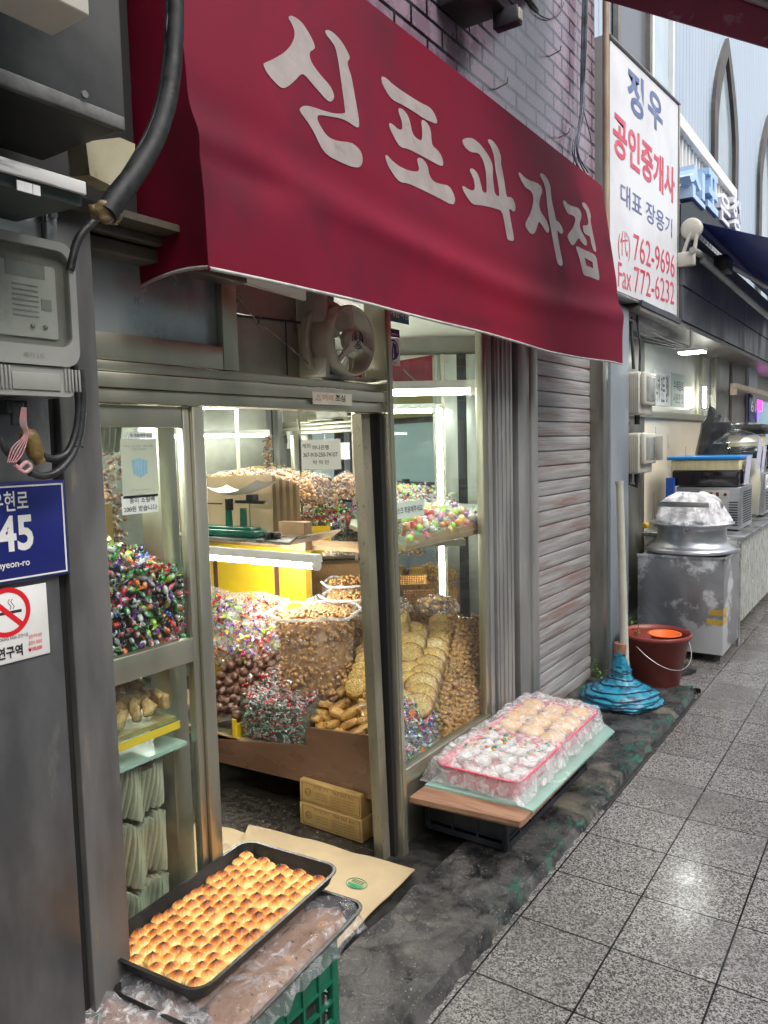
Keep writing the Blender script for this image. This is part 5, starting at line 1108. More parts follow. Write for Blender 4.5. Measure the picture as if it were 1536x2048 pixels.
# tall clear sacks of caramel puffs
def sack(label,px_,pyb,pyt,wpx,y,seed,open_=True,n=1250):
    a=hy(px_-wpx/2,pyb,y); b=hy(px_+wpx/2,pyb,y); tp=hy(px_,pyt,y); r=(b.x-a.x)/2; h=tp.z-a.z; c=Vector(((a.x+b.x)/2,y+r*.0,a.z))
    t=thing('puff_sack',c,label,'sack of sweets'); random.seed(seed); m=MB(); mats=[M['nut_l'],M['nut'],M['nut_l'],M['nut']]
    for i in range(n):
        m.cur=random.randrange(4); an=U(0,6.28)
        if R()<.72:
            z=U(.0,h*.96); rr=r*(.93+.05*math.sin(z*20+seed)); p=c+Vector((math.cos(an)*rr*(.90+.07*R()),math.sin(an)*rr*(.90+.07*R()),z))
        else:
            q=math.sqrt(R())*r*.85; p=c+Vector((math.cos(an)*q,math.sin(an)*q,h*.93+.03*(1-(q/r)**2)))
        m.blob(p,.0098*U(.8,1.25),1,.22,1.5,(1,.85,.75),M=Matrix.Rotation(U(0,6),3,'Y'),seed=i)
    m.cur=1; m.lathe([(r*.80,0),(r*.84,h*.5),(r*.82,h*.90),(0,h*.92)],c,24)
    m.build('caramel_puffs',mats,t)
    m=MB()
    def fb(u,v):
        a=u*6.2832; k=1.05+.035*noise.noise(Vector((math.cos(a)*2.5,math.sin(a)*2.5,v*3+seed)))*2+.02*math.sin(a*9+v*3)*(v>.7)
        rr=r*k*(1+.05*math.sin(v*3)); z=h*1.0*v
        if v>.93: rr*=1+.9*(v-.93)
        return c+Vector((math.cos(a)*rr,math.sin(a)*rr,z+.006*math.sin(a*5)*v))
    m.grid(fb,48,16,closeu=True); m.build('plastic_sack',M['film'],t)
    m=MB(); m.tube([fb(i/48,1.0)+Vector((0,0,.004*math.sin(i*.9))) for i in range(49)],.007,6,cap=False); m.build('rolled_rim',film('rim_film',dens=.35,maxa=.75,sc=30),t)
    return t
sack('tall clear plastic sack of caramel puffs standing open in the middle of the counter',638,1372,1222,128,2.56,1)
sack('second clear sack of caramel puffs behind the tall front one, near the door stile',712,1290,1190,95,2.86,2,n=700)
sack('small open sack of caramel puffs, topmost at the back by the lower mirror shelf',706,1200,1164,86,2.98,3,n=420)
q=hy(625,1250,2.74); nutbag('nut_bag','crumpled clear bag between the candy pillow and the sacks',(q.x,2.76,q.z-.05),.11,.07,.16,120,.010,[M['nut'],M['nut_l']],60,filmm='film_heavy')
# pillow bag of mixed candy and dark bag beneath
def pillow(label,cx,y,z0,w,h,mats,seed,n,fm,size=1.1,lean=.25,corner=True,shape='candy',name='candy_bag'):
    t=thing(name,(cx,y,z0),label,'bag of sweets'); random.seed(seed)
    def surf(u,v,s): 
        k=(math.sin(math.pi*min(1,max(0,u)))*math.sin(math.pi*min(1,max(0,v))))**.45
        b=.055*k+.006*noise.noise(Vector((u*7,v*7,seed)))
        cxw=w*(1+.06*(abs(v-.5)*2)**3)
        return Vector((cx+(u-.5)*cxw,y+lean*v*h-s*b,z0+h*v+.01*math.sin(u*9+seed)*(v>.9)))
    m=MB(); 
    for i in range(n):
        u,v=U(.06,.94),U(.06,.92); m.cur=random.randrange(len(mats)); p=surf(u,v,1)*.0+surf(u,v,U(.55,.92))
        if shape=='candy':
            g=G1[i%3]; n0=len(m.v); Rm=Matrix.Rotation(U(0,6),3,'X')@Matrix.Rotation(U(0,6),3,'Y'); m.v+=[(Rm@v_)*size+p for v_ in g.v]
            for f in g.f: m.f.append([k+n0 for k in f]); m.m.append(m.cur); m.smf.append(True)
        else: m.blob(p,size*.01,1,.2,1.2,(1,.8,.8),seed=i)
    m.build('sweets_inside',mats,t)
    m=MB(); m.grid(lambda u,v:surf(u,v,1.08),30,30); m.grid(lambda u,v:surf(u,v,-1.05),20,20); m.build('plastic_bag',fm,t)
    return t
a=hy(440,1290,2.80); b=hy(585,1190,2.80)
pillow('big clear pillow bag of pastel wrapped candies standing before the yellow cupboard',(a.x+b.x)/2,2.68,a.z-.02,(b.x-a.x),b.z-a.z+.02,[WD['white'],WD['pink'],WD['lime'],WD['purple'],WD['yellow'],WD['orange'],WD['red']],71,300,M['film_heavy'],size=1.5)
a=hy(438,1325,2.72); b=hy(572,1268,2.72)
pillow('flat dark bag of brown sweets lying under the pastel candy bag',(a.x+b.x)/2,2.66,a.z,(b.x-a.x),b.z-a.z,[M['nut_d'],M['nut_d'],WD['black'],WD['gold']],72,200,M['film'],shape='candy',lean=.6,name='dark_candy_bag')
m=MB(); q=hy(588,1345,2.80); m.box((q.x-.14,2.74,.262),(q.x+.02,2.95,q.z+.03)); tag(m.build('small_carton',M['card']),'small brown carton half hidden behind the walnut balls','box')
m=MB(); q=hy(428,1300,2.9); m.box((-3.2,2.80,.262),(q.x+.02,2.85,.55)); tag(m.build('white_board',M['white']),'plain white board standing at the left of the counter behind the walnut balls','board')
# nut slices: loose heap
M['slice']=pm('golden_nut_brittle',(.50,.25,.06),(.68,.42,.14),sc=60,rough=.35,coat=.4,bump=1,bsc=130,lo=.42,hi=.58,c3=(.24,.10,.025),sc3=60,lo3=.54,hi3=.62)
M['slice_y']=pm('pale_rice_cracker',(.50,.30,.10),(.64,.43,.17),sc=60,rough=.4,coat=.25,bump=.9,bsc=130,c3=(.30,.14,.04),sc3=30,lo3=.54,hi3=.66)
def cracker_mat():
    m,nt,b,out=_new('cracker_with_browned_rim'); L=nt.links.new
    tc=nd(nt,'ShaderNodeTexCoord'); ln=nd(nt,'ShaderNodeVectorMath',operation='LENGTH'); L(tc.outputs['Object'],ln.inputs[0])
    n=nd(nt,'ShaderNodeTexNoise',i_Scale=60,i_Detail=6); L(tc.outputs['Object'],n.inputs['Vector'])
    a=nd(nt,'ShaderNodeMath',operation='MULTIPLY_ADD'); a.inputs[1].default_value=.018; L(n.outputs[0],a.inputs[0]); L(ln.outputs['Value'],a.inputs[2])
    c=nd(nt,'ShaderNodeValToRGB'); r=nd(nt,'ShaderNodeMapRange'); r.inputs['From Min'].default_value=.03; r.inputs['From Max'].default_value=.078; L(a.outputs[0],r.inputs['Value']); L(r.outputs[0],c.inputs[0])
    e=c.color_ramp.elements; e[0].position=.3; e[0].color=(.72,.46,.13,1); e[1].position=.95; e[1].color=(.10,.035,.01,1); q=c.color_ramp.elements.new(.66); q.color=(.56,.28,.06,1)
    n2=nd(nt,'ShaderNodeTexNoise',i_Scale=150,i_Detail=4); L(tc.outputs['Object'],n2.inputs['Vector']); g=nd(nt,'ShaderNodeMapRange'); g.inputs['From Min'].default_value=.35; g.inputs['From Max'].default_value=.65; g.inputs['To Min'].default_value=.55; g.inputs['To Max'].default_value=1.15; L(n2.outputs[0],g.inputs['Value'])
    oi=nd(nt,'ShaderNodeObjectInfo'); om=nd(nt,'ShaderNodeMapRange'); om.inputs['To Min'].default_value=.72; om.inputs['To Max'].default_value=1.08; L(oi.outputs['Random'],om.inputs['Value'])
    g2=nd(nt,'ShaderNodeMath',operation='MULTIPLY'); L(g.outputs[0],g2.inputs[0]); L(om.outputs[0],g2.inputs[1])
    x=nd(nt,'ShaderNodeMix',data_type='RGBA',blend_type='MULTIPLY'); x.inputs[0].default_value=1; L(c.outputs[0],x.inputs[6]); L(g2.outputs[0],x.inputs[7]); L(x.outputs[2],b.inputs['Base Color'])
    bp=nd(nt,'ShaderNodeBump',i_Strength=1,i_Distance=.006); L(n2.outputs[0],bp.inputs['Height']); L(bp.outputs[0],b.inputs['Normal']); b.inputs['Roughness'].default_value=.38; b.inputs['Coat Weight'].default_value=.3; return m
M['cracker']=cracker_mat()
M['rough_nut']=pm('rough_peanut_brittle',(.40,.18,.045),(.62,.34,.10),sc=60,rough=.35,coat=.5,bump=1,bsc=110,c3=(.16,.06,.02),sc3=45,lo3=.52,hi3=.62)
def slice_mesh(seed,L=.075,W=.032,T=.020,mt='slice'):
    random.seed(seed); m=MB(); bm=bmesh.new(); bmesh.ops.create_cube(bm,size=1); bmesh.ops.subdivide_edges(bm,edges=bm.edges[:],cuts=4,use_grid_fill=True)
    for v in bm.verts:
        p=v.co.copy(); k=1/(max(abs(p.x),abs(p.y),abs(p.z))*2+1e-9); r=Vector((p.x*2,p.y*2,p.z*2)); q=r.lerp(r.normalized()*1.15,.45)
        n_=noise.noise(p*6+Vector((seed,0,0)))*.14
        v.co=Vector((q.x*L/2*(1+n_*.5),q.y*W/2*(1+n_)+.004*math.cos(q.x*1.5),q.z*T/2*(1+n_*1.5)))
    m.bm(bm,True); return meshof(m,'nut_slice',M[mt])
SM=[slice_mesh(s,.088,.038,.026) for s in (1,2,3)]
random.seed(12)
loose=[(640,1400),(662,1385),(690,1378),(715,1395),(735,1410),(650,1430),(680,1412),(705,1425),(668,1448),(700,1450),(725,1440),(645,1455),(740,1385),(690,1470),(720,1465),(662,1368),(710,1372),(735,1430),(655,1410),(745,1365),(728,1358),(700,1360),(680,1430),(640,1442)]
for i,(px_,py_) in enumerate(loose):
    y=2.345+(1470-py_)/110*.22+U(-.01,.01); p=hy(px_,py_,y)
    o=bpy.data.objects.new('nut_slice',SM[i%3]); o.location=p; o.rotation_euler=(U(-.5,.5),U(-.6,.6),U(0,3.14)); o.scale=(U(.95,1.2),)*3; COL.objects.link(o); tag(o,'loose golden nut slice in the heap right of the striped candy bin','cookie','loose nut slices on the counter')
m=MB(); 
p0=hy(622,1480,2.36);p1=hy(752,1490,2.36);p2=hy(752,1375,2.62);p3=hy(640,1375,2.62)
m.grid(lambda u,v:(p0*(1-u)+p1*u)*(1-v)+(p3*(1-u)+p2*u)*v+Vector((0,0,-.02+.01*noise.noise(Vector((u*6,v*6,0))))),20,20); tag(m.build('nut_slice_base',M['slice']),'bottom layer of nut slices on the counter','sweets',kind='stuff')
# fanned rows of flat crackers
def disc_mesh(seed,r=.048,T=.013,mt='slice_y'):
    random.seed(seed); m=MB(); n=28; vs=[];
    for k,(rr,z) in enumerate([(0.001,T*.5),(r*.8,T*.55),(r*.97,T*.35),(r,0),(r*.96,-T*.4),(r*.8,-T*.5),(.001,-T*.5)]):
        for i in range(n):
            a=6.2832*i/n; q=1+.05*noise.noise(Vector((math.cos(a)*3,math.sin(a)*3,seed+k*.2))); vs.append((rr*q*math.cos(a),rr*q*math.sin(a)*.85,z+.0015*noise.noise(Vector((math.cos(a)*5*rr/r,math.sin(a)*5*rr/r,seed)))))
    m.add(vs,[(k*n+i,k*n+(i+1)%n,(k+1)*n+(i+1)%n,(k+1)*n+i) for k in range(6) for i in range(n)],True); return meshof(m,'flat_cracker',M[mt])
DM=[disc_mesh(s,r=.064,T=.022,mt='cracker') for s in (1,2,3)]; DR=[disc_mesh(s,.046,.02,'rough_nut') for s in (4,5,6)]; DS=[disc_mesh(s,.046,.021,'cracker') for s in (7,8)]
random.seed(14)
def fan(px0,py0,px1,py1,y0,y1,n,meshes,label,grp,tilt=-.55,sc_=1,rz=0):
    for i in range(n):
        t=i/(n-1); q=hy(px0+(px1-px0)*t+U(-2,2),py0+(py1-py0)*t,y0+(y1-y0)*t)
        o=bpy.data.objects.new('flat_cracker',random.choice(meshes)); o.location=q; o.rotation_euler=(1.25+U(-.08,.08),U(-.1,.1),.35+U(-.1,.1)); o.scale=(sc_*U(.95,1.07),)*3; COL.objects.link(o)
        tag(o,label,'cookie',grp)
fan(712,1375,755,1235,2.46,2.86,9,DS,'golden flat cracker in the leaning row beside the front sack','golden crackers in the row by the sack',-.35,.95)
fan(752,1400,772,1270,2.44,2.80,8,DS,'golden flat cracker in the row half hidden by the door stile','golden crackers behind the door stile',-.35,.95)
# ---------------- stacks in the right display window
random.seed(15)
for _m in DM+DR+DS: pass
def stack(x,y,z0,n,dz,meshes,label,grp,tx=.18,rz=0,sc_=1.0,drift=(0,0)):
    for i in range(n):
        o=bpy.data.objects.new('flat_cracker',random.choice(meshes)); o.location=(x+drift[0]*i/n+U(-.004,.004),y+drift[1]*i/n+U(-.004,.004),z0+i*dz); o.rotation_euler=(U(-.05,.05)+tx*.5,tx+U(-.06,.06),rz+U(-.2,.2)); o.scale=(sc_*U(.95,1.06),)*3; COL.objects.link(o)
        tag(o,label,'cookie',grp)
def nutdisc(seed,r=.044,mt='rough_nut',nb=20,bs=.0135):
    random.seed(seed); m=MB()
    for i in range(nb):
        q=math.sqrt((i+.5)/nb)*r; an=i*2.4; m.blob((q*math.cos(an),q*math.sin(an),U(-.005,.005)),bs*U(.8,1.2),1,.2,1.3,(1,.85,.7),M=Matrix.Rotation(U(0,6),3,'X')@Matrix.Rotation(U(0,6),3,'Z'),seed=seed*50+i)
    return meshof(m,'nut_cracker',M[mt])
ND=[nutdisc(s_) for s_ in (1,2,3)]
random.seed(15)
def shingle(px0,py0,px1,py1,x0,x1,n,meshes,label,grp,nrm,sc_=1.0,jit=.12):
    for i in range(n):
        t=i/(n-1); bow=14*math.sin(t*3.14); q=hx(px0+(px1-px0)*t+U(-3,3),py0+(py1-py0)*t-bow*.2,x0+(x1-x0)*t+U(-.004,.004))
        nn=(Vector(nrm)+Vector((U(-jit,jit),U(-jit,jit),U(-jit,jit)))).normalized()
        o=bpy.data.objects.new('flat_cracker',random.choice(meshes)); o.location=q; o.rotation_mode='QUATERNION'; o.rotation_quaternion=nn.to_track_quat('Z','Y'); o.rotation_mode='XYZ'; o.rotation_euler=nn.to_track_quat('Z','Y').to_euler(); o.scale=(sc_*U(.94,1.08),)*3; COL.objects.link(o)
        tag(o,label,'cookie',grp)
NM=(.46,-.62,.52)
for (a0,b0,a1,b1,x0,x1,n,ms,lb,gr,nm,sc_) in [
 (808,1430,828,1268,-1.66,-1.84,9,DM,'pale rice cracker in the leaning row beside the door jamb','pale crackers, row beside the jamb',NM,1.0),
 (836,1412,882,1250,-1.625,-1.80,10,DM,'pale rice cracker in the long leaning row above the glass divider','pale crackers, row above the divider',NM,1.1),
 (872,1440,912,1248,-1.605,-1.74,12,ND,'rough nut cracker in the leaning row right of the pale crackers','nut crackers, leaning row',NM,1.15),
 (892,1478,932,1250,-1.588,-1.68,25,ND,'rough nut cracker in the row beside the pale crackers','nut crackers, row beside the pale ones',(.75,-.35,.55),1.05),
 (918,1468,956,1248,-1.585,-1.66,25,ND,'rough nut cracker in the middle nut row at the window','nut crackers, middle row',(.75,-.35,.55),1.05),
 (945,1452,974,1250,-1.582,-1.63,24,ND,'rough nut cracker in the row against the window frame','nut crackers, row at the window frame',(.75,-.35,.55),1.05),
 (902,1440,900,1330,-1.60,-1.66,10,ND,'rough nut cracker filling the gap between the pale and nut rows','nut crackers, gap filler',(.7,-.4,.6),1.0),
 (800,1300,800,1235,-1.86,-1.92,8,DS,'golden cracker in the dark row tucked behind the jamb','golden crackers behind the jamb',NM,1.0),
 ]: shingle(a0,b0,a1,b1,x0,x1,n,ms,lb,gr,nm,sc_)
m=MB()
c00=hx(806,1440,-1.72);c10=hx(985,1470,-1.605);c11=hx(982,1260,-1.70);c01=hx(806,1275,-1.88)
m.grid(lambda u,v:(c00*(1-u)+c10*u)*(1-v)+(c01*(1-u)+c11*u)*v+Vector((-.018+.01*noise.noise(Vector((u*7,v*7,0))),0,0)),24,24); tag(m.build('cracker_bed',M['rough_nut']),'packed inner mass of crackers behind the front rows in the display window','crackers',kind='stuff')
# waffle box and lumpy bags over stacks
wf_=pm('orange_waffle',(.42,.18,.055),(.55,.28,.09),sc=10,rough=.45,bump=.3)
a=hx(800,1190,-1.80); 
m=MB(); q=hn(838,1192,MP+MN*.25,MN); bx=Vector((q.x,q.y,q.z))
ux=MT*.085; vz=Vector((0,0,.032))+MN*-.02
def wq(u,v): return bx+ux*(u*2-1)+vz*(v*2-1)+MN*(.004*(abs(math.sin(u*38))**6+abs(math.sin(v*16))**6))
m.grid(wq,90,40,sm=False); tag(m.build('waffle_sheet',wf_),'orange brown waffle sheet with a grid pattern standing behind the cracker stacks','waffle')
q=hx(925,1215,-1.74); nutbag('nut_bag','lumpy clear bag of brown brittle lying on the cracker stacks at the right',(-1.74,2.93,.77),.10,.11,.06,190,.011,[M['nut'],M['nut_d'],M['nut_l']],80,filmm='film')
nutbag('nut_bag','greyish bag of nut clusters on the back stacks beside the jamb',(-1.86,2.72,.80),.11,.10,.055,170,.011,[M['nut_d'],M['nut']],81,filmm='film')
# glitter candy bag low behind the glass
gl=[WD['purple'],WD['green'],WD['blue'],WD['pink'],WD['white'],wrap('iridescent_wrapper',(.35,.45,.5),metal=.8),wrap('lilac_wrapper',(.45,.35,.6),metal=.7)]
def gb():
    u=R(); return Vector((-1.575-U(0,.10),2.33+.30*u,.30+U(0,.19*(1-.35*u))))
t=thing('glitter_candy_bag',(-1.62,2.48,.29),'large clear bag of shiny purple and silver candies low in the display window','bag of sweets')
random.seed(91); m=MB()
for i in range(330):
    p=gb(); m.cur=random.randrange(len(gl)); g_=G1[i%3]; n0=len(m.v); Rm=Matrix.Rotation(U(0,6),3,'X')@Matrix.Rotation(U(0,6),3,'Y'); m.v+=[(Rm@v_)*1.1+p for v_ in g_.v]
    for f in g_.f: m.f.append([k+n0 for k in f]); m.m.append(m.cur); m.smf.append(True)
m.build('sweets_inside',gl,t)
m=MB(); m.grid(lambda u,v:Vector((-1.562-.10*v**2-.004*noise.noise(Vector((u*8,v*8,0))),2.32+.32*u,.30+(.21-.07*u)*v+.006*noise.noise(Vector((u*5,v*9,3))))),30,24)
m.grid(lambda u,v:Vector((-1.662-.1*v,2.32+.32*u,.51-.07*u+.01*noise.noise(Vector((u*9,v*5,1))))),24,8); m.build('plastic_bag',M['film_thin'],t)
m=MB()
for (px_,py_,r_) in ((825,1425,.018),(845,1500,.014),(818,1400,.012)):
    q=hx(px_,py_,-1.559); m.prism([(q.x,q.y+r_*math.cos(k*1.05)*U(.8,1.3),q.z+r_*.8*math.sin(k*1.05)) for k in range(6)],(-.001,0,0))
m.build('orange_print',pm('orange_print',(.75,.2,.03),rough=.4),t)
# upper part of the same kind of bag seen through the door opening
a=hy(690,1490,2.33); b=hy(772,1415,2.33)
pillow('clear bag of iridescent teal and purple candies behind the front board beside the door stile',(a.x+b.x)/2+.02,2.335,.30,(b.x-a.x)+.02,b.z-.30,gl,92,200,M['film'],size=.95,lean=.9)
m=MB(); m.box((-1.560,2.642,.306),(-1.62,2.646,.47)); tag(m.build('glass_divider',M['glass_case']),'low upright glass divider between the glitter bag and the cracker stacks','divider')
# ---------------- lower left window: cookies, shelf, packets
ck=[slice_mesh(s,.04,.026,.02,'slice_y') for s in (31,32)]
random.seed(17)
for i in range(90):
    y=U(1.03,1.30); x=-1.585-U(0,.15); z=.822+U(0,.02)+.04*(-1.58-x)/.16*1.2+.025*(y-1.03)/.3
    o=bpy.data.objects.new('curled_cookie',ck[i%2]); o.location=(x,y,z); o.rotation_euler=E3(); COL.objects.link(o); tag(o,'small curled golden cookie in the tray of the lower left window','cookie','curled cookies in the lower left window')
t=thing('cookie_tray',(-1.66,1.17,.80),'clear tray with a yellow edge under the curled cookies','tray')
m=MB(); m.box((-1.76,1.02,.80),(-1.575,1.31,.812)); m.build('tray_bed',M['slice_y'],t)
m=MB(); m.box((-1.569,1.02,.80),(-1.565,1.315,.85)); m.build('clear_front',M['glass_case'],t)
m=MB(); m.box((-1.569,1.02,.780),(-1.565,1.315,.7995)); m.build('yellow_edge',M['yellow'],t)
t=thing('glass_shelf',(-1.66,1.17,.70),'pale green glass shelf in the lower left window','shelf')
m=MB(); m.box((-1.85,1.012,.725),(-1.57,1.34,.735)); m.build('pane',pm('pale_green_frosted_glass',(.30,.44,.38),(.38,.52,.46),sc=4,rough=.15,coat=.5),t)
M['pk']=pm('grey_cream_packets',(.34,.34,.25),(.22,.22,.16),sc=9,rough=.45,st=(1,3,.6),bump=.4)
random.seed(18)
for row,(z0,h) in enumerate(((.575,.13),(.41,.15),(.24,.15),(.07,.15))):
    for i in range(22):
        y=1.035+i*.0115; m=MB(); x0=-1.60-row*.0; dz=.012*math.sin(i*.7+row)+U(-.006,.006)-.05*(i/22)*(row>0)*0
        def fpk(u,v,y=y,h=h,z0=z0,dz=dz,i=i): return Vector((x0-.11*u+.01*math.sin(v*3+i),y+.006*v+.003*math.sin(u*6+i)-.012*(1-v)**2,z0+dz+h*v-.012*(u-.1)**2*8*v+.02*u*.0))
        if i==0: base=[]
        m.grid(fpk,5,6); m2=MB(); m2.grid(lambda u,v:fpk(u,v)+Vector((0,.006,0)),5,6); n0=len(m.v); m.v+=m2.v
        for f in m2.f: m.f.append([k+n0 for k in f]); m.m.append(0); m.smf.append(True)
        # rim joining the two faces
        nu=6
        for k in range(5): m.f.append([6*6+k,6*6+k+1,n0+6*6+k+1,n0+6*6+k]); m.m.append(0); m.smf.append(False)
        for k in range(6): m.f.append([k*6,(k+1)*6,n0+(k+1)*6,n0+k*6]); m.m.append(0); m.smf.append(False)
        tag(m.build('flat_packet',M['pk']),'flat cream packet in the %s row of packets behind the lower left window'%(['top','second','third','bottom'][row]),'packet','flat packets, %s row'%(['top','second','third','bottom'][row]))
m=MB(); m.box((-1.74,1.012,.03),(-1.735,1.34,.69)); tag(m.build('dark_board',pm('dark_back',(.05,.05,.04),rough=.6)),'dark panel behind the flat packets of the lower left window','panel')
m=MB(); m.box((-1.90,1.03,1.10),(-1.86,1.36,1.36)); tag(m.build('cardboard_sheet',pm('yellowed_cardboard',(.36,.24,.09),(.45,.34,.08),sc=4,rough=.6)),'yellow brown taped cardboard behind the candy heap in the left window','cardboard')
random.seed(19)
def tall():
    return Vector((-1.95-U(0,.05),1.44+U(-.04,.04),U(1.12,1.6)))
t=thing('tall_nut_bag',(-1.95,1.44,1.1),'tall clear bag of small brown sweets hanging behind the poster in the left window','bag of sweets')
m=MB()
for i in range(220): m.cur=i%2; m.blob(tall(),.010,1,.2,1,(1,.8,.8),seed=i)
m.build('sweets_inside',[M['nut_d'],M['nut']],t); m=MB(); m.grid(lambda u,v:Vector((-1.935+.01*noise.noise(Vector((u*5,v*15,0))),1.385+.11*u,1.1+.52*v)),10,40); m.build('plastic_bag',M['film'],t)
# ================================================================ THINGS ON THE STEP
# cake tray
A0=Vector((-1.172,1.0,0)); LV=Vector((-.085,.9964,0)).normalized(); WV=Vector((-LV.y,LV.x,0))
TL,TW=.53,.315
def tp(l,w,z): return A0+LV*l+WV*w+Vector((0,0,z))
def rtray(name,lab,cat,l0,w0,L,W,zb,zt,r,mt,flare=.012,th=.003,rim=.006,f=tp):
    def ring(o,z,n=7):
        P=[]
        for cx,cy,a0 in ((l0+L-r,w0+W-r,0),(l0+r,w0+W-r,90),(l0+r,w0+r,180),(l0+L-r,w0+r,270)):
            for i in range(n): a=math.radians(a0+90*i/(n-1)); P.append(f(cx+(r+o)*math.cos(a),cy+(r+o)*math.sin(a),z))
        return P
    rings=[ring(-flare-.01,zb),ring(-flare,zb+.002),ring(0,zt-.002),ring(rim,zt),ring(rim,zt+.002),ring(-th,zt+.002),ring(-flare-th,zb+.006),ring(-flare-.012,zb+.004)]
    n=len(rings[0]); m=MB(); m.add([v for rg in rings for v in rg],[(k*n+i,k*n+(i+1)%n,(k+1)*n+(i+1)%n,(k+1)*n+i) for k in range(len(rings)-1) for i in range(n)],False)
    m.add(rings[0],[tuple(range(n))],False); m.add(rings[-1],[tuple(range(n))],False)
    return m
blk=pm('black_baking_steel',(.018,.018,.019),(.04,.038,.036),sc=6,rough=.32,r2=.5,metal=.3,bump=.1)
m=rtray('',0,0,0,0,TL,TW,.366,.400,.04,None)
tag(m.build('baking_tray',blk),'black baking tray full of ridged golden cakes at the lower left','tray')
def cake_mat():
    m,nt,b,out=_new('baked_ridged_cake'); L=nt.links.new
    tc=nd(nt,'ShaderNodeTexCoord'); sp=nd(nt,'ShaderNodeSeparateXYZ'); L(tc.outputs['Object'],sp.inputs[0])
    oi=nd(nt,'ShaderNodeObjectInfo')
    n=nd(nt,'ShaderNodeTexNoise',i_Scale=70,i_Detail=4); L(tc.outputs['Object'],n.inputs['Vector'])
    a=nd(nt,'ShaderNodeMath',operation='MULTIPLY_ADD'); a.inputs[1].default_value=.007; L(n.outputs[0],a.inputs[0]); L(sp.outputs[2],a.inputs[2])
    a2=nd(nt,'ShaderNodeMath',operation='MULTIPLY_ADD'); a2.inputs[1].default_value=.007; L(oi.outputs['Random'],a2.inputs[0]); L(a.outputs[0],a2.inputs[2])
    r=nd(nt,'ShaderNodeMapRange'); r.inputs['From Min'].default_value=.004; r.inputs['From Max'].default_value=.036; L(a2.outputs[0],r.inputs['Value'])
    c=nd(nt,'ShaderNodeValToRGB'); e=c.color_ramp.elements; e[0].position=.0; e[0].color=(.84,.62,.25,1); e[1].position=1; e[1].color=(.03,.010,.006,1)
    for p,cl in ((.50,(.88,.62,.24,1)),(.68,(.78,.38,.09,1)),(.80,(.55,.16,.025,1)),(.93,(.20,.05,.012,1))):
        q=c.color_ramp.elements.new(p); q.color=cl
    L(r.outputs[0],c.inputs[0]); L(c.outputs[0],b.inputs['Base Color']); b.inputs['Roughness'].default_value=.45; b.inputs['Coat Weight'].default_value=.15; b.inputs['Coat Roughness'].default_value=.3
    b.inputs['Subsurface Weight'].default_value=.12; b.inputs['Subsurface Scale'].default_value=.006; return m
cmx=cake_mat(); KM=[]
for s in range(3):
    m=MB(); n=44
    prof=[(.0185,0),(.0208,.004),(.0212,.009),(.0195,.014),(.0150,.019),(.0095,.0225),(.0045,.0255),(.0018,.029),(.0003,.031)]
    def fc(u,v,s=s):
        k=v*(len(prof)-1); i=min(int(k),len(prof)-2); t=k-i; r=prof[i][0]*(1-t)+prof[i+1][0]*t; z=prof[i][1]*(1-t)+prof[i+1][1]*t
        a=u*6.2832; g=1-.15*(abs(math.sin(a*5.5+v*1.2+s)))**3*(1 if v>.12 else v/.12)*(1-v*.3); lean=.0016*math.sin(s*2)*v
        return Vector((r*g*math.cos(a)+lean,r*g*math.sin(a),z))
    m.grid(fc,n,16,closeu=True); KM.append(meshof(m,'ridged_cake',cmx))
random.seed(41)
nr,nc=15,9
for i in range(nr):
    for j in range(nc):
        l=.040+i*(TL-.084)/(nr-1)+(.0165 if j%2 else 0)-.004; w=.038+j*(TW-.076)/(nc-1)
        if l>TL-.034: continue
        o=bpy.data.objects.new('ridged_cake',random.choice(KM)); o.location=tp(l+U(-.003,.003),w+U(-.003,.003),.371); o.rotation_euler=(U(-.09,.09),U(-.09,.09),U(0,6.28)); o.scale=(U(.90,1.10),U(.90,1.10),U(.76,1.06)); COL.objects.link(o)
        tag(o,'small ridged golden cake with a scorched tip on the black baking tray','cake','ridged cakes on the black baking tray')
# second wrapped tray, shifted out
m=rtray('',0,0,-.03,-.10,.52,.33,.318,.348,.035,None)
t=thing('wrapped_tray',tp(.23,.05,.318),'plastic wrapped black tray with long speckled bread below the baking tray','tray')
m.build('tray',blk,t)
M['bread']=pm('speckled_brown_bread',(.30,.15,.08),(.42,.25,.15),sc=20,rough=.4,coat=.3,bump=.4,c3=(.05,.02,.03),sc3=60,lo3=.60,hi3=.64)
for k,(w0,ww) in enumerate(((-.088,.115),(.035,.115))):
    m=MB()
    def fbq(u,v,w0=w0,ww=ww):
        a=v*math.pi; e=min(1,min(u,1-u)*9)**.5; return tp(.0+.465*u,w0+ww/2+(ww/2)*math.cos(a)*e*1.0,.325+.022*max(0,math.sin(a))**.35*e+.003*noise.noise(Vector((u*12,v*5,k))))
    m.grid(fbq,50,14); m.build('bread_loaf',M['bread'],t)
m=MB()
def fwr(u,v):
    l=-.04+.54*u; w=-.118+.36*v; z=.357+.010*noise.noise(Vector((u*7,v*7,2)))*1.5
    if v<.10: z-=.38*(.10-v)*1.1+.02*noise.noise(Vector((u*14,v*9,5)))*(1-v*5); w+=.012*noise.noise(Vector((u*6,0,7)))*(1-v*8)
    if u<.08: z-=(.08-u)*.9; 
    if u>.94: z-=(u-.94)*.9; 
    return tp(l,w,z)
m.grid(fwr,70,50); m.build('plastic_wrap',film('dark_cling_film',dens=.10,maxa=.45,tint=(.8,.8,.82),sc=22,rough=.08,lo=.5,hi=.7),t)
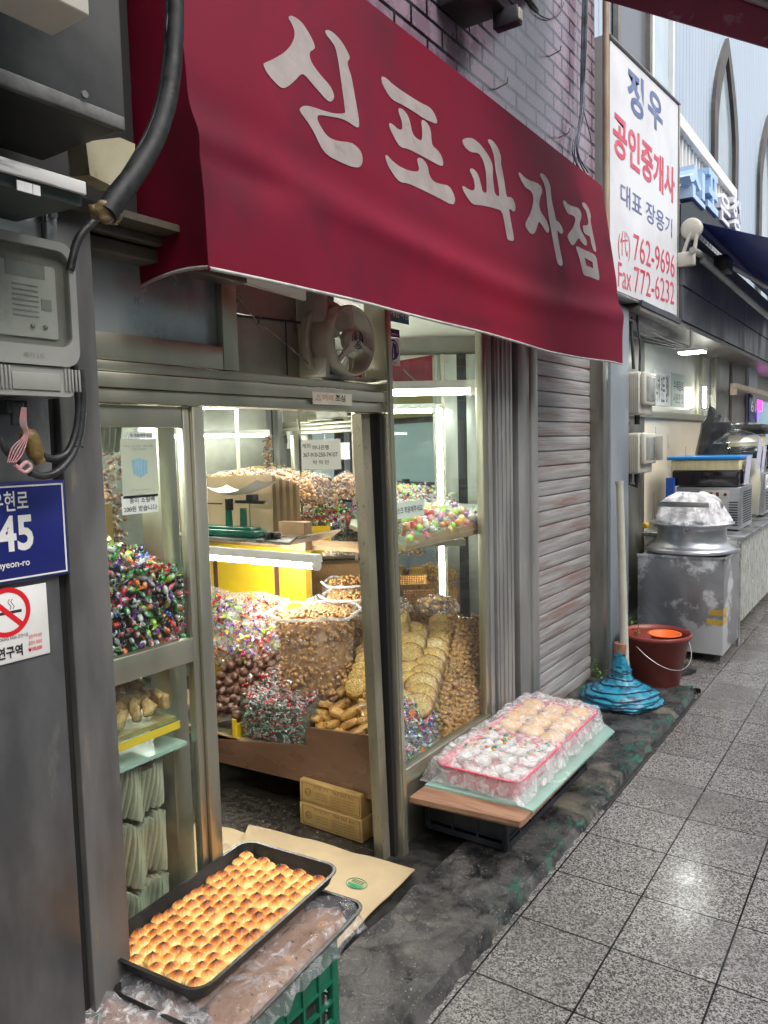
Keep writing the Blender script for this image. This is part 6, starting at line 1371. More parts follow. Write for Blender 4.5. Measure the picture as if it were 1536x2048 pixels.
# third bag lump low left
m=MB()
def f3(u,v): return Vector((-1.46+.33*u,.80+.22*v,.335-.05*(1-v)+.03*math.sin(u*3.14)*math.sin(v*2.5)+.012*noise.noise(Vector((u*7,v*7,9)))*2))
t=thing('wrapped_pastry',(-1.3,.88,.3),'dark brown pastry under crumpled clear film at the bottom left corner','pastry')
m.grid(f3,30,20); m.build('film_wrap',film('crumpled_film',dens=.15,maxa=.6,sc=26,rough=.08,lo=.48,hi=.66),t)
m=MB(); m.grid(lambda u,v:f3(.05+u*.9,.05+v*.9)-Vector((0,0,.018)),24,16); m.build('pastry',pm('dark_pastry',(.12,.05,.035),(.25,.13,.09),sc=16,rough=.4,coat=.3,bump=.5),t)
# green crate
def crate(label,x0,x1,y0,y1,z0,z1,mt,cell=.055,bars=True,rot=0,open_=True):
    t=thing('plastic_crate',((x0+x1)/2,(y0+y1)/2,z0),label,'crate')
    w=.006
    def wall(axis,c,a0,a1):
        m=MB()
        def B(u0,u1,v0,v1,d0=0,d1=w):
            if axis=='x': m.box((c+d0,u0,v0),(c+d1,u1,v1))
            else: m.box((u0,c+d0,v0),(u1,c+d1,v1))
        h=z1-z0
        B(a0,a1,z1-.028,z1,-.005,w+.005); B(a0,a1,z0,z0+.022)
        B(a0,a1,z1-.105,z1-.0285,0,w*.5)
        n=max(2,int((a1-a0)/cell))
        for i in range(n+1):
            u=a0+(a1-a0)*i/n; B(max(a0,u-.004),min(a1,u+.004),z0+.0225,z1-.0285,-.003,w+.003)
        k=max(1,int((h-.13)/.05))
        for i in range(1,k+1): 
            zz=z0+.022+(h-.127)*i/(k+.0001); B(a0,a1,zz-.004,zz+.003,-.0025,w+.0025)
        return m.build('crate_wall',mt,t)
    wall('x',x1-w,y0+.012,y1-.012); wall('x',x0,y0+.012,y1-.012); wall('y',y0,x0+.012,x1-.012); wall('y',y1-w,x0+.012,x1-.012)
    for x in (x0,x1):
        for y in (y0,y1):
            sx=1 if x==x0 else -1; sy=1 if y==y0 else -1; m=MB(); m.rbox((x-.004*sx,y-.004*sy,z0),(x+.02*sx,y+.02*sy,z1),.005); m.build('corner_post',mt,t)
    m=MB(); m.box((x0+.01,y0+.01,z0+.004),(x1-.01,y1-.01,z0+.012)); m.build('crate_floor',mt,t); return t
gcr=pm('green_crate_plastic',(.006,.11,.06),(.010,.15,.085),sc=7,rough=.38,bump=.06,c3=(.03,.09,.06),sc3=6,lo3=.6,hi3=.8)
crate('dark green ribbed plastic crate carrying the trays in front of the shop',-1.52,-1.135,.92,1.40,.032,.312,gcr)
m=MB(); m.box((-1.50,.94,.06),(-1.16,1.38,.30)); tag(m.build('crate_filling',pm('dark_wrapped_goods',(.02,.022,.02),(.05,.055,.05),sc=14,rough=.4)),'dark wrapped goods filling the green crate','goods')
# kraft paper rice bags used as a mat
M['kprint']=M['green_ink']
def paper_mat(label,P,z,seed,marks):
    t=thing('paper_sack_mat',(sum(p.x for p in P)/4,sum(p.y for p in P)/4,z),label,'paper sack')
    def f(u,v):
        p=(P[0]*(1-u)+P[1]*u)*(1-v)+(P[3]*(1-u)+P[2]*u)*v; e=1-min(1,min(u,1-u,v,1-v)*14)
        return Vector((p.x,p.y,z+.006*noise.noise(Vector((u*4,v*4,seed)))+.006+.010*e*abs(noise.noise(Vector((u*3,v*3,seed+5))))))
    m=MB(); m.grid(f,40,40); n0=len(m.v); F=list(m.f); m.add([v-Vector((0,0,.003)) for v in m.v],[tuple(reversed(q)) for q in F],True)
    m.build('kraft_sheet',M['kraft'],t)
    if marks:
        def G(u,v): return f(u,v)+Vector((0,0,.0022))
        for kind,u0,v0,sz in marks:
            m=MB()
            if kind=='ring':
                c=[G(u0+sz*math.cos(a*.2618),v0+sz*1.0*math.sin(a*.2618)) for a in range(25)]; m.tube(c,.0011,4,cap=False)
                pts=[G(u0+sz*.85*math.cos(a),v0+sz*.85*math.sin(a)) for a in (.1,.6,1.2,1.8,2.4,3.0)]; m.add(pts,[(0,1,2,3,4,5)],False)
                for k in range(3): 
                    c=[G(u0-sz*.6+sz*1.2*i/6,v0-sz*(.1+.25*k)) for i in range(7)]; m.tube(c,.0009,4)
            if kind=='hills':
                c=[G(u0+sz*i/10,v0-sz*.5*(i%2)*(1-.06*i)-sz*.06*i) for i in range(11)]; base=[G(u0+sz*i/10,v0+sz*.12) for i in range(11)]
                for i in range(10): m.add([c[i],c[i+1],base[i+1],base[i]],[(0,1,2,3)],False)
            m.build('green_print',M['green_ink'],t)
        m=MB()
        for s_,u0,v0,uw,vh in (('맛있는 쌀 20kg',.30,.40,.30,.05),('못',.36,.52,.07,.08),('우리쌀',.32,.45,.16,.05)):
            o=G(u0,v0); u1=G(u0+uw,v0)-o; v1=G(u0,v0-vh)-o; text(m,s_,o+Vector((0,0,.004)),u1,v1,lift=.001)
        m.build('blue_print',pm('faded_blue_print',(.12,.14,.22),rough=.7),t)
    return t
P=[hz(424,1640,.02),hz(640,1690,.02),hz(620,1800,.02),hz(424,1760,.02)]
P=[Vector((-2.30,2.16,0)),Vector((-1.82,2.17,0)),Vector((-1.72,1.86,0)),Vector((-2.30,1.80,0))]
paper_mat('kraft paper rice sack laid flat just inside the doorway',[hz(395,1640,.004),hz(532,1680,.004),hz(500,1760,.004),hz(330,1760,.004)],.002,3,[('ring',.72,.45,.11)])
paper_mat('large kraft paper rice sack with green print spread from the doorway onto the step',[hz(498,1655,.02),hz(830,1745,.02),hz(655,1925,.02),hz(440,1800,.02)],.026,4,[('ring',.80,.33,.06),('hills',.76,.66,.17)])
# pink trays on board and dark crate
crate('flat black plastic crate under the wooden board with the pink trays',-1.50,-1.165,2.42,3.24,.045,.192,pm('black_crate_plastic',(.012,.014,.02),(.03,.034,.045),sc=9,rough=.35),cell=.09)
m=MB(); m.box((-1.485,2.45,.06),(-1.18,3.2,.18)); tag(m.build('dark_slab',M['rubber']),'dark slab inside the flat black crate under the board','slab')
t=thing('wooden_board',(-1.3,2.8,.195),'worn wooden board on the black crate, its near end rounded and peeling','board')
bd=[(-1.497,2.300),(-1.075,2.335),(-1.070,2.36),(-1.082,3.27),(-1.49,3.28)]
wood=pm('worn_board_wood',(.20,.10,.06),(.33,.19,.12),sc=6,rough=.45,st=(.6,6,6),bump=.3,c3=(.08,.045,.03),sc3=9,lo3=.55,hi3=.7)
m=MB(); m.prism([(x,y,.193) for x,y in bd],(0,0,.022)); m.build('board',wood,t)
m=MB(); m.prism([(x,y+(.0005 if y>3 else -.003),.197) for x,y in bd[:2]]+[(-1.075,2.34,.197),(-1.497,2.305,.197)],(0,0,.004)); m.build('edge_strip',pm('dark_edge_grain',(.08,.05,.03),(.2,.12,.06),sc=16,rough=.5,st=(.4,4,1)),t)
m=MB(); gb_=[(-1.494,2.405),(-1.125,2.43),(-1.062,2.42),(-1.060,3.30),(-1.12,3.36),(-1.50,3.36)]
m.prism([(x,y,.2155) for x,y in gb_],(0,0,.007)); tag(m.build('glass_sheet',pm('mint_glass_sheet',(.25,.45,.38),(.33,.52,.45),sc=3,rough=.12,r2=.3,coat=.6,c3=(.2,.13,.1),sc3=3,lo3=.68,hi3=.72)),'mint green glass sheet on the wooden board under the pink trays','glass sheet')
pink=pm('pink_tray_plastic',(.62,.05,.12),(.70,.10,.18),sc=5,rough=.28,coat=.3,sss=.1)
def fpt(l,w,z): return Vector((-1.125-w*.999-l*.01,2.44+l,z))
for (l0,L,lb) in ((.0,.42,'pink rectangular plastic tray nearest the door, holding white wrapped jelly sweets'),(.425,.44,'pink rectangular plastic tray farther from the door, holding golden rice cakes')):
    m=rtray('',0,0,l0,.0,L,.335,.224,.300,.04,None,flare=.022,rim=.010,f=fpt)
    tag(m.build('pink_tray',pink),lb,'tray')
# contents
gold=pm('golden_rice_cake',(.62,.36,.12),(.72,.48,.2),sc=12,rough=.5,bump=.3)
random.seed(51)
for i in range(4):
    for j in range(3):
        p=fpt(.50+i*.095+U(-.01,.01),.07+j*.10+U(-.01,.01),.278+U(0,.02)); m=MB(); m.blob(p,.052,3,.06,1.5,(1,1,.55),seed=i*3+j); tag(m.build('rice_cake',gold,origin=p),'round golden rice cake under film in the far pink tray','rice cake','golden rice cakes in the far pink tray')
jel=[pm('white_jelly_pack',(.62,.64,.62),(.5,.52,.5),sc=30,rough=.2,coat=.6),pm('red_orange_jelly',(.65,.12,.03),(.7,.35,.04),sc=20,rough=.25),pm('green_jelly',(.04,.22,.10),rough=.25)]
for i in range(5):
    for j in range(4):
        p=fpt(.055+i*.078+U(-.01,.01),.05+j*.078+U(-.01,.01),.268+U(0,.02)+.012*(i>1)); m=MB(); m.cur=0; m.blob(p,.036,2,.14,1.7,(1,1,.6),seed=i*7+j)
        if i>=2:
            for k in range(5):
                m.cur=1 if (k+j)%2 else 2; m.blob(p+Vector((U(-.022,.022),U(-.022,.022),.018+U(0,.006))),.0085,1,.1,1,(1,1,.7),seed=k)
        lb='white wrapped jelly sweet topped with red and green bits in the near pink tray' if i>=2 else 'plain white wrapped jelly sweet in the near pink tray'
        tag(m.build('jelly_sweet',jel,origin=p),lb,'sweet','topped jelly sweets in the near pink tray' if i>=2 else 'plain jelly sweets in the near pink tray')
m=MB()
def fov(u,v):
    l=-.05+.98*u; w=-.055+.46*v; h=.318+.016*noise.noise(Vector((u*9,v*6,4)))+.022*math.exp(-((u-.72)/.2)**2-((v-.5)/.3)**2)
    e=0
    if v<.12: e=(.12-v)/.12; h-=.085*e**.8; w+=.045*e*(.6+.4*math.sin(u*40)*.3)
    if v>.9: h-=.09*(v-.9)/.1*.9
    if u<.05: h-=.085*((.05-u)/.05)**.7; l+=.035*((.05-u)/.05)
    if u>.955: h-=.075*((u-.955)/.045); l-=.02
    return fpt(l,w,max(.2245,h+.007*noise.noise(Vector((u*30,v*16,1)))))
m.grid(fov,140,70); tag(m.build('cover_film',film('clear_cover_film',dens=.26,maxa=.68,sc=24,rough=.09,lo=.46,hi=.70,tint=(1,.985,.99))),'crinkled clear plastic sheet covering both pink trays','plastic sheet')
# blue wrapped stand with white pole
q=hz(1255,1402,.035); cx_,cy_=-1.325,4.24
t=thing('parasol_stand',(cx_,cy_,.035),'white pole stuck in a cone of bright blue rope wrapped tarpaulin beside the red bucket','stand')
bl=pm('blue_tarp',(.012,.19,.34),(.03,.32,.42),sc=16,rough=.3,r2=.5,bump=.8,bsc=30,coat=.3,c3=(.01,.05,.09),sc3=14,lo3=.52,hi3=.6,st=(1,1,2.2))
m=MB()
def fcone(u,v):
    a=u*6.2832; prof=[(.0,.19),(.02,.215),(.05,.208),(.075,.180),(.10,.135),(.125,.085),(.155,.06),(.20,.050),(.25,.040),(.30,.036)]
    k=v*(len(prof)-1); i=min(int(k),len(prof)-2); tt=k-i; z=prof[i][0]*(1-tt)+prof[i+1][0]*tt; r=prof[i][1]*(1-tt)+prof[i+1][1]*tt
    r*=1+.022*math.sin(v*60+math.sin(a*2)*1.6)+.12*noise.noise(Vector((math.cos(a)*2.2,math.sin(a)*2.2,v*7)))+.05*noise.noise(Vector((math.cos(a)*8,math.sin(a)*8,v*22)))
    return Vector((cx_+r*math.cos(a),cy_+r*math.sin(a),.03+z))
m.grid(fcone,72,80,closeu=True); m.build('tarp_cone',bl,t)
m=MB()
for k in range(7):
    v0=.08+.11*k; m.tube([fcone((i%36)/36,v0+.02*math.sin(i*.35+k))*1.0+Vector(((fcone((i%36)/36,v0).x-cx_)*.03,(fcone((i%36)/36,v0).y-cy_)*.03,.002)) for i in range(37)],.003,5)
m.build('rope_turns',pm('dark_blue_rope',(.01,.03,.07),rough=.6),t)
tp_=hy(1239,962,cy_+.02); b_=Vector((cx_,cy_,.36)); 
m=MB(); bb=hy(1250,1328,cy_); m.tube([(bb.x,cy_,bb.z-.02),(tp_.x,cy_+.02,tp_.z)],[.0235,.020],14); m.build('pole',pm('dirty_white_pole',(.50,.50,.43),(.42,.41,.33),sc=4,rough=.4,c3=(.26,.21,.14),sc3=2.5,lo3=.56,hi3=.66),t)
m=MB(); m.tube([(cx_,cy_,.28),(bb.x,cy_,bb.z+.01)],.030,14); m.build('grey_sleeve',M['grey_plastic'],t)
m=MB(); m.tube([(cx_,cy_,.315),(cx_+.001,cy_,.372)],[.038,.034,.037],14); m.build('orange_tape',pm('peeling_orange_tape',(.45,.17,.09),(.25,.12,.08),sc=20,rough=.5,bump=.5),t)
m=MB(); m.tube([(tp_.x,cy_+.02,tp_.z-.02),(tp_.x,cy_+.02,tp_.z+.0)],.023,14); m.build('pole_cap',M['white_plastic'],t)
# red bucket with orange bowl
bx,by=-1.255,4.70
t=thing('bucket',(bx,by,.012),'brick red plastic bucket with a thin wire handle beside the blue stand','bucket')
rd=pm('brick_red_plastic',(.22,.035,.025),(.28,.06,.045),sc=5,rough=.38,bump=.06,c3=(.12,.03,.02),sc3=4,lo3=.6,hi3=.75)
m=MB(); m.lathe([(.125,.0),(.130,.004),(.188,.305),(.200,.308),(.202,.330),(.192,.332),(.184,.306),(.126,.012),(0,.012)],(bx,by,.014),48); m.build('body',rd,t)
m=MB(); m.tube([(bx+.197*math.cos(a),by+.197*math.sin(a)-.0,.29-.13*math.sin((a+1.9)/2.6*3.1416)) for a in [-1.9+i*2.6/20 for i in range(21)]],.0026,6); m.build('wire_handle',M['steel'],t)
m=MB(); m.lathe([(0,.19),(.182*.85,.19)],(bx,by,.014),32); m.build('water',pm('dark_red_water',(.10,.02,.015),rough=.05),t)
m=MB(); m.lathe([(.045,0),(.05,.002),(.088,.055),(.098,.060),(.097,.064),(.085,.060),(.046,.006),(0,.006)],(bx+.055,by-.03,.286),36); tag(m.build('orange_bowl',pm('orange_plastic_bowl',(.80,.13,.01),rough=.3,coat=.3)),'bright orange plastic bowl floating inside the red bucket','bowl')
# teal rag and weeds
m=MB(); q=hz(1180,1390,.05); m.blob((q.x,q.y,.06),.06,3,.35,2.2,(1.1,.8,.6),seed=4); tag(m.build('teal_rag',pm('teal_cloth',(.01,.18,.15),(.02,.28,.22),sc=14,rough=.5,bump=.6)),'crumpled teal rag on the step left of the blue stand','rag')
random.seed(61)
lf=pm('weed_leaf',(.05,.13,.025),(.10,.22,.04),sc=20,rough=.45)
def weed(label,c,n,h,sp,cat='weed'):
    t=thing('weed',c,label,cat); m=MB(); c=Vector(c)
    ms=MB()
    for i in range(n):
        a=U(0,6.28); hh=h*U(.4,1); top=c+Vector((math.cos(a)*sp*U(.2,1),math.sin(a)*sp*U(.2,1)*.7,hh)); ms.tube([c,(c+top)/2+Vector((0,0,hh*.15)),top],.0015,4)
        for k in range(7):
            p=c.lerp(top,U(.25,1))+Vector((U(-.012,.012),U(-.012,.012),U(-.01,.015))); d=Vector((U(-1,1),U(-1,1),U(-.2,.7))).normalized()*U(.014,.028); s_=d.cross(Vector((0,0,1))).normalized()*d.length*.38
            m.add([p,p+d*.5+s_,p+d,p+d*.5-s_+Vector((0,0,.002))],[(0,1,2,3)],False)
    m.build('leaves',lf,t); ms.build('stems',lf,t)
weed('small green weed growing from the wall foot behind the blue stand',(-1.49,4.42,.04),10,.16,.09)
weed('leafy green weed climbing the wall between the blue stand and the red bucket',(-1.42,4.80,.02),22,.42,.10)
weed('thin weed with tiny leaves higher on the blue steel wall',(-1.50,4.95,.45),5,.32,.05)
m=MB(); m.grid(lambda u,v:tp(.030+(TL-.060)*u,.030+(TW-.060)*v,.3735+.003*noise.noise(Vector((u*30,v*20,0)))),30,20); tag(m.build('cake_batter_bed',pm('pale_yellow_bake',(.80,.52,.17),(.70,.36,.08),sc=60,rough=.5)),'pale baked batter joining the ridged cakes on the baking tray','batter')
# ================================================================ NEIGHBOURING BUILDING AND DRINK STALL
def siding(name,c1,c2,step=.115):
    m,nt,b,out=_new(name); L=nt.links.new
    tc=nd(nt,'ShaderNodeTexCoord'); sp=nd(nt,'ShaderNodeSeparateXYZ'); L(tc.outputs['Object'],sp.inputs[0])
    d=nd(nt,'ShaderNodeMath',operation='DIVIDE'); d.inputs[1].default_value=step; L(sp.outputs[1],d.inputs[0])
    f=nd(nt,'ShaderNodeMath',operation='FRACT'); L(d.outputs[0],f.inputs[0])
    g=nd(nt,'ShaderNodeMath',operation='LESS_THAN'); g.inputs[1].default_value=.07; L(f.outputs[0],g.inputs[0])
    mp=nd(nt,'ShaderNodeMapping'); mp.inputs['Scale'].default_value=(1,1,.2); L(tc.outputs['Object'],mp.inputs[0])
    n=nd(nt,'ShaderNodeTexNoise',i_Scale=5,i_Detail=7); L(mp.outputs[0],n.inputs['Vector'])
    mx=nd(nt,'ShaderNodeMix',data_type='RGBA'); mx.inputs[6].default_value=(*c1,1); mx.inputs[7].default_value=(*c2,1); L(n.outputs[0],mx.inputs[0])
    m2=nd(nt,'ShaderNodeMix',data_type='RGBA'); m2.inputs[7].default_value=(.10,.12,.15,1); L(mx.outputs[2],m2.inputs[6]); L(g.outputs[0],m2.inputs[0]); L(m2.outputs[2],b.inputs['Base Color'])
    iv=nd(nt,'ShaderNodeMath',operation='SUBTRACT'); iv.inputs[0].default_value=1; L(g.outputs[0],iv.inputs[1])
    bp=nd(nt,'ShaderNodeBump',i_Strength=1,i_Distance=.01); L(iv.outputs[0],bp.inputs['Height']); L(bp.outputs[0],b.inputs['Normal']); b.inputs['Roughness'].default_value=.45; return m
nb=thing('neighbour_building',(-1.8,8,0),'pale blue ribbed metal clad building with pointed arch windows and a drink stall below','building')
sd=siding('pale_blue_siding',(.33,.41,.50),(.43,.51,.60))
m=MB(); m.box((-3.5,4.9405,2.33),(-1.75,16,9)); m.build('siding_wall',sd,nb)
m=MB(); m.box((-1.95,4.95,.0),(-1.60,5.28,2.32)); m.build('siding_wall',siding('grey_blue_siding',(.17,.21,.26),(.24,.29,.35),.10),nb)
WN=pm('dark_window_glass',(.10,.12,.14),(.2,.24,.27),sc=1.2,rough=.08,metal=.4)
fr=pm('grey_window_frame',(.12,.12,.115),(.2,.19,.17),sc=6,rough=.5,bump=.2)
def rect_win(y0,y1,z0,z1,glass=WN,frm=fr):
    m=MB(); m.box((-1.749,y0,z0),(-1.735,y1,z1)); o=m.build('window',glass,nb)
    m=MB(); w=.05; m.box((-1.734,y0-w,z0-w),(-1.70,y0,z1+w)); m.box((-1.734,y1,z0-w),(-1.70,y1+w,z1+w)); m.box((-1.734,y0,z1),(-1.70,y1,z1+w)); m.box((-1.734,y0,z0-w),(-1.70,y1,z0)); m.build('frame',frm,o)
rect_win(5.42,6.12,3.6,6.5,pm('grey_blind_glass',(.13,.14,.155),rough=.25),fr)
rect_win(6.24,6.78,3.4,6.5,pm('pale_blue_pane',(.42,.52,.58),(.5,.6,.66),sc=2,rough=.15),M['white'])
def arch_win(yc,w,z0,zs,za):
    out=[]; n=12
    for k in range(n+1): t=k/n; out.append((yc-w/2*(1-t**1.7),zs+(za-zs)*t))
    pts=[(yc-w/2,z0)]+out+[(2*yc-y,z) for y,z in reversed(out[:-1])]+[(yc+w/2,z0)]
    m=MB(); m.prism([(-1.749,)+p for p in pts],(.012,0,0)); o=m.build('window',pm('arched_glass_blue',(.25,.33,.37),(.40,.45,.47),sc=.9,rough=.12,metal=.1,c3=(.5,.42,.48),sc3=.8,lo3=.6,hi3=.7),nb)
    inn=[(yc+(y-yc)*.72,z0+(z-z0)*.92+.01) for y,z in pts]
    m=MB(); P=[(-1.70,)+p for p in pts]; Q=[(-1.70,)+p for p in inn]; n=len(P)
    P2=[(-1.7365,)+p for p in pts]; Q2=[(-1.7365,)+p for p in inn]
    vs=P+Q+P2+Q2; fs=[]
    for i in range(n-1): j=i+1; fs+=[(i,j,n+j,n+i),(i,2*n+i,2*n+j,j),(n+i,n+j,3*n+j,3*n+i)]
    m.add(vs,fs,False); m.build('frame',pm('dark_brown_frame',(.045,.04,.036),(.09,.075,.06),sc=4,rough=.5),o)
arch_win(9.0,1.25,3.2,4.7,5.62); arch_win(11.75,1.4,3.2,4.8,5.75); arch_win(14.2,1.3,3.2,4.8,5.75)
# fascia, soffit
fm=pm('dark_wet_fascia',(.05,.056,.066),(.10,.11,.125),sc=2.5,rough=.3,r2=.5,metal=.3,st=(1,1.4,.3),bump=.1,c3=(.2,.21,.22),sc3=4,lo3=.62,hi3=.75)
m=MB(); m.box((-1.74,4.96,2.331),(-1.42,5.94,2.365)); m.box((-1.70,5.95,2.36),(-1.415,16,2.60)); m.box((-1.70,5.95,2.606),(-1.405,16,3.02)); m.build('fascia',fm,nb)
sof=pm('rust_stained_soffit',(.13,.13,.125),(.20,.19,.18),sc=3,rough=.4,bump=.2,c3=(.16,.075,.04),sc3=1.6,lo3=.5,hi3=.66)
m=MB(); m.box((-2.3,4.9455,2.305),(-1.43,5.96,2.328)); m.box((-2.3,5.9605,2.32),(-1.43,12,2.355)); m.box((-1.62,4.95,2.25),(-1.5,5.9,2.304)); m.build('soffit',sof,nb)
m=MB()
for k in range(4): m.tube([(-1.5-.1*k,5.0,2.27-.01*k),(-1.55-.08*k,5.8,2.25),(-1.62,7.0,2.28-.01*k)],.009,6)
m.tube([(-1.52,5.05,2.3),(-1.50,5.03,2.1),(-1.49,5.02,1.95)],.010,8); m.tube([(-1.5,5.12,2.3),(-1.47,5.10,2.1),(-1.47,5.08,1.94)],.008,8); m.tube([(-1.56,5.0,2.3),(-1.57,4.98,2.0),(-1.54,4.97,1.66),(-1.50,4.97,1.6)],.007,8); m.tube([(-1.50,4.99,1.3),(-1.50,4.985,1.22),(-1.46,4.98,1.2),(-1.45,4.985,1.29)],.012,8)
tag(m.build('hanging_cables',M['rubber']),'black cables hanging under the soffit around the two wall meters','cable')
# stall front
XS=-1.72
m=MB(); m.box((XS-.05,5.3,.0),(XS-.02,6.15,2.32)); m.build('stall_side_panel',M['alu_dark'],nb)
m=MB(); m.box((XS-.06,5.6,.0),(XS-.03,8.5,1.68)); m.build('stall_wall',pm('cream_patterned_panel',(.74,.68,.55),(.68,.61,.48),sc=3,rough=.5,emi=(.9,.8,.6),es=.0),nb)
m=MB(); m.box((XS-.06,5.6,1.72),(XS-.03,8.5,2.30)); m.build('stall_window',pm('back_lit_pane',(.62,.65,.56),(.52,.55,.48),sc=1.4,rough=.2),nb)
m=MB(); m.box((XS-.03,5.6,1.675),(XS+.0,8.5,1.725)); m.box((XS-.03,8.0,1.726),(XS,8.1,2.3)); m.build('stall_window_frame',M['alu'],nb)
m=MB()
M['tw']=pm('faint_brown_pattern',(.42,.35,.26),rough=.6)
def tower(y,z,s):
    for (a,b,c,d) in ((-.5,0,-.08,.9),(.5,0,.08,.9)): m.tube([(XS-.029,y+a*s*.4,z),(XS-.029,y+a*s*.12,z+s*.5),(XS-.029,y,z+s*1.3)],.004,4)
    m.tube([(XS-.029,y-s*.14,z+s*.4),(XS-.029,y+s*.14,z+s*.4)],.004,4)
for y,z,s in ((6.5,1.45,.12),(7.0,1.1,.14),(6.45,.85,.17),(7.5,1.3,.1),(6.9,1.42,.1)): m=MB(); tower(y,z,s); m.build('tower_print',M['tw'],nb)
for (y0,y1,lb,wd) in ((6.45,6.95,'white sheet with bold vertical writing on the stall window',[('식혜',.1,.1,.22,.75),('만든',.4,.1,.22,.75),('집에서',.7,.1,.2,.8)]),(7.0,7.45,'pale green sheet with faint writing on the stall window',[('수제음료',.1,.5,.8,.3),('시원한 맛',.1,.12,.8,.3)])):
    t=thing('stall_poster',(XS,(y0+y1)/2,1.78),lb,'poster'); m=MB(); m.box((XS-.029,y0,1.78),(XS-.027,y1,2.07)); m.build('sheet',M['paper'] if y0<6.9 else pm('pale_green_paper',(.45,.58,.52),rough=.6),t)
    m=MB(); 
    for s_,u0,v0,uw,vh in wd: text(m,s_,(XS-.027,y0+(y1-y0)*u0,1.78+.29*v0),(0,(y1-y0)*uw,0),(0,0,.29*vh),lift=.001,bold=.01)
    m.build('print',M['ink'],t)
tube_light((XS+.05,7.9,1.78),(XS+.05,7.9,2.0),'short upright white tube glowing at the right of the stall window',housing=(-.03,0,0))
# LED flood light
q=hy(1388,703,6.2); t=thing('led_floodlight',q,'small bright flat LED lamp hanging under the rusty soffit','lamp')
m=MB(); m.hexa([q+Vector((-.10,-.05,-.012)),q+Vector((.07,-.05,-.012)),q+Vector((.07,.07,-.012)),q+Vector((-.10,.07,-.012)),q+Vector((-.10,-.05,-.002)),q+Vector((.07,-.05,-.002)),q+Vector((.07,.07,-.002)),q+Vector((-.10,.07,-.002))]); m.build('glowing_panel',emis('led_panel',(.95,1,.93),28),t)
m=MB(); m.rbox(q+Vector((-.115,-.065,0)),q+Vector((.085,.085,.025)),.006); m.tube([q+Vector((-.02,0,.02)),q+Vector((-.02,0,.16))],.012,8); m.build('lamp_body',M['grey_plastic'],t)
# columns and next shop
m=MB(); m.box((XS-.02,8.52,0),(XS+.03,9.2,2.32)); m.build('dark_column',M['alu_dark'],nb)
m=MB(); m.box((XS-.02,9.25,0),(XS+.05,10.1,2.33)); m.build('brown_column',pm('brown_grey_column',(.13,.115,.10),(.18,.165,.15),sc=3,rough=.4),nb)
m=MB(); m.box((XS-.02,10.11,0),(XS+.08,10.7,2.33)); m.build('pale_column',pm('pale_steel_column',(.4,.46,.5),(.5,.55,.58),sc=3,rough=.4,st=(1,1,.3)),nb)
t=thing('number_plate',(XS+.1,10.3,1.7),'small navy house number plate reading 61 on the pale column','sign')
a=hx(1483,800,XS+.09); m=MB(); m.rbox((XS+.081,10.05,1.68),(XS+.095,10.60,2.02),.004); m.build('plate',navy,t); m=MB(); text(m,'61',(XS+.095,10.15,1.80),(0,.35,0),(0,0,.14),bold=.02); m.build('number',M['white'],t)
m=MB(); a=hx(1462,772,-1.55); b=hx(1530,768,-1.55); m.rbox((-1.56,a.y,a.z-.03),(-1.50,b.y,a.z+.03),.01); m.rbox((-1.56,a.y,a.z-.09),(-1.50,a.y+.06,a.z-.028),.005)
tag(m.build('wooden_bracket',pm('pale_wood',(.5,.42,.33),(.42,.34,.26),sc=8,rough=.6)),'pale horizontal bracket fixed in front of the columns of the next shop','bracket')
m=MB(); m.box((XS-.1,10.72,.3),(XS-.06,14.5,2.0)); m.build('shop_glass',pm('blue_green_glass',(.22,.36,.42),(.3,.42,.5),sc=1,rough=.12,emi=(.25,.4,.5),es=.25),nb)
m=MB(); m.box((XS-.06,10.75,1.86),(XS-.055,12.0,2.0)); m.build('pink_glow_strip',emis('pink_neon',(1,.03,.6),3.0),nb); m=MB(); m.box((XS-.06,10.75,1.74),(XS-.055,11.7,1.86)); m.build('violet_glow_strip',emis('violet_neon',(.2,.05,1),2.0),nb)
m=MB(); text(m,'H',(XS-.058,10.85,1.44),(0,.55,0),(0,0,.14),bold=.01); text(m,'혼',(XS-.058,11.7,1.36),(0,.7,0),(0,0,.26),bold=.01); m.build('window_lettering',M['ink'],nb)
m=MB(); m.box((XS-.1,10.72,2.001),(XS-.05,14.5,2.32)); m.build('shop_header',M['alu_dark'],nb)
# meters
for i,(zt_,zb_,lb,side) in enumerate(((1.93,1.66,'upper cream ribbed electricity meter box on the blue wall beyond the shutter',0),(1.545,1.285,'lower cream ribbed electricity meter box, its glass flap swung open',1))):
    y0,y1=4.955,5.26; x0=-1.55; x1=-1.405
    t=thing('wall_meter',((x0+x1)/2,(y0+y1)/2,zb_),lb,'meter','wall meters'); m=MB(); m.rbox((x0,y0,zb_),(x1-.03,y1,zt_),.012); m.rbox((x1-.0295,y0+.02,zb_+.06),(x1,y1-.02,zt_-.004),.010)
    for k in range(9): m.rbox((x0+.012+k*.0115,y0-.004,zb_+.015),(x0+.018+k*.0115,y0+.001,zt_-.012),.001)
    m.build('housing',M['white_plastic'],t)
    m=MB(); m.rbox((x1+.0003,y0+.055,zb_+.085),(x1+.003,y1-.055,zt_-.03),.001); m.build('window',pm('meter_window_grey',(.20,.22,.21),(.3,.31,.29),sc=9,rough=.15),t)
    if i: m=MB(); m.rbox((x1+.0035,y1-.05,zb_+.08),(x1+.05,y1-.04,zt_-.025),.002); m.build('flap',M['white_plastic'],t)
    m=MB(); m.tube([(x0+.06,5.1,zb_),(x0+.06,5.1,zb_-.06)],.018,8); m.build('gland',M['rubber'],t)
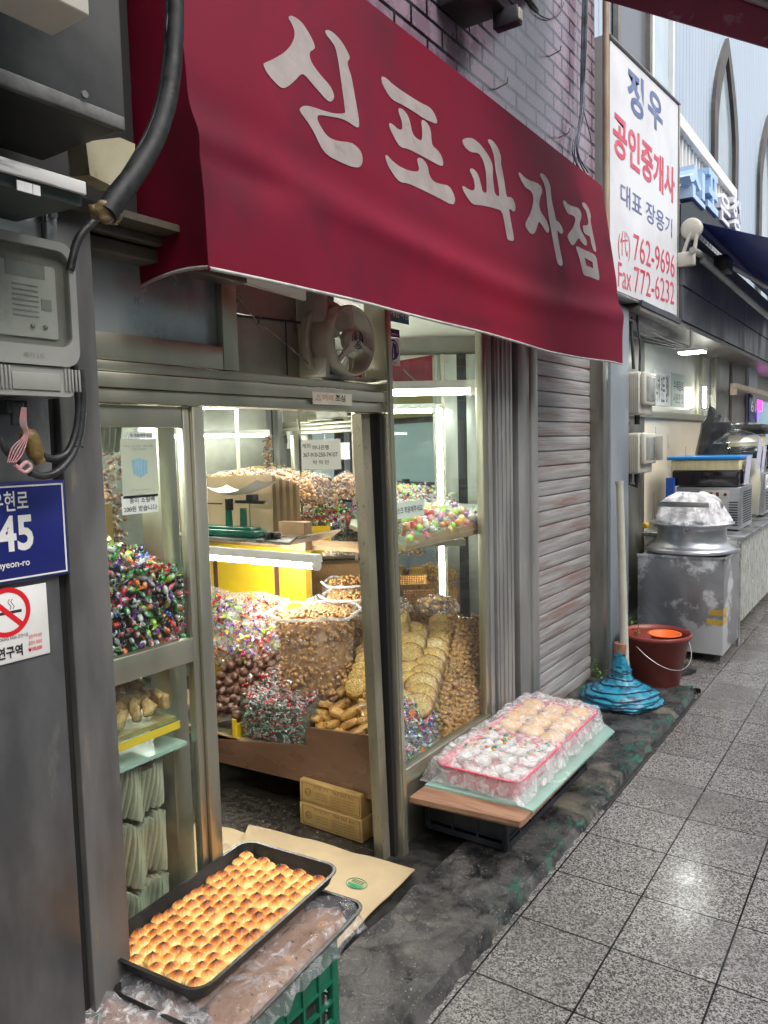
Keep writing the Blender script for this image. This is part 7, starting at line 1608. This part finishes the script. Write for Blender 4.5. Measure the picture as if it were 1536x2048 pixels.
# big sign board
sg=thing('sign_board',(-1.5,5.2,2.3),'tall white light box sign with blue and red Korean lettering and phone numbers','sign')
sy0,sy1,sz1,sz0=4.41,5.95,3.83,2.372
m=MB(); m.hexa([(-1.60,sy0,sz0-.03),(-1.452,sy0,sz0-.03),(-1.452,sy1,sz0),(-1.60,sy1,sz0),(-1.60,sy0,3.73),(-1.452,sy0,3.73),(-1.452,sy1,3.885),(-1.60,sy1,3.885)])
wp=pm('weathered_white_acrylic',(.66,.67,.70),(.56,.57,.60),sc=1.8,rough=.3,r2=.42,c3=(.42,.41,.40),sc3=2.2,lo3=.62,hi3=.8)
m.build('box',pm('weathered_white_metal',(.5,.5,.49),(.38,.38,.37),sc=3,rough=.4,st=(1,1,.4),c3=(.2,.17,.13),sc3=8,lo3=.66,hi3=.72),sg)
m=MB(); m.prism([(-1.4515,sy0+.02,sz0-.01),(-1.4515,sy1-.03,sz0+.02),(-1.4515,sy1-.03,3.85),(-1.4515,sy0+.02,3.70)],(.004,0,0)); m.build('face',wp,sg)
m=MB(); m.tube([(-1.445,sy0,3.715),(-1.445,sy1,3.868)],.010,6); m.tube([(-1.445,sy1-.012,sz0),(-1.445,sy1-.012,3.87)],.008,6); m.tube([(-1.445,sy0,sz0-.03),(-1.445,sy1,sz0)],.008,6); m.build('rim',M['alu_dark'],sg)
m=MB(); m.hexa([(-1.66,sy0-.03,sz0),(-1.602,sy0-.03,sz0),(-1.602,sy0,sz0),(-1.66,sy0,sz0),(-1.66,sy0-.03,3.72),(-1.602,sy0-.03,3.72),(-1.602,sy0,3.72),(-1.66,sy0,3.72)]); m.build('dark_edge',M['ink'],sg)
XSg=-1.447
def sgt(m,s,pxl,pyl,pyt,pxr,pyr,**k):
    a=hx(pxl,pyl,XSg); t_=hx(pxl,pyt,XSg); b=hx(pxr,pyr,XSg); text(m,s,(XSg,a.y,a.z),(0,b.y-a.y,b.z-a.z),(0,0,t_.z-a.z),lift=.0015,**k)
m=MB(); sgt(m,'정',1255,218,128,1287,246,bold=.03); sgt(m,'우',1296,243,168,1325,275,bold=.03)
m.build('blue_lettering',M['blue_ink'],sg)
m=MB(); sgt(m,'대표 장용기',1241,408,362,1344,476,bold=.006); m.build('blue_small_lettering',M['blue_ink'],sg)
m=MB(); sgt(m,'공인중개사',1226,306,216,1349,410,bold=.028); m.build('red_lettering',M['red_ink'],sg)
m=MB(); sgt(m,'(代)',1236,518,458,1260,524,bold=-.002); sgt(m,'762-9696',1267,520,466,1349,556,bold=.0); m.build('phone_lettering',M['red_ink'],sg)
m=MB(); sgt(m,'Fax',1236,573,523,1262,583,bold=-.003); m.build('fax_lettering',M['red_ink'],sg)
m=MB(); sgt(m,'772-6232',1268,584,532,1348,610,bold=-.003); m.build('number_lettering',M['red_ink'],sg)
# rail with box letters
m=MB()
rl=thing('letter_rail',(-1.6,7.6,3.3),'white rail with bulky box letters above the navy awning of the next shop','sign')
m.box((-1.66,6.2,3.97),(-1.60,9.0,4.07)); 
for k in range(22): m.box((-1.66,6.25+k*.12,3.3),(-1.64,6.28+k*.12,3.969))
m.box((-1.68,6.1,3.2),(-1.661,9.1,3.9)); m.build('rail',M['white'],rl)
M['lt_side']=pm('cream_letter_side',(.6,.62,.56),rough=.4)
def _lp(pxl,pxr,pyt,pyb):
    a_=hx(pxl,pyb,-1.48); b_=hx(pxr,pyb,-1.48); c_=hx(pxl,pyt,-1.48); return a_.y,b_.y-a_.y,a_.z,c_.z-a_.z
L1=_lp(1379,1411,312,386);L2=_lp(1416,1437,330,412);L3=_lp(1441,1461,376,436);L4=_lp(1466,1481,386,455)
for s_,(y0,w_,z0,h_),mt in (('신',L1,pm('pale_blue_face',(.42,.58,.80),rough=.35)),('포',L2,pm('light_blue_face',(.36,.55,.82),rough=.35)),('은',L3,pm('white_face',(.68,.69,.72),rough=.35)),('행',L4,pm('white_letter_face',(.66,.68,.72),rough=.35))):
    m=MB(); text(m,s_,(-1.60,y0,z0),(0,w_,0),(0,0,h_),bold=.03,lift=0,depth=.12); m.build('box_letter',mt,rl)
# navy awning of the next shop
na=thing('navy_awning',(-1.3,7.5,2.7),'navy blue folding arm awning beyond the white sign board','awning')
nav=pm('navy_canvas',(.006,.02,.16),(.010,.03,.22),sc=2,rough=.6,bump=.1)
rc=hx(1383,458,-1.36)
a=hx(1392,443,-1.36); 
m=MB(); 
pA=Vector((-1.36,a.y,a.z)); pB=Vector((-1.36,a.y+5.5,a.z)); _e=hy(1536,475,a.y); pD=pA+(_e-pA)*1.5; pC=pD+Vector((0,5.5,0))
pA2=hx(1392,443,-1.36); pD2=hz(1540,510,2.35)
m.grid(lambda u,v:(pA*(1-u)+pB*u)*(1-v)+(pD*(1-u)+pC*u)*v+Vector((0,0,-.02*math.sin(u*20)*v)),30,8); m.build('canvas',nav,na)
m=MB(); m.tube([(-1.36,a.y,a.z-.01),(-1.36,a.y+5.5,a.z-.01)],.035,12); m.build('roller',nav,na)
m=MB(); MX=Matrix.Translation(rc)@Matrix.Rotation(math.pi/2,4,'X'); m.lathe([(0,.03),(.06,.028),(.075,.015),(.075,-.02),(0,-.02)],(0,0,0),28,M=MX); m.tube([rc+Vector((0,-.02,-.02)),rc+Vector((-.05,-.02,-.16))],.014,8); m.tube([rc+Vector((.04,-.02,-.05)),rc+Vector((.02,-.02,-.2))],.014,8); q=rc+Vector((-.03,-.02,-.2)); m.rbox(q-Vector((.06,.02,.06)),q+Vector((.06,.03,.04)),.008)
m.build('roller_bracket',M['white_plastic'],na)
for (p,q_) in (((1385,500),(1455,540)),((1450,525),(1545,580)),((1405,520),(1545,640))):
    A_=hx(p[0],p[1],-1.34); B_=hy(q_[0],q_[1],A_.y+1.6); m=MB(); m.tube([A_,B_],.024,8); m.build('folding_arm',M['grey_plastic'],na)
m=MB(); q=hx(1447,530,-1.30); m.rbox(q-Vector((.05,.12,.06)),q+Vector((.05,.12,.06)),.01); m.build('arm_elbow',M['rubber'],na)
# dark wedge above awning
m=MB(); A_=[hx(1362,407,-1.5),hx(1410,398,-1.5),hx(1470,460,-1.5),hx(1400,460,-1.5),hx(1362,470,-1.5)]; m.prism(A_,(-.1,0,0)); m.build('awning_cover',pm('black_teal_cover',(.008,.016,.02),rough=.5),na)
# overhead red canopy seen at the top right
rcn=thing('red_canopy',(-.4,3.4,3.2),'underside of a dusty crimson canopy crossing the top right corner','canopy')
YC2=3.6
P=[hy(1170,-12,YC2),hy(1545,98,YC2),hy(1545,38,YC2),hy(1300,-60,YC2)]
_d=(P[0]-P[1]); _k=(P[0].x+1.47)/(-_d.x); _d2=P[3]-P[2]; P[3]=P[3]+_d2*((P[3].x+1.47)/(-_d2.x)); P[0]=P[0]+_d*_k
_o=(P[1]-P[0])*.5; P[1]=P[1]+_o; P[2]=P[2]+_o
m=MB(); m.prism(P,(0,.012,0)); m.build('valance',pm('dusty_crimson_canvas',(.15,.008,.03),(.19,.012,.04),sc=3,rough=.6,c3=(.3,.2,.2),sc3=9,lo3=.60,hi3=.75,bump=.2),rcn)
P2=[P[3],P[2],P[2]+Vector((.15,-.9,.35)),P[3]+Vector((.15,-.9,.35))]
m=MB(); m.prism(P2,(0,0,.01)); m.build('canopy_underside',pm('dusty_beige_canopy',(.2,.17,.15),(.15,.12,.11),sc=4,rough=.7),rcn)
m=MB(); m.tube([P[3]+Vector((0,-.012,.0)),P[2]+Vector((0,-.012,.0))],.012,8); m.build('canopy_bar',M['grey_plastic'],rcn)
# steel cabinet with pot
cb=thing('steel_cabinet',(-1.29,5.65,0),'scuffed stainless steel cabinet on thin legs with two strips of yellow tape','cabinet')
scf=pm('scuffed_steel',(.24,.24,.25),(.40,.40,.41),sc=2.2,rough=.28,r2=.55,metal=.6,bump=.15,c3=(.72,.73,.74),sc3=2.6,lo3=.49,hi3=.54,dist=.8)
m=MB(); m.rbox((-1.572,5.4,.06),(-1.012,5.95,.700),.004); m.box((-1.575,5.392,.696),(-1.005,5.40,.712)); m.box((-1.012,5.392,.696),(-1.004,5.95,.712)); m.build('body',scf,cb)
for x,y in ((-1.018,5.406),(-1.018,5.94),(-1.566,5.406)):
    m=MB(); m.box((x-.008,y-.008,0),(x+.008,y+.008,.0595)); m.build('leg',M['steel'],cb)
yt=pm('yellow_tape',(.62,.42,.08),(.5,.33,.06),sc=9,rough=.4)
for (px0,py0,px1,py1) in ((1419,1219,1447,1233),(1413,1238,1447,1252)):
    a=hy(px0,py0,5.398);b=hy(px1,py1,5.398); m=MB(); m.box((a.x,5.3975,b.z),(-1.012,5.3992,a.z)); m.box((-1.0115,5.3975,b.z+.005),(-1.0108,5.53,a.z+.005)); m.build('yellow_tape',yt,cb)
pt=thing('aluminium_pot',(-1.28,5.68,.70),'flared spun aluminium pot stand on top of the steel cabinet','pot')
m=MB(); m.lathe([(.0,.012),(.24,.012),(.30,.004),(.312,.012),(.27,.035),(.235,.06),(.228,.09),(.228,.155),(.235,.175),(.275,.195),(.28,.205),(.24,.20),(.0,.195)],(-1.283,5.70,.712),64); m.build('flange',pm('spun_aluminium',(.42,.44,.47),(.5,.52,.55),sc=3,rough=.3,metal=.75,st=(1,1,9)),pt)
t=thing('bagged_goods',(-1.28,5.68,.91),'goods wrapped in a tied white translucent plastic bag on the aluminium pot','bag')
m=MB()
def fbag(u,v):
    a=u*6.2832; prof=[(.0,.262),(.02,.255),(.08,.225),(.15,.20),(.185,.165),(.205,.09),(.21,.0)]
    k=v*(len(prof)-1); i=min(int(k),len(prof)-2); tt=k-i; z=prof[i][0]*(1-tt)+prof[i+1][0]*tt; r=prof[i][1]*(1-tt)+prof[i+1][1]*tt
    r*=1+.12*noise.noise(Vector((math.cos(a)*2.5,math.sin(a)*2.5,v*3)))+.02*math.sin(a*17+v*9)+.04*noise.noise(Vector((math.cos(a)*9,math.sin(a)*9,v*4)))
    sqx=1/(max(abs(math.cos(a)),abs(math.sin(a)))**.5)
    return Vector((-1.283+r*math.cos(a)*.95*sqx,5.70+r*math.sin(a)*.88*sqx,.912+z+.02*noise.noise(Vector((math.cos(a)*3,math.sin(a)*3,v*5)))*(v<.9)))
m.grid(fbag,90,36,closeu=True); m.build('plastic_bag',film('cloudy_bag_film',dens=.5,maxa=.92,sc=13,lo=.4,hi=.6,rough=.2,tint=(.97,.97,1.0)),t)
m=MB(); m.blob((-1.283,5.70,1.015),.165,3,.15,1.6,(1.15,1.05,.66),seed=3); m.build('bag_contents',pm('beige_grey_contents',(.20,.19,.17),(.36,.33,.30),sc=7,rough=.3,bump=.6,bsc=20,coat=.4,c3=(.36,.34,.33),sc3=3,lo3=.55,hi3=.7,st=(1,1,.6)),t)
m=MB(); q=hy(1370,1052,5.46); m.blob(q,.03,2,.5,3,(1,.6,1.3),seed=3); q=hy(1378,990,5.62); m.blob(q,.035,2,.5,3,(1.6,.6,.6),seed=5); m.build('bag_knot',M['film_heavy'],t)
m=MB(); a=hy(1318,1008,5.44); b=hy(1417,1008,5.44); m.rbox((a.x,5.44,a.z-.018),(b.x,5.455,a.z+.018),.003); tag(m.build('steel_bar',M['steel']),'flat brushed steel bar across the front of the plastic bag','bar')
# long counter with foil pattern
lc=thing('stall_counter',(-1.3,8,0),'long drink counter clad in creased silver foil pattern panels','counter')
def foil():
    m=pm('silver_leaf_foil',(.30,.32,.30),(.62,.62,.56),sc=9,rough=.25,r2=.45,metal=.5,st=(1,2.2,.6),bump=.8,bsc=16,dist=2.0,lo=.42,hi=.56); return m
m=MB(); m.box((-1.68,5.96,.18),(-1.0,12,.765)); m.build('body',foil(),lc)
m=MB(); m.rbox((-1.70,5.955,.766),(-.975,12,.80),.004); m.build('worktop',M['steel'],lc)
for x in (-1.05,-1.6):
    for y in (6.1,8.5,11): m=MB(); m.box((x-.02,y-.02,0),(x+.02,y+.02,.179)); m.build('leg',M['steel'],lc)
# drink dispensers
ss=pm('dispenser_steel',(.36,.37,.38),(.46,.47,.48),sc=3,rough=.3,metal=.8,st=(1,1,5))
def slots(m,face,c,a0,a1,z0,z1,n,w=.004):
    for i in range(n):
        z=z0+(z1-z0)*i/n
        if face=='y': m.box((a0,c-.003,z),(a1,c,z+(z1-z0)/n*.45))
        else: m.box((c,a0,z),(c+.003,a1,z+(z1-z0)/n*.45))
d1=thing('drink_dispenser',(-1.25,6.4,.80),'stainless drink dispenser with a dark drink tank under a bright blue lid','dispenser')
m=MB(); m.rbox((-1.52,6.25,.812),(-1.06,6.75,1.13),.006); m.build('steel_body',ss,d1)
m=MB(); slots(m,'y',6.25,-1.50,-1.36,.84,1.1,12); m.build('vent_slots',M['ink'],d1)
m=MB(); slots(m,'y',6.25,-1.14,-1.08,.84,1.03,10); m.build('vent_slots',M['ink'],d1)
m=MB(); slots(m,'x',-1.06,6.36,6.70,.85,1.10,14); m.build('vent_slots',M['ink'],d1)
m=MB(); m.rbox((-1.33,6.243,1.045),(-1.14,6.2495,1.105),.003); m.build('switch_panel',M['white_plastic'],d1)
m=MB()
for k in range(3): m.rbox((-1.32+k*.045,6.238,1.06),(-1.30+k*.045,6.2425,1.09),.001)
m.lathe([(0,0),(.012,0),(.012,.006),(0,.006)],(0,0,0),14,M=Matrix.Translation(Vector((-1.165,6.243,1.075)))@Matrix.Rotation(math.pi/2,4,'X')); m.build('switch',pm('dark_red_switch',(.12,.02,.02),rough=.3),d1)
m=MB(); m.rbox((-1.555,6.24,1.135),(-1.075,6.74,1.255),.01); m.build('dark_drink',pm('dark_brown_drink',(.012,.008,.010),rough=.12,coat=.5),d1)
m=MB(); m.rbox((-1.56,6.235,1.256),(-1.07,6.745,1.335),.006); m.build('cream_tank',pm('cream_clear_tank',(.66,.60,.36),(.58,.5,.28),sc=5,rough=.2,st=(9,1,1)),d1)
m=MB(); m.rbox((-1.59,6.22,1.337),(-1.06,6.76,1.362),.006); m.build('lid',pm('bright_blue_lid',(.015,.20,.55),rough=.3),d1)
m=MB(); q=hy(1345,985,6.24); m.box((-1.59,6.2,1.03),(-1.53,6.24,1.2)); m.build('blue_cloth',pm('blue_cloth',(.01,.07,.35),rough=.6),d1)
def banner(y,x,z0,z1,w,lab,cols,lean=.02):
    t=thing('price_card',(x,y,z0),lab,'card'); m=MB(); m.hexa([(x,y,z0),(x+.003,y,z0),(x+.003,y+w,z0),(x,y+w,z0),(x+lean,y,z1),(x+.003+lean,y,z1),(x+.003+lean,y+w,z1),(x+lean,y+w,z1)]); m.build('card',pm('pale_lilac_card',(.55,.55,.68),rough=.5),t)
    m=MB(); text(m,'식혜',(x+.004,y+w*.15,z0+(z1-z0)*.12),(0,w*.3,0),(lean*.5,0,(z1-z0)*.7),lift=.002,bold=.02); text(m,'수정과',(x+.004,y+w*.55,z0+(z1-z0)*.12),(0,w*.3,0),(lean*.5,0,(z1-z0)*.7),lift=.002,bold=.02); m.build('print',cols,t)
pr=pm('red_violet_print',(.35,.04,.2),rough=.5); bp_=pm('blue_violet_print',(.05,.08,.45),rough=.5)
banner(6.35,-1.058,1.14,1.36,.2,'pale price card on the front edge of the blue lidded dispenser',bp_)
banner(6.75,-1.04,1.24,1.48,.2,'pale price card leaning on the glass jar',pr)
jr=thing('glass_jar',(-1.25,7.0,.8),'big domed glass drink jar with a knob lid behind the blue lid','jar')
jc=(-1.26,7.05,0); m=MB(); m.lathe([(.15,.8),(.2,.85),(.225,1.1),(.215,1.36),(.19,1.44),(.18,1.45)],jc,40); m.build('bowl',M['glass_case'],jr)
m=MB(); m.lathe([(.235,1.45),(.23,1.47),(.16,1.53),(.07,1.56),(.05,1.57),(.075,1.595),(.07,1.62),(.0,1.625)],jc,40); m.build('lid',glassm('thick_glass',tint=(.8,.85,.86),dirt=.08,add=.12),jr)
m=MB(); m.lathe([(0,.86),(.2,.87),(.215,1.1),(.205,1.32),(0,1.32)],jc,32); m.build('drink',pm('milky_peach_drink',(.62,.50,.42),rough=.3),jr)
for i,(y,lb) in enumerate(((7.35,'stainless drink dispenser second in the row, with a perforated side'),(8.3,'stainless drink dispenser third in the row at the picture edge'))):
    t=thing('drink_dispenser',(-1.25,y,.8),lb,'dispenser'); x1=-1.06+.03*i
    m=MB(); m.rbox((-1.5,y,.83),(x1,y+.55,1.19),.006); m.build('steel_body',ss,t)
    m=MB(); 
    for r_ in range(7):
        for c_ in range(6): m.box((x1,y+.1+c_*.06,.86+r_*.024),(x1+.002,y+.135+c_*.06,.873+r_*.024))
    m.build('vent_slots',M['ink'],t)
    m=MB(); m.box((x1+.0005,y+.05,1.05),(x1+.003,y+.45,1.17)); m.build('notice',M['paper'],t)
    m=MB(); text(m,'1잔 1000원',(x1+.003,y+.08,1.08),(0,.33,0),(0,0,.06)); m.build('notice_print',M['ink'],t)
    m=MB(); m.rbox((-1.42,y+.0,1.19),(x1-.04,y+.25,1.42),.06,4); m.rbox((-1.40,y+.28,1.19),(x1-.04,y+.5,1.42),.06,4); m.build('black_tap_head',pm('glossy_black',(.01,.01,.012),rough=.15,coat=.6),t)
    banner(y+.02,x1-.035,1.19,1.42,.16,'pale price card on the %s dispenser in the row'%('second' if i==0 else 'third'),pr if i else bp_)
t=thing('back_dispenser',(-1.4,8.0,1.1),'black topped drink urn with a cream band behind the glass jar','dispenser'); m=MB(); m.rbox((-1.55,8.0,.81),(-1.2,8.4,1.52),.01); m.build('cream_band',pm('cream_band',(.6,.5,.3),rough=.4),t); m=MB(); m.rbox((-1.57,7.98,1.525),(-1.15,8.4,1.62),.04,3); m.build('black_top',M['ink'],t)
# black bin bag covered stand
m=MB()
def fbb(u,v):
    a=u*6.2832; r=.105*(1-.3*v**3)*(1+.12*noise.noise(Vector((math.cos(a)*2,math.sin(a)*2,v*3)))); return Vector((-1.42+r*math.cos(a)*(1.2 if v<.8 else .9)+.05*v,6.95+r*math.sin(a),1.3+.42*v-(.06*math.cos(a) if v>.9 else 0)))
m.grid(fbb,16,9,closeu=True,sm=False); m.add([fbb(k/16,1) for k in range(16)],[tuple(range(16))],False)
tag(m.build('black_plastic_cover',pm('black_plastic_sheet',(.018,.017,.018),(.05,.05,.05),sc=6,rough=.25,bump=.4)),'angular dark plastic cover over a machine behind the blue lid','cover')
m=MB(); q=hz(1290,1050,.9); m.blob(hy(1291,1050,5.55),.022,2,.5,3,(1,1,1),seed=8); tag(m.build('yellow_flower',pm('yellow_petals',(.75,.5,.02),rough=.5)),'tiny yellow flower beside the rim of the aluminium pot','flower')
# ================================================================ ACROSS THE STREET (seen in glass and mirrors)
fc=thing('street_fence',(3.1,0,0),'low black metal fence along the kerb across the pavement','fence')
m=MB()
for z in (.25,.5,.75): m.box((3.05,-30,z),(3.08,30,z+.04))
m.build('rails',M['ink'],fc)
for k in range(24): m=MB(); y=-23+k*2; m.box((3.02,y,0),(3.11,y+.09,.95)); m.build('post',M['ink'],fc)
cols=[(.35,.33,.30),(.25,.28,.33),(.42,.40,.36),(.30,.22,.18),(.38,.38,.40)]
random.seed(77)
y=-40
nm=['pale stone','slate blue','cream','brick brown','light grey','pale stone tall','dark blue','sand','rust brown','silver grey']
k=0
while y<36:
    w=U(6,9); h=U(6,11); c=cols[k%5]; t=thing('street_building',(14,y+w/2,0),'%s building across the road, number %s along the row'%(nm[k%10],['one','two','three','four','five','six','seven','eight','nine','ten','eleven','twelve'][k]),'building')
    m=MB(); m.box((13,y+.05,0),(20,y+w-.05,h)); m.build('wall',pm('street_wall_%s'%k,c,tuple(q*1.25 for q in c),sc=1,rough=.7),t)
    m=MB()
    for f in range(1,int(h/2.8)):
        for i in range(int(w/1.6)): m.box((12.97,y+.6+i*1.6,f*2.8+.6),(12.999,y+1.7+i*1.6,f*2.8+2.0))
    o=m.build('window',WN,t); tag(o,kind=None)
    m=MB(); m.box((12.96,y+.4,.2),(12.998,y+w-.4,2.3)); m.build('shop_window',pm('lit_shop_%s'%k,(.5,.55,.5),rough=.2,emi=(.8,1,.95),es=.12),t)
    m=MB(); m.box((12.5,y+.3,2.5),(12.95,y+w-.3,3.3)); m.build('shop_sign',pm('shop_sign_%s'%k,[(.5,.03,.06),(.55,.65,.75),(.05,.25,.15),(.7,.5,.1),(.1,.15,.45)][k%5],rough=.4),t)
    y+=w; k+=1
def leaf_tree(x,y,h,label,seed):
    random.seed(seed); t=thing('street_tree',(x,y,0),label,'tree','street trees'); m=MB(); m.tube([(x,y,0),(x+.05,y,h*.35),(x-.1,y+.1,h*.6),(x,y,h*.85)],[.12,.10,.07,.03],8)
    for i in range(6): a=i*1.1; m.tube([(x,y,h*(.35+.06*i)),(x+.9*math.cos(a),y+.9*math.sin(a),h*(.55+.06*i))],[.05,.02],6)
    m.build('trunk',pm('bark',(.08,.065,.05),(.14,.12,.1),sc=9,rough=.8),t)
    m=MB()
    for i in range(1800):
        a=U(0,6.28); ph=math.acos(U(-1,1)); r=(.55+.45*R())*1.7*(1+.3*math.sin(a*3)*math.sin(ph*4)); p=Vector((x+r*math.sin(ph)*math.cos(a),y+r*math.sin(ph)*math.sin(a),h*.78+r*.8*math.cos(ph))); d=Vector((U(-1,1),U(-1,1),U(-1,1))).normalized()*.16; s_=d.cross(Vector((U(-1,1),U(-1,1),1))).normalized()*.07
        m.add([p-d,p+s_,p+d,p-s_],[(0,1,2,3)],False)
    m.build('crown',pm('street_leaf',(.05,.11,.03),(.08,.16,.045),sc=2,rough=.6),t)
for i,(yy,lb) in enumerate(((-6,'round street tree near the crossing, mirrored in the shop'),(-1.5,'street tree opposite the sweet shop door'),(4.5,'street tree opposite the steel shutter'),(-12,'far street tree down the road'))): leaf_tree(3.8,yy,5.2,lb,100+i)
